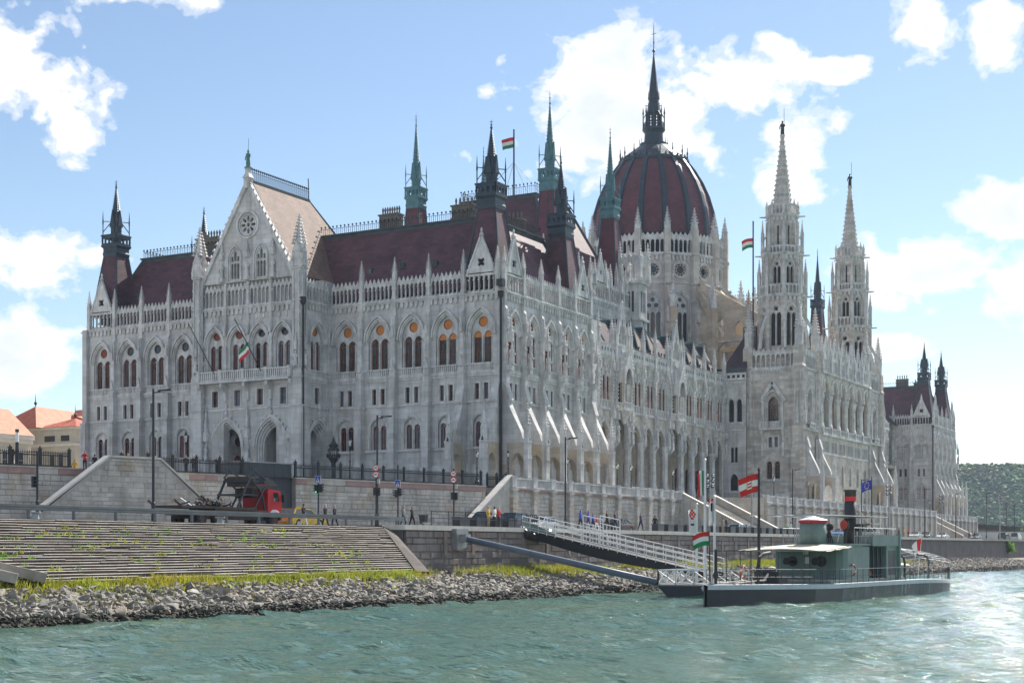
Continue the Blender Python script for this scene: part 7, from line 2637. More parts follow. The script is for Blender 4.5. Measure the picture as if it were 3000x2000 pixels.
pp = [
 ('person in dark coat with pale hair behind far left fence', *wpz(2.6, -1.0), GZ, R(20), 'black', 'black', 'stand', 'hair_pale'),
 ('person in red jacket seated at top of left stair flight', *wpz(8.6, .6), GZ - .2, R(40), 'red', 'black', 'lean', 'hair_dark'),
 ('person in dark jacket beside red-jacketed one on stair landing', *wpz(9.2, 1.2), GZ - .5, R(200), 'black', 'grey', 'stand', 'hair_dark'),
 ('person in black photographing from stair landing', *wpz(11.6, 1.5), GZ, R(90), 'black', 'black', 'lean', 'hair_dark'),
 ('second person in dark clothes bending on stair landing', *wpz(12.6, 1.2), GZ - .25, R(-90), 'navy', 'black', 'lean', 'hair_dark'),
 ('person in grey jacket at right shoulder of stair block', *wpz(15.3, 1.3), GZ - .4, R(-60), 'grey', 'black', 'stand', 'hair_pale'),
 ('person in black leaning at fence below tall lantern', *wpz(20.0, -.9), GZ, R(20), 'black', 'black', 'stand', 'hair_dark'),
 ('woman in dark dress standing at fence beside lantern watcher', *wpz(20.8, -.9), GZ, R(0), 'navy', 'navy', 'stand', 'hair_pale'),
 ('person with long dark hair leaning on fence before left portal', *wpz(23.4, -.8), GZ, R(10), 'black', 'black', 'lean', 'hair_dark'),
 ('person resting arms on top of slate gateway', *wpz(29.6, -3.2), GZ, R(0), 'grey', 'black', 'lean', 'hair_dark'),
 ('person in yellow sitting by left fence end', *wpz(8.2, -.4), GZ - .9, R(30), 'yellow', 'khaki', 'sit', 'hair_pale'),
 ('person in dark hoodie with white trousers walking by gateway', 20, -65.6, zq - .1, W_, 'black', 'white', 'walk', 'hair_dark'),
 ('man in black suit walking left of his companion', 20, -62.9, zq - .1, W_, 'black', 'navy', 'walk', 'hair_pale'),
 ('man in navy jacket walking with man in black suit', 20, -61.7, zq - .1, W_, 'navy', 'black', 'walk', 'hair_pale'),
 ('woman in teal skirt walking beside man in dark suit', 21, -53.7, zq, E_, 'grey', 'teal', 'walk', 'hair_dark'),
 ('man in dark suit walking beside woman in teal skirt', 21.4, -53.0, zq, E_, 'black', 'black', 'walk', 'hair_dark'),
 ('person in yellow jacket left of white-shirted one', 27.0, -50.4, zq, E_, 'yellow', 'khaki', 'stand', 'hair_pale'),
 ('person in white shirt between yellow and red jackets', 27.0, -49.4, zq, W_, 'white', 'black', 'stand', 'hair_dark'),
 ('person in red jacket behind quay railing', 27.0, -48.7, zq, W_, 'red', 'black', 'stand', 'hair_pale'),
 ('person in blue hooded coat left of street light', 27.0, -33.6, zq, E_, 'blue', 'black', 'walk', 'hair_dark', 1.03, True),
 ('person in blue hooded coat right of street light', 27.0, -32.0, zq, E_, 'blue', 'jeans', 'walk', 'hair_dark', 1.0, True),
 ('child in red jacket and white trousers', 27.0, -30.2, zq, E_, 'red', 'white', 'walk', 'hair_dark', .78),
 ('man in black with dark trousers behind gangway gate', 27.0, -28.0, zq, E_, 'black', 'black', 'walk', 'hair_dark', 1.06),
 ('man in navy jacket striding beside blue jacket', 27.0, -26.2, zq, E_, 'navy', 'navy', 'walk', 'hair_dark', 1.04),
 ('person in blue jacket behind striding man in navy', 24.2, -25.2, zq, E_, 'blue', 'navy', 'walk', 'hair_dark'),
 ('man in navy striding past maroon saloon', 27.0, -20.2, zq, E_, 'navy', 'navy', 'walk', 'hair_dark', 1.05),
 ('person in black sitting on quay block seats', 25.8, -13.9, zq - .05, R(180), 'black', 'black', 'sit', 'hair_dark'),
 ('person in grey standing at foot of middle stairs', 27.0, 2.3, zq, W_, 'grey', 'khaki', 'stand', 'hair_dark'),
 ('person in navy with red bag at foot of middle stairs', 27.0, 3.5, zq, E_, 'navy', 'black', 'stand', 'hair_dark', 1.05),
 ('person in white shirt stretching on quay behind turret', 24.8, 33.0, zq, R(150), 'white', 'black', 'stand', 'hair_dark'),
 ('person in black jacket right of funnel on quay', 24.0, 84.0, zq, R(150), 'black', 'black', 'walk', 'hair_dark'),
 ('distant person in dark coat left of red coat', 24.0, 92, zq, W_, 'black', 'black', 'walk', 'hair_dark'),
 ('distant person in orange top before far stairs', 24.0, 95.4, zq, W_, 'yellow', 'khaki', 'stand', 'hair_dark'),
 ('distant person in bright red coat before far stairs', 24.0, 98.2, zq, W_, 'red', 'black', 'stand', 'hair_dark', 1.05),
 ('distant person in black at foot of last buttress', 24.0, 147, zq, E_, 'black', 'black', 'walk', 'hair_dark'),
 ('distant second person in black near last buttress', 24.0, 152, zq, E_, 'black', 'black', 'walk', 'hair_dark'),
]
for q in pp: person(*q)

# -------------------------------------------------- old town houses behind the left fence
def house_windows(root, u0, u1, n, z0, z1, y, pil=False):
    for i in range(n):
        u = u0 + (u1 - u0) * (i + .5) / n
        b = MB('plaster_white'); b.panel(rect(-.85, .85, z0 - .25, z1 + .35), [rect(-.55, .55, z0, z1)], -.12, .12, True); b.box(-.95, .95, -.25, 0, z1 + .35, z1 + .5); w = ob('window', b, root, (u, y, 0))
        b = MB('glass'); b.box(-.55, .55, -.02, 0, z0, z1); ob('pane', b, w)
        b = MB('plaster_white'); b.box(-.04, .04, -.06, -.02, z0, z1); b.box(-.55, .55, -.05, -.02, (z0 + z1) / 2, (z0 + z1) / 2 + .07); ob('glazing_bar', b, w)
        if pil:
            b = MB('plaster_white'); b.ring((u1 - u0) / n / 2, -.15, [(.25, z0 - .4), (.2, z0), (.18, z1), (.28, z1 + .3)], 8); ob('column', b, root, (u, y, 0))
h1 = empty('old_house', (-110, 2, GZ), WEST, 'long old cream house with weathered brown tiled roof and dormers', 'house')
b = MB('plaster'); b.box(-60, 27.6, 0, 14, -1, 12.2); ob('wall', b, h1)
b = MB('plaster_white'); b.box(-60, 27.8, -.7, 0, 11.6, 12.3); b.box(-60, 27.7, -.35, 0, 10.9, 11.6); b.box(-60, 27.6, -.2, 0, 3.6, 3.9); ob('cornice', b, h1)
b = MB('old_tile', 'orange_tile'); b.quad((-60, -.8, 12.3), (20, -.8, 12.3), (16, 5.5, 17.2), (-60, 5.5, 17.2)); b.use('orange_tile').quad((20, -.8, 12.3), (27.6, -.8, 12.3), (27.6, 5.5, 17.2), (16, 5.5, 17.2)); b.use('old_tile').quad((-60, 5.5, 17.2), (27.6, 5.5, 17.2), (27.6, 13, 12.3), (-60, 13, 12.3)); ob('roof', b, h1)
b = MB('zinc', 'plaster'); b.use('plaster').box(2, 17, 5.2, 6.6, 16.5, 18.6); b.box(18, 25, 5.4, 7, 16.5, 18.2); b.use('zinc').box(1.8, 17.2, 5, 6.8, 18.6, 18.8); ob('chimney', b, h1)
house_windows(h1, 6.0, 27.0, 6, 6.6, 9.4, 0, True)
for u in (10.5, 20.5, 1.0):
    b = MB('old_tile', 'sign_black'); b.add([(-.9, 1.2, 13.9), (.9, 1.2, 13.9), (.9, 1.2, 15.3), (-.9, 1.2, 15.3), (.9, 4.6, 16.1), (-.9, 4.6, 16.1)], [(3, 2, 4, 5), (0, 3, 5), (1, 4, 2)]); b.use('sign_black').box(-.9, .9, 1.25, 1.3, 13.9, 15.3); ob('dormer', b, h1, (u, 0, 0))
h2 = empty('corner_house', (-110, 43, GZ), WEST, 'cream corner house with bright red hipped roofs and ball finials', 'house')
b = MB('plaster'); b.box(-6.5, 16, -3.5, 12, -1, 14.2); ob('wall', b, h2)
b = MB('plaster_white'); b.box(-6.7, 16.2, -3.9, 12, 11.0, 11.5); b.box(-6.8, 16.2, -4.1, 12, 14.0, 14.4); b.box(-6.6, 16, -3.7, 12, 5.2, 5.5); b.merge(baluster_run(0, 14, 11.5, 13.6, -4.0, -3.7, 12, 'plaster_white')); ob('cornice', b, h2)
house_windows(h2, .5, 13, 3, 6.4, 9.8, -3.5, True)
for (y0_, y1_, z0_, z1_) in ((-2.0, 0, 11.9, 12.9), (1.5, 4.0, 11.9, 12.9), (-.5, .6, 6.4, 9.6), (1.6, 2.7, 6.4, 9.6)):
    ob('side_window', MB('sign_black').box(-6.56, -6.5, y0_, y1_, z0_, z1_), h2)
b = MB('red_tile'); P = [(-7.0, -4.2, 14.4), (2.0, -4.2, 14.4), (2.0, 5.5, 14.4), (-7.0, 5.5, 14.4), (-2.5, .6, 16.3)]; b.add(P, [(0, 1, 4), (1, 2, 4), (2, 3, 4), (3, 0, 4)]); ob('roof', b, h2)
b = MB('red_tile', 'orange_tile'); P = [(-8.5, 4, 14.4), (14, 4, 14.4), (14, 16, 14.4), (-8.5, 16, 14.4), (-3.0, 10, 18.8), (14, 10, 18.4)]; b.add(P, [(3, 0, 4)]); b.use('orange_tile').add(P, [(0, 1, 5, 4), (2, 3, 4, 5)]); ob('roof', b, h2)
b = MB('red_tile', 'sign_black'); b.add([(4, 3.2, 15.6), (8, 3.2, 15.6), (8, 3.2, 17.4), (4, 3.2, 17.4), (6, 3.2, 18.8), (6, 9, 18.8), (4, 8, 17.4), (8, 8, 17.4)], [(3, 4, 5, 6), (2, 7, 5, 4), (0, 1, 2, 4, 3)]); ob('dormer', b, h2)
b = MB('iron'); 
for (x, y, z) in ((-2.5, .6, 16.1), (-3.0, 10, 18.6)): b.ring(x, y, [(.1, z), (.08, z + .4), (.28, z + .7), (.26, z + .9), (.08, z + 1.1), (.04, z + 2.0), (.01, z + 2.6)], 8)
ob('finial', b, h2)
# pale flowering shrub behind the fence
def leafy(root, name, c, r, n, m, rnd, s=.2):
    b = MB(m)
    for _ in range(n):
        v = Vector((rnd.gauss(0, 1), rnd.gauss(0, 1), rnd.gauss(0, 1))).normalized() * rnd.random() ** .4
        k = .8 + .35 * math.sin(v.x * 5 + v.z * 4)
        p = Vector(c) + Vector((v.x * r[0], v.y * r[1], v.z * r[2])) * k
        a_, d_ = Vector((rnd.gauss(0, 1), rnd.gauss(0, 1), rnd.gauss(0, 1))).normalized() * s, Vector((rnd.gauss(0, 1), rnd.gauss(0, 1), rnd.gauss(0, 1))).normalized() * s
        b.add([p - a_, p + d_, p + a_, p - d_ * .6], [(0, 1, 2, 3)])
    return ob(name, b, root)
rl = random.Random(44)
t = empty('flowering_shrub', (-66, -26, GZ), 0, 'bushy pale-leaved shrub behind fence left of the building', 'shrub')
leafy(t, 'foliage', (0, 0, 2.4), (3.4, 3.0, 2.3), 2600, 'leaf_pale', rl, .2); leafy(t, 'leaves', (0, 0, 2.2), (3.2, 2.8, 2.0), 1500, 'leaf', rl, .2)
b = MB('bark')
for i in range(5): a = i * 1.3; b.tube([(0, 0, 0), (.4 * math.cos(a), .4 * math.sin(a), 1.2), (1.3 * math.cos(a), 1.3 * math.sin(a), 2.6)], .1, 5, .03)
ob('stem', b, t)
t = empty('wall_bush', (29.0 + 2.2, 150, 3.0), 0, 'small bright green bush growing on far quay wall', 'bush'); leafy(t, 'foliage', (0, 0, 1.6), (1.3, 1.8, 1.5), 700, 'weed', rl, .22)
b = MB('bark'); b.tube([(-.6, 0, 0), (-.3, 0, .8), (0, 0, 1.6)], .08, 5, .03); ob('stem', b, t)
for i, (x, y, h, m_, lb) in enumerate(((6, 330, 7, 'leaf', 'low green tree far along the quay before the hill'), (14, 345, 6, 'weed', 'yellow-green tree beside low green tree far along quay'), (22, 320, 7.5, 'weed', 'bright green tree at right behind white van'), (30, 350, 5.5, 'leaf', 'small dark green tree nearest right edge far along quay'))):
    t = empty('quay_tree', (x, y, QZ - .4), 0, lb, 'tree', 'trees far along the quay')
    leafy(t, 'crown', (0, 0, h * .62), (h * .5, h * .5, h * .38), 900, m_, rl, .5)
    b = MB('bark'); b.tube([(0, 0, 0), (.1, 0, h * .3), (0, .1, h * .6)], .2, 6, .08); ob('trunk', b, t)
b = MB('white_metal'); b.box(0, 16, 0, .2, 0, 2.6); tag(ob('hoarding', b, None, (3, 252, QV), R(-12)), 'plain pale hoarding behind the vans at far right', 'hoarding')

# ================================================================== PONTOON, GANGWAY, SHIP
mat('hull_dark', (.018, .024, .034), .45, var=.2, vscale=.5, spec=.5); mat('hull_grey', (.085, .105, .115), .5, var=.3, vscale=.7, streak=.5)
mat('ship_green', (.17, .245, .23), .5, var=.12, vscale=.8, streak=.25); mat('ship_white', (.50, .55, .60), .5, var=.1, streak=.2); mat('canvas', (.52, .47, .37), .8, var=.1, vscale=.6)
mat('deck', (.16, .15, .14), .8, var=.2); mat('buoy_red', (.5, .05, .03), .5); mat('ship_dark', (.02, .022, .026), .5)
pt = empty('pontoon', (49, -54, WZ), 0, 'dark landing pontoon with white cross-braced railing beside ship bow', 'pontoon')
b = MB('hull_dark'); b.ext([(-3.3, .75), (3.4, .75), (3.4, -.5), (-2.0, -.5)], -5.6, 6); ob('hull', b, pt)
b = MB('deck'); b.box(-3.35, 3.45, -5.65, 6, .75, .85); ob('deck', b, pt)
b = MB('white_metal')
def xrail(b, p0, p1, z, h, n):
    p0, p1 = Vector((*p0, z)), Vector((*p1, z))
    for zz in (.06, h): b.bar(p0 + Vector((0, 0, zz)), p1 + Vector((0, 0, zz)), .08)
    for i in range(n + 1):
        q = p0.lerp(p1, i / n); b.bar(q, q + Vector((0, 0, h)), .08)
        if i < n:
            q2 = p0.lerp(p1, (i + 1) / n); b.bar(q + Vector((0, 0, .08)), q2 + Vector((0, 0, h - .04)), .06); b.bar(q + Vector((0, 0, h - .04)), q2 + Vector((0, 0, .08)), .06)
xrail(b, (-3.25, -5.55), (3.3, -5.55), .85, 1.0, 5); xrail(b, (-3.25, -5.55), (-3.25, 1.5), .85, 1.0, 5)
ob('railing', b, pt)
b = MB('flag_white'); b.tube([(0, -5.7, .7), (.4, -5.75, .1), (1.2, -5.8, -.2), (2.4, -5.8, -.15), (3.3, -5.7, .2)], .04, 5); ob('mooring_rope', b, pt)

gw = empty('gangway', (28.5, -45.8, QZ), 0, 'long sloping gangway with white railings from quay to pontoon', 'gangway')
go = Vector(gw.location)
A0, A1 = Vector((28.3, -45.6, 5.95)), Vector((47.2, -52.4, 2.55))
dv_ = (A1 - A0); L_ = dv_.length; d0 = dv_.normalized(); sd = d0.cross(Vector((0, 0, 1))).normalized()
b = MB('ship_dark')
for s in (-.9, .9):
    o_ = sd * s
    n_ = 8
    for i in range(n_):
        t0, t1 = i / n_, (i + 1) / n_
        q0, q1 = A0 + dv_ * t0 + o_, A0 + dv_ * t1 + o_
        dp0, dp1 = .35 + .45 * math.sin(PI * min(1, t0 * 1.1 + .05)) , .35 + .45 * math.sin(PI * min(1, t1 * 1.1 + .05))
        b.add([q0 + Vector((0, 0, -dp0)), q1 + Vector((0, 0, -dp1)), q1 + Vector((0, 0, .12)), q0 + Vector((0, 0, .12))], [(0, 1, 2, 3)])
b.add([A0 - sd * .9, A1 - sd * .9, A1 + sd * .9, A0 + sd * .9], [(0, 1, 2, 3)])
ob('girder', b, gw, tuple(-go))
for s in (-.95, .95):
    b = MB('white_metal')
    for zz in (.35, .75, 1.15): b.bar(A0 + sd * s + Vector((0, 0, zz)), A1 + sd * s + Vector((0, 0, zz)), .055)
    for i in range(21):
        q = A0 + dv_ * (i / 20) + sd * s; b.bar(q, q + Vector((0, 0, 1.15)), .055)
    ob('railing', b, gw, tuple(-go))
b = MB('ship_green'); q = A0 + sd * .97; q2 = A0 + dv_ * .2 + sd * .97; b.add([q + Vector((0, 0, .2)), q2 + Vector((0, 0, .15)), q2 + Vector((0, 0, .3)), q + Vector((0, 0, .95))], [(0, 1, 2, 3)]); ob('side_sheet', b, gw, tuple(-go))
b = MB('white_metal')      # gate part-way down
for s in (-.95, .95):
    for t_ in (.36, .47):
        q = A0 + dv_ * t_ + sd * s; b.bar(q, q + Vector((0, 0, 2.3)), .07)
    q, q2 = A0 + dv_ * .36 + sd * s, A0 + dv_ * .47 + sd * s
    for zz in (2.3, 1.7): b.bar(q + Vector((0, 0, zz)), q2 + Vector((0, 0, zz)), .06)
    for j in range(1, 6): q3 = q.lerp(q2, j / 6); b.bar(q3, q3 + Vector((0, 0, 1.7)), .04)
ob('gate', b, gw, tuple(-go))
b = MB('ship_dark'); b.tube([(28.4, -47.6, 6.0), (29.1, -47.6, 5.5), (29.6, -46.8, 5.25), (29.7, -45, 5.3), (29.2, -44, 5.8)], .35, 8); ob('fender', b, gw, tuple(-go))
b = MB('steel_dark')
for (p0, p1) in (((26.5, -49.5, QZ), (28.2, -47, QZ)), ((26.5, -43, QZ), (28.2, -44.3, QZ)), ((27.6, -60, QZ), (27.6, -50, QZ))):
    n_ = 5 if p0[0] < 27 else 4
    m_ = 'iron'
    p0, p1 = Vector(p0), Vector(p1)
    for zz in (.6, 1.1): b.bar(p0 + Vector((0, 0, zz)), p1 + Vector((0, 0, zz)), .05)
    for i in range(n_ + 1): q = p0.lerp(p1, i / n_); b.bar(q, q + Vector((0, 0, 1.15)), .05)
ob('quay_barrier', b, gw, tuple(-go))
sp = empty('mooring_strut', (28.8, -58.2, 5), 0, 'long blue-grey steel strut from quay wall down to pontoon', 'strut')
so = Vector(sp.location)
mat('strut_blue', (.10, .13, .18), .5, var=.15, vscale=1.0)
b = MB('strut_blue'); b.tube([(29.6, -58.4, 5.15), (34, -58.9, 4.35), (40, -59.3, 3.2), (45.7, -59.6, 2.1)], .24, 10); ob('tube', b, sp, tuple(-so), smooth=True)
b = MB('galv'); b.extx([(-59.2, 5.9), (-57.4, 5.9), (-57.7, 4.5), (-59.0, 4.3)], 28.65, 29.3); b.cbox(29.5, -58.35, 4.9, 5.5, .35); ob('wall_bracket', b, sp, tuple(-so))

# river monitor
mat('deck_pale', (.40, .38, .34), .8, var=.25, vscale=1.2); mat('rust_streak', (.13, .075, .05), .8, var=.4, vscale=1.5)
sh = empty('river_monitor', (55.2, -74.7, WZ), R(85.3), 'grey-green armoured river gunboat with black funnel, turret and awnings', 'ship')
# local: +X aft, starboard (towards the river) = -Y
LB, HB = 40.5, 3.0
def hb(u):
    t_ = u / LB
    return HB * (max(0.004, min(1, t_ / .22)) ** .70) * (1 if t_ < .80 else max(.10, math.sqrt(max(0, 1 - ((t_ - .80) / .20) ** 2.4))))
def sheer(u): return 1.28 - .16 * min(1, u / 12) if u < 27 else 1.12 - .30 * ((u - 27) / 13.5) ** 2
NU = 54
us = [LB * i / NU for i in range(NU + 1)]
for s in (-1, 1):
    b = MB('hull_dark', 'hull_grey', 'rust_streak')
    rk = random.Random(5 + s)
    for i in range(NU):
        b.use('hull_dark' if us[i] < 13 else 'hull_grey')
        u0, u1 = us[i], us[i + 1]
        b.add([(u0, s * hb(u0) * .96, -.6), (u1, s * hb(u1) * .96, -.6), (u1, s * hb(u1), sheer(u1) - .26), (u0, s * hb(u0), sheer(u0) - .26)], [(0, 1, 2, 3)])
        if us[i] > 11:      # plate seams and rust runs
            w_ = rk.choice([.03, .05, .10]); k0 = rk.uniform(.2, .9)
            b.use(rk.choice(['rust_streak', 'hull_dark', 'ship_white'] if w_ > .04 else ['hull_dark']))
            zt_ = sheer(u0) - .27; zb_ = zt_ - (zt_ + .2) * k0
            f_ = lambda u, z: s * (hb(u) * (.96 + .04 * (z + .6) / (sheer(u) + .34)) + .012)
            b.add([(u0, f_(u0, zb_), zb_), (u0 + w_, f_(u0 + w_, zb_), zb_), (u0 + w_, f_(u0 + w_, zt_), zt_), (u0, f_(u0, zt_), zt_)], [(0, 1, 2, 3)])
    ob('hull_side', b, sh)
    b = MB('ship_white')
    for i in range(NU):
        u0, u1 = us[i], us[i + 1]
        y0_, y1_ = s * (hb(u0) + .06), s * (hb(u1) + .06)
        b.add([(u0, y0_, sheer(u0) - .28), (u1, y1_, sheer(u1) - .28), (u1, y1_, sheer(u1)), (u0, y0_, sheer(u0)), (u1, y1_ - s * .25, sheer(u1) + .02), (u0, y0_ - s * .25, sheer(u0) + .02)], [(0, 1, 2, 3), (3, 2, 4, 5)])
    ob('rubbing_band', b, sh)
b = MB('deck_pale')
for i in range(NU):
    u0, u1 = us[i], us[i + 1]; b.add([(u0, -hb(u0), sheer(u0) - .04), (u1, -hb(u1), sheer(u1) - .04), (u1, hb(u1), sheer(u1) - .04), (u0, hb(u0), sheer(u0) - .04)], [(0, 1, 2, 3)])
ob('deck', b, sh)
b = MB('deck_pale', 'ship_green'); b.box(12.6, 27, -2.55, 2.55, 1.0, 1.34); b.use('ship_green').box(12.58, 27.02, -2.57, 2.57, 1.0, 1.26); ob('trunk_deck', b, sh)
# casemate, its gun-ported face looking forward
pl = [(15.0, -1.9), (15.2, -2.35), (15.6, -2.5), (18.2, -2.5), (18.2, 2.5), (15.6, 2.5), (15.2, 2.35), (15.0, 1.9)]
b = MB('ship_green'); b.extz(pl, 1.3, 3.46); b.extz([(x * .999, y * 1.015) for x, y in pl], 3.46, 3.54); cs_ = ob('casemate', b, sh)
for (v_, r) in ((1.05, .34), (-.95, .36)):
    b = MB('ship_dark')
    for (dv, rr_) in ((0, r), (.42, r * .72)):
        pts = [(v_ + dv + rr_ * math.cos(2 * PI * i / 16), 2.5 + rr_ * math.sin(2 * PI * i / 16)) for i in range(16)]
        b.extx(pts, 14.955 - (.01 if dv else 0), 15.0)
    g_ = ob('gun_port', b, cs_)
    b = MB('hull_dark'); b.tube([(14.3, v_, 2.45), (15.4, v_, 2.5)], .11, 10); ob('gun_barrel', b, g_)
b = MB('flag_white'); b.box(14.97, 15.0, -.1, .22, 2.35, 2.78); ob('notice', b, cs_)
b = MB('flag_white'); b.box(14.97, 15.0, -.05, .3, 2.95, 3.2); ob('notice', b, cs_)
# forward awning
b = MB('canvas')
n_ = 6
for i in range(n_):
    for j in range(n_):
        def AP(i, j):
            u_, v_ = 10.6 + 4.5 * i / n_, -3.0 + 6.0 * j / n_
            return (u_, v_, 3.16 + .30 * i / n_ + .16 * (1 - (v_ / 3) ** 2) - .05 * math.sin(PI * i / n_ * 3) ** 2)
        b.add([AP(i, j), AP(i + 1, j), AP(i + 1, j + 1), AP(i, j + 1)], [(0, 1, 2, 3)])
ob('awning', b, sh)
b = MB('steel_dark')
for u in (3.2, 5.6, 8.2, 10.6):
    for s in (-1, 1): b.tube([(u, s * hb(u) * .92, 1.1), (u, s * hb(u) * .92, 3.2)], .022, 5)
for s in (-1, 1): b.tube([(3.2, s * hb(3.2) * .92, 3.2), (5.6, s * hb(5.6) * .92, 3.2), (8.2, s * hb(8.2) * .92, 3.2), (10.6, s * 3, 3.18)], .022, 5)
for u in (3.2, 5.6, 8.2): b.tube([(u, -hb(u) * .92, 3.2), (u, hb(u) * .92, 3.2)], .02, 4)
for v_ in (-2.9, 0, 2.9): b.tube([(10.6, v_, 3.2), (15, v_, 3.5)], .022, 4)
for v_ in (-2.9, -1.2, 2.9): b.tube([(12.4, v_, 1.2), (12.4, v_, 3.3)], .022, 4)
ob('awning_frame', b, sh)
# turret
b = MB('ship_green'); b.ring(15.9, 0, [(.88, 3.5), (.86, 5.05)], 24); tu = ob('turret', b, sh, smooth=True)
b = MB('sign_red', 'ship_white'); b.ring(15.9, 0, [(.93, 5.03), (.93, 5.2)], 24); b.use('ship_white').ring(15.9, 0, [(.97, 5.2), (.92, 5.23), (.05, 5.48)], 24); ob('turret_roof', b, tu)
b = MB('galv'); b.tube([(15.02, -.3, 4.5), (15.0, .1, 4.42), (15.05, .4, 4.5)], .02, 4); ob('hand_chain', b, tu)
# upper deck with railings and canopy frame
b = MB('ship_green', 'deck_pale'); b.box(15.6, 25.0, -2.65, 2.65, 3.54, 3.64); b.use('deck_pale').box(15.8, 24.8, -2.5, 2.5, 3.64, 3.66); ob('bridge_deck', b, sh)
b = MB('galv')
for s in (-2.5, 2.5):
    for i in range(9): u = 16.8 + i; b.tube([(u, s, 3.64), (u, s, 4.7)], .022, 4)
    for zz in (4.15, 4.7): b.tube([(16.8, s, zz), (24.9, s, zz)], .02, 4)
    for i in range(3): u = 18.8 + i; b.tube([(u, s, 3.64), (u + 1, s, 4.7)], .018, 4); b.tube([(u + 1, s, 3.64), (u, s, 4.7)], .018, 4)
ob('bridge_railing', b, sh)
b = MB('galv', 'canvas')
for u in (10.8, 13.4, 16, 18.6, 21.2, 23.8): b.tube([(u, -2.3, 5.46), (u, 2.3, 5.46)], .022, 4)
for s in (-2.3, 0, 2.3): b.tube([(10.8, s, 5.44), (23.8, s, 5.5)], .025, 5)
for u in (18.6, 23.8):
    for s in (-2.3, 2.3): b.tube([(u, s, 3.6), (u, s, 5.5)], .022, 4)
b.use('canvas').add([(18.0, -2.3, 5.52), (22.6, -2.3, 5.52), (22.6, .4, 5.56), (18.0, .4, 5.56)], [(0, 1, 2, 3)]); b.add([(12.6, -2.3, 5.47), (13.4, -2.3, 5.47), (13.4, 2.3, 5.47), (12.6, 2.3, 5.47)], [(0, 1, 2, 3)])
ob('bridge_canopy', b, sh)
b = MB('ship_dark', 'buoy_red'); b.tube([(18.6, -1.2, 3.6), (18.6, -1.2, 4.6)], .13, 8); b.ring(18.6, -1.2, [(.15, 4.5), (.26, 4.8), (.24, 5.15), (.1, 5.3)], 10)
b.use('buoy_red').extx([(-1.2 + .25 * math.cos(2 * PI * i / 14), 4.92 + .33 * math.sin(2 * PI * i / 14)) for i in range(14)], 18.28, 18.34); ob('ventilator', b, sh)
b = MB('ship_dark')
for k in range(5): b.tube([(17.2 + .1 * k, -.9 + .22 * k, 3.65), (17.5, -.5, 4.6)], .05, 5)
b.blob((17.5, -.5, 4.75), (.28, .3, .26)); b.tube([(17.5, -.5, 4.8), (16.9, -.7, 4.95)], .05, 6); ob('machine_gun', b, sh)
# funnel
b = MB('ship_dark'); b.ring(22.7, 0, [(.44, 3.6), (.40, 6.62)], 20); b.ring(22.7, 0, [(.40, 6.95), (.395, 7.3), (.44, 7.33), (.44, 7.42), (.36, 7.42)], 20); fu = ob('funnel', b, sh, smooth=True)
b = MB('sign_red'); b.ring(22.7, 0, [(.405, 6.62), (.40, 6.95)], 20, cap=False); ob('funnel_band', b, fu, smooth=True)
b = MB('canvas'); b.tube([(22.9, -.4, 6.2), (24.4, -1.6, 3.8)], .03, 5); b.tube([(22.9, .4, 6.2), (24.4, 1.6, 3.8)], .03, 5); ob('stay', b, fu)
# deckhouse under the bridge: dark casing, pale panel, open posts, aft bulkheads
b = MB('ship_dark'); b.box(18.2, 20.4, -2.1, 2.1, 1.3, 3.5); ob('boiler_casing', b, sh)
b = MB('ship_green'); b.box(18.22, 19.6, -2.5, -2.1, 1.3, 3.48); b.box(18.22, 19.6, 2.1, 2.5, 1.3, 3.48); ob('side_locker', b, sh)
b = MB('ship_dark')
for u in (20.4, 21.2, 22.0):
    for s in (-2.45, 2.45): b.tube([(u, s, 1.3), (u, s, 3.5)], .06, 6)
ob('deck_post', b, sh)
b = MB('hull_dark', 'buoy_red'); b.ring(21.4, -1.5, [(.34, 1.3), (.3, 2.3), (.14, 2.6), (.12, 3.4)], 10); b.box(20.6, 22, .2, 1.6, 1.3, 2.0); b.use('buoy_red').box(20.5, 20.8, -2.2, -1.8, 1.5, 1.8); ob('deck_gear', b, sh)
for s in (-1, 1):
    b = MB('ship_green'); y0_, y1_ = sorted((s * 1.35, s * 2.62)); b.box(22.6, 24.9, y0_, y1_, 1.3, 3.54); o_ = ob('aft_bulkhead', b, sh)
    b = MB('hull_dark'); b.box(23.0, 24.4, s * 2.62 - .012, s * 2.62 + .012, 1.5, 3.2); ob('door', b, o_)
b = MB('ship_green'); b.box(19.6, 25.0, -2.74, -2.66, 3.5, 4.25); b.box(19.6, 25.0, 2.66, 2.74, 3.5, 4.25); b.box(24.95, 25.05, -2.74, 2.74, 3.0, 4.25); b.box(24.8, 25.1, -2.8, -2.55, 1.2, 4.35); ob('bridge_bulwark', b, sh)
b = MB('ship_dark', 'white_metal'); b.tube([(21.0, -1.3, 3.6), (21.0, -1.3, 4.7)], .09, 6); b.bar((20.0, -1.5, 4.8), (22.4, -1.6, 5.05), .14); b.box(20.6, 21.4, -1.7, -.9, 4.5, 5.0); b.use('white_metal').box(21.8, 23.2, -2.0, -1.2, 5.0, 5.05); ob('deck_gun', b, sh)
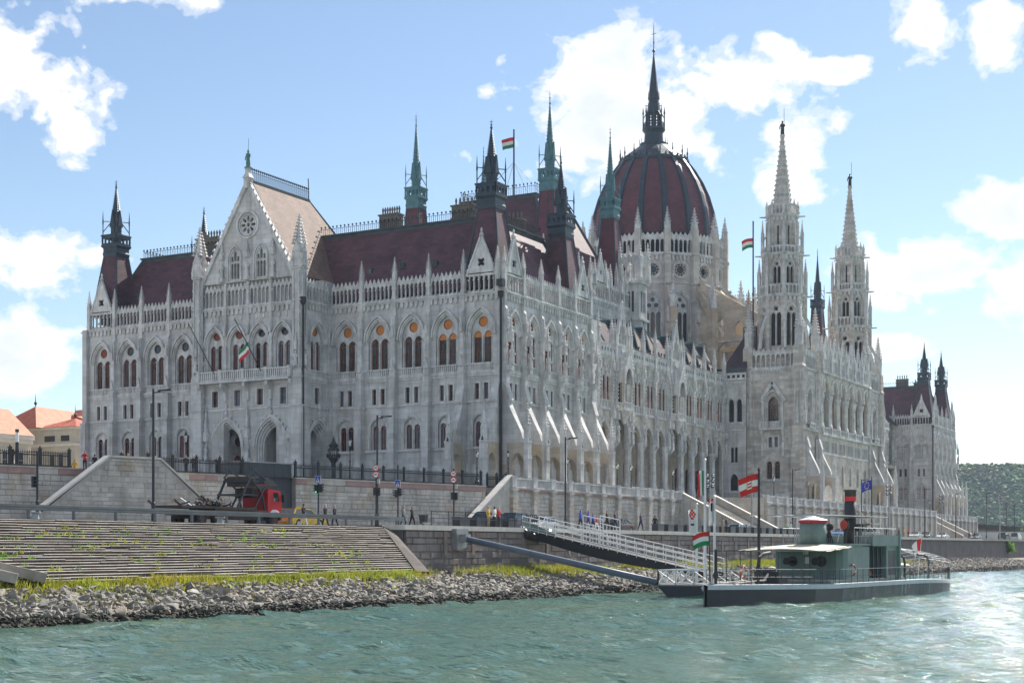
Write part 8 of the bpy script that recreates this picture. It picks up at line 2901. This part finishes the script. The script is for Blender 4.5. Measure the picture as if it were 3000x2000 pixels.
# aft awning frame, davits, boat
b = MB('galv', 'canvas')
def az_(u): return 3.25 - .006 * (u - 25) ** 2
for i in range(9):
    u = 25.2 + i * 1.6; q_ = min(1, hb(u) / 2.6)
    b.tube([(u, -2.6 * q_, az_(u)), (u, 0, az_(u) + .35), (u, 2.6 * q_, az_(u))], .03, 5)
    if i % 2 == 0:
        for s in (-1, 1): b.tube([(u, s * 2.6 * q_, .9), (u, s * 2.6 * q_, az_(u))], .025, 5)
for s in (-1, -.5, 0, .5, 1): b.tube([(25.2 + i * 1.6, s * 2.6 * min(1, hb(25.2 + i * 1.6) / 2.6), az_(25.2 + i * 1.6) + .35 * (1 - abs(s))) for i in range(9)], .03, 5)
b.use('canvas').add([(25.0, -2.6, 3.3), (26.8, -2.6, 3.24), (26.8, 0, 3.6), (25.0, 0, 3.66)], [(0, 1, 2, 3)])
ob('aft_awning_frame', b, sh)
for u in (26.6, 31.9):
    b = MB('ship_dark'); b.tube([(u, -2.5, 1.0), (u, -2.55, 2.3), (u - .12, -2.5, 2.68), (u - .5, -2.35, 2.86), (u - 1.2, -2.1, 2.9)], .085, 7); ob('davit', b, sh)
b = MB('ship_green', 'canvas'); b.ring(0, 0, [(.1, 0), (.7, .3), (.95, .75), (1.0, .95)], 14); b.use('canvas').ring(0, 0, [(1.04, .95), (1.0, 1.02), (.5, 1.12), (.05, 1.14)], 14); bo = ob('ship_boat', b, sh, (28.0, -1.3, 1.15)); bo.scale = (1.9, .95, 1)
b = MB('steel_dark')
for i in range(34):
    u = 2.6 + i * 1.05
    for s in (-1, 1): b.tube([(u, s * hb(u) * .97, sheer(u)), (u, s * hb(u) * .97, sheer(u) + .9)], .014, 4)
for i in range(18):
    u = 36 + i * .24
    for s in (-1, 1): b.tube([(u, s * hb(u) * .97, sheer(u)), (u, s * hb(u) * .97, sheer(u) + .95)], .016, 4)
for zz in (.45, .9):
    for s in (-1, 1): b.tube([(2.6 + i * 1.05, s * hb(2.6 + i * 1.05) * .97, sheer(2.6 + i * 1.05) + zz) for i in range(37)], .014, 4)
ob('deck_railing', b, sh)
# bow fittings
b = MB('ship_dark'); b.tube([(5.2, -.9, 1.1), (5.2, -.9, 2.4), (5.35, -.9, 2.8), (5.8, -.95, 3.0), (6.7, -1.0, 3.08)], .1, 7); ob('davit', b, sh)
b = MB('ship_dark'); b.tube([(1.5, .1, 1.2), (1.5, .1, 3.3)], .09, 7); b.ring(1.5, .1, [(.13, 1.6), (.17, 1.8), (.13, 2.0)], 8); ob('jack_post', b, sh)
b = MB('ship_dark'); b.box(8.0, 9.4, -1.0, .6, 1.2, 1.95); b.blob((8.6, -.2, 1.9), (.6, .6, .35)); b.tube([(6.0, -.8, 1.3), (7.0, -.6, 1.6), (8.0, -.3, 1.8)], .07, 5); ob('windlass', b, sh)
b = MB('steel_dark', 'deck_pale')
for k in range(6): b.tube([(2.2 + k * .6, .7 - .22 * k, 1.2), (4.4 + k * .5, -.5 + .2 * k, 1.35)], .035, 4)
b.use('deck_pale').bar((3.2, -.3, 1.3), (6.2, -.9, 1.45), .2, .06); b.bar((3.0, .4, 1.3), (6.0, .2, 1.42), .2, .06); ob('anchor_gear', b, sh)
for (u, y_, z_) in ((3.1, -.9, 2.0), (16.2, -2.62, 1.95)):
    b = MB('buoy_red', 'flag_white')
    for k in range(12):
        a0, a1 = 2 * PI * k / 12, 2 * PI * (k + 1) / 12
        b.use('flag_white' if k % 3 == 0 else 'buoy_red'); b.tube([(0, .27 * math.cos(a0), .34 * math.sin(a0)), (0, .27 * math.cos(a1), .34 * math.sin(a1))], .06, 6)
    ob('life_ring', b, sh, (u, y_, z_), R(-30))
# mast with the red white red ensign, jack, stern flag
b = MB('ship_dark'); b.ring(7.3, 0, [(.22, 1.1), (.2, 2.2), (.11, 2.3), (.07, 8.1), (.12, 8.15), (.02, 8.3)], 8); ma = ob('mast', b, sh)
def arms(u, v):
    if .38 < u < .62 and .30 < v < .72: return 'flag_gold' if (u < .43 or u > .57 or v < .36) else ('flag_white' if int(v * 14) % 2 else 'flag_red')
    return None
wl = WIND - R(85.3)
ob('flag', flag_mesh(1.25, 1.1, ('flag_red', 'flag_white', 'flag_red'), emblem=arms, seed=23, droop=.3, n=22), sh, (7.3, 0, 7.9), wl, smooth=True)
b = MB('ship_dark'); b.tube([(.6, 0, 1.2), (.4, 0, 4.35)], .03, 5); ob('jack_staff', b, sh)
ob('flag', flag_mesh(.95, .78, HU, seed=29, droop=.25), sh, (.42, 0, 4.3), wl, smooth=True)
b = MB('white_metal'); b.tube([(37.2, 0, 1.0), (38.2, 0, 4.4)], .025, 5); ob('stern_staff', b, sh)
ob('flag', flag_mesh(.7, 1.0, ('flag_red', 'flag_white'), True, seed=31, droop=.9), sh, (38.0, 0, 4.1), wl, smooth=True)

# ================================================================== AIR
mh = bpy.data.materials.new('haze'); mh.use_nodes = True
nt_ = mh.node_tree; nt_.nodes.clear()
vol = nt_.nodes.new('ShaderNodeVolumePrincipled'); vol.inputs['Color'].default_value = (.62, .77, .97, 1); vol.inputs['Density'].default_value = 0.00010; vol.inputs['Anisotropy'].default_value = 0.2
om = nt_.nodes.new('ShaderNodeOutputMaterial'); nt_.links.new(vol.outputs[0], om.inputs['Volume'])
MATS['haze'] = mh
b = MB('haze'); b.box(-2600, 1000, -1000, 2500, -2.0, 118.0)
tag(ob('haze', b), kind='stuff')
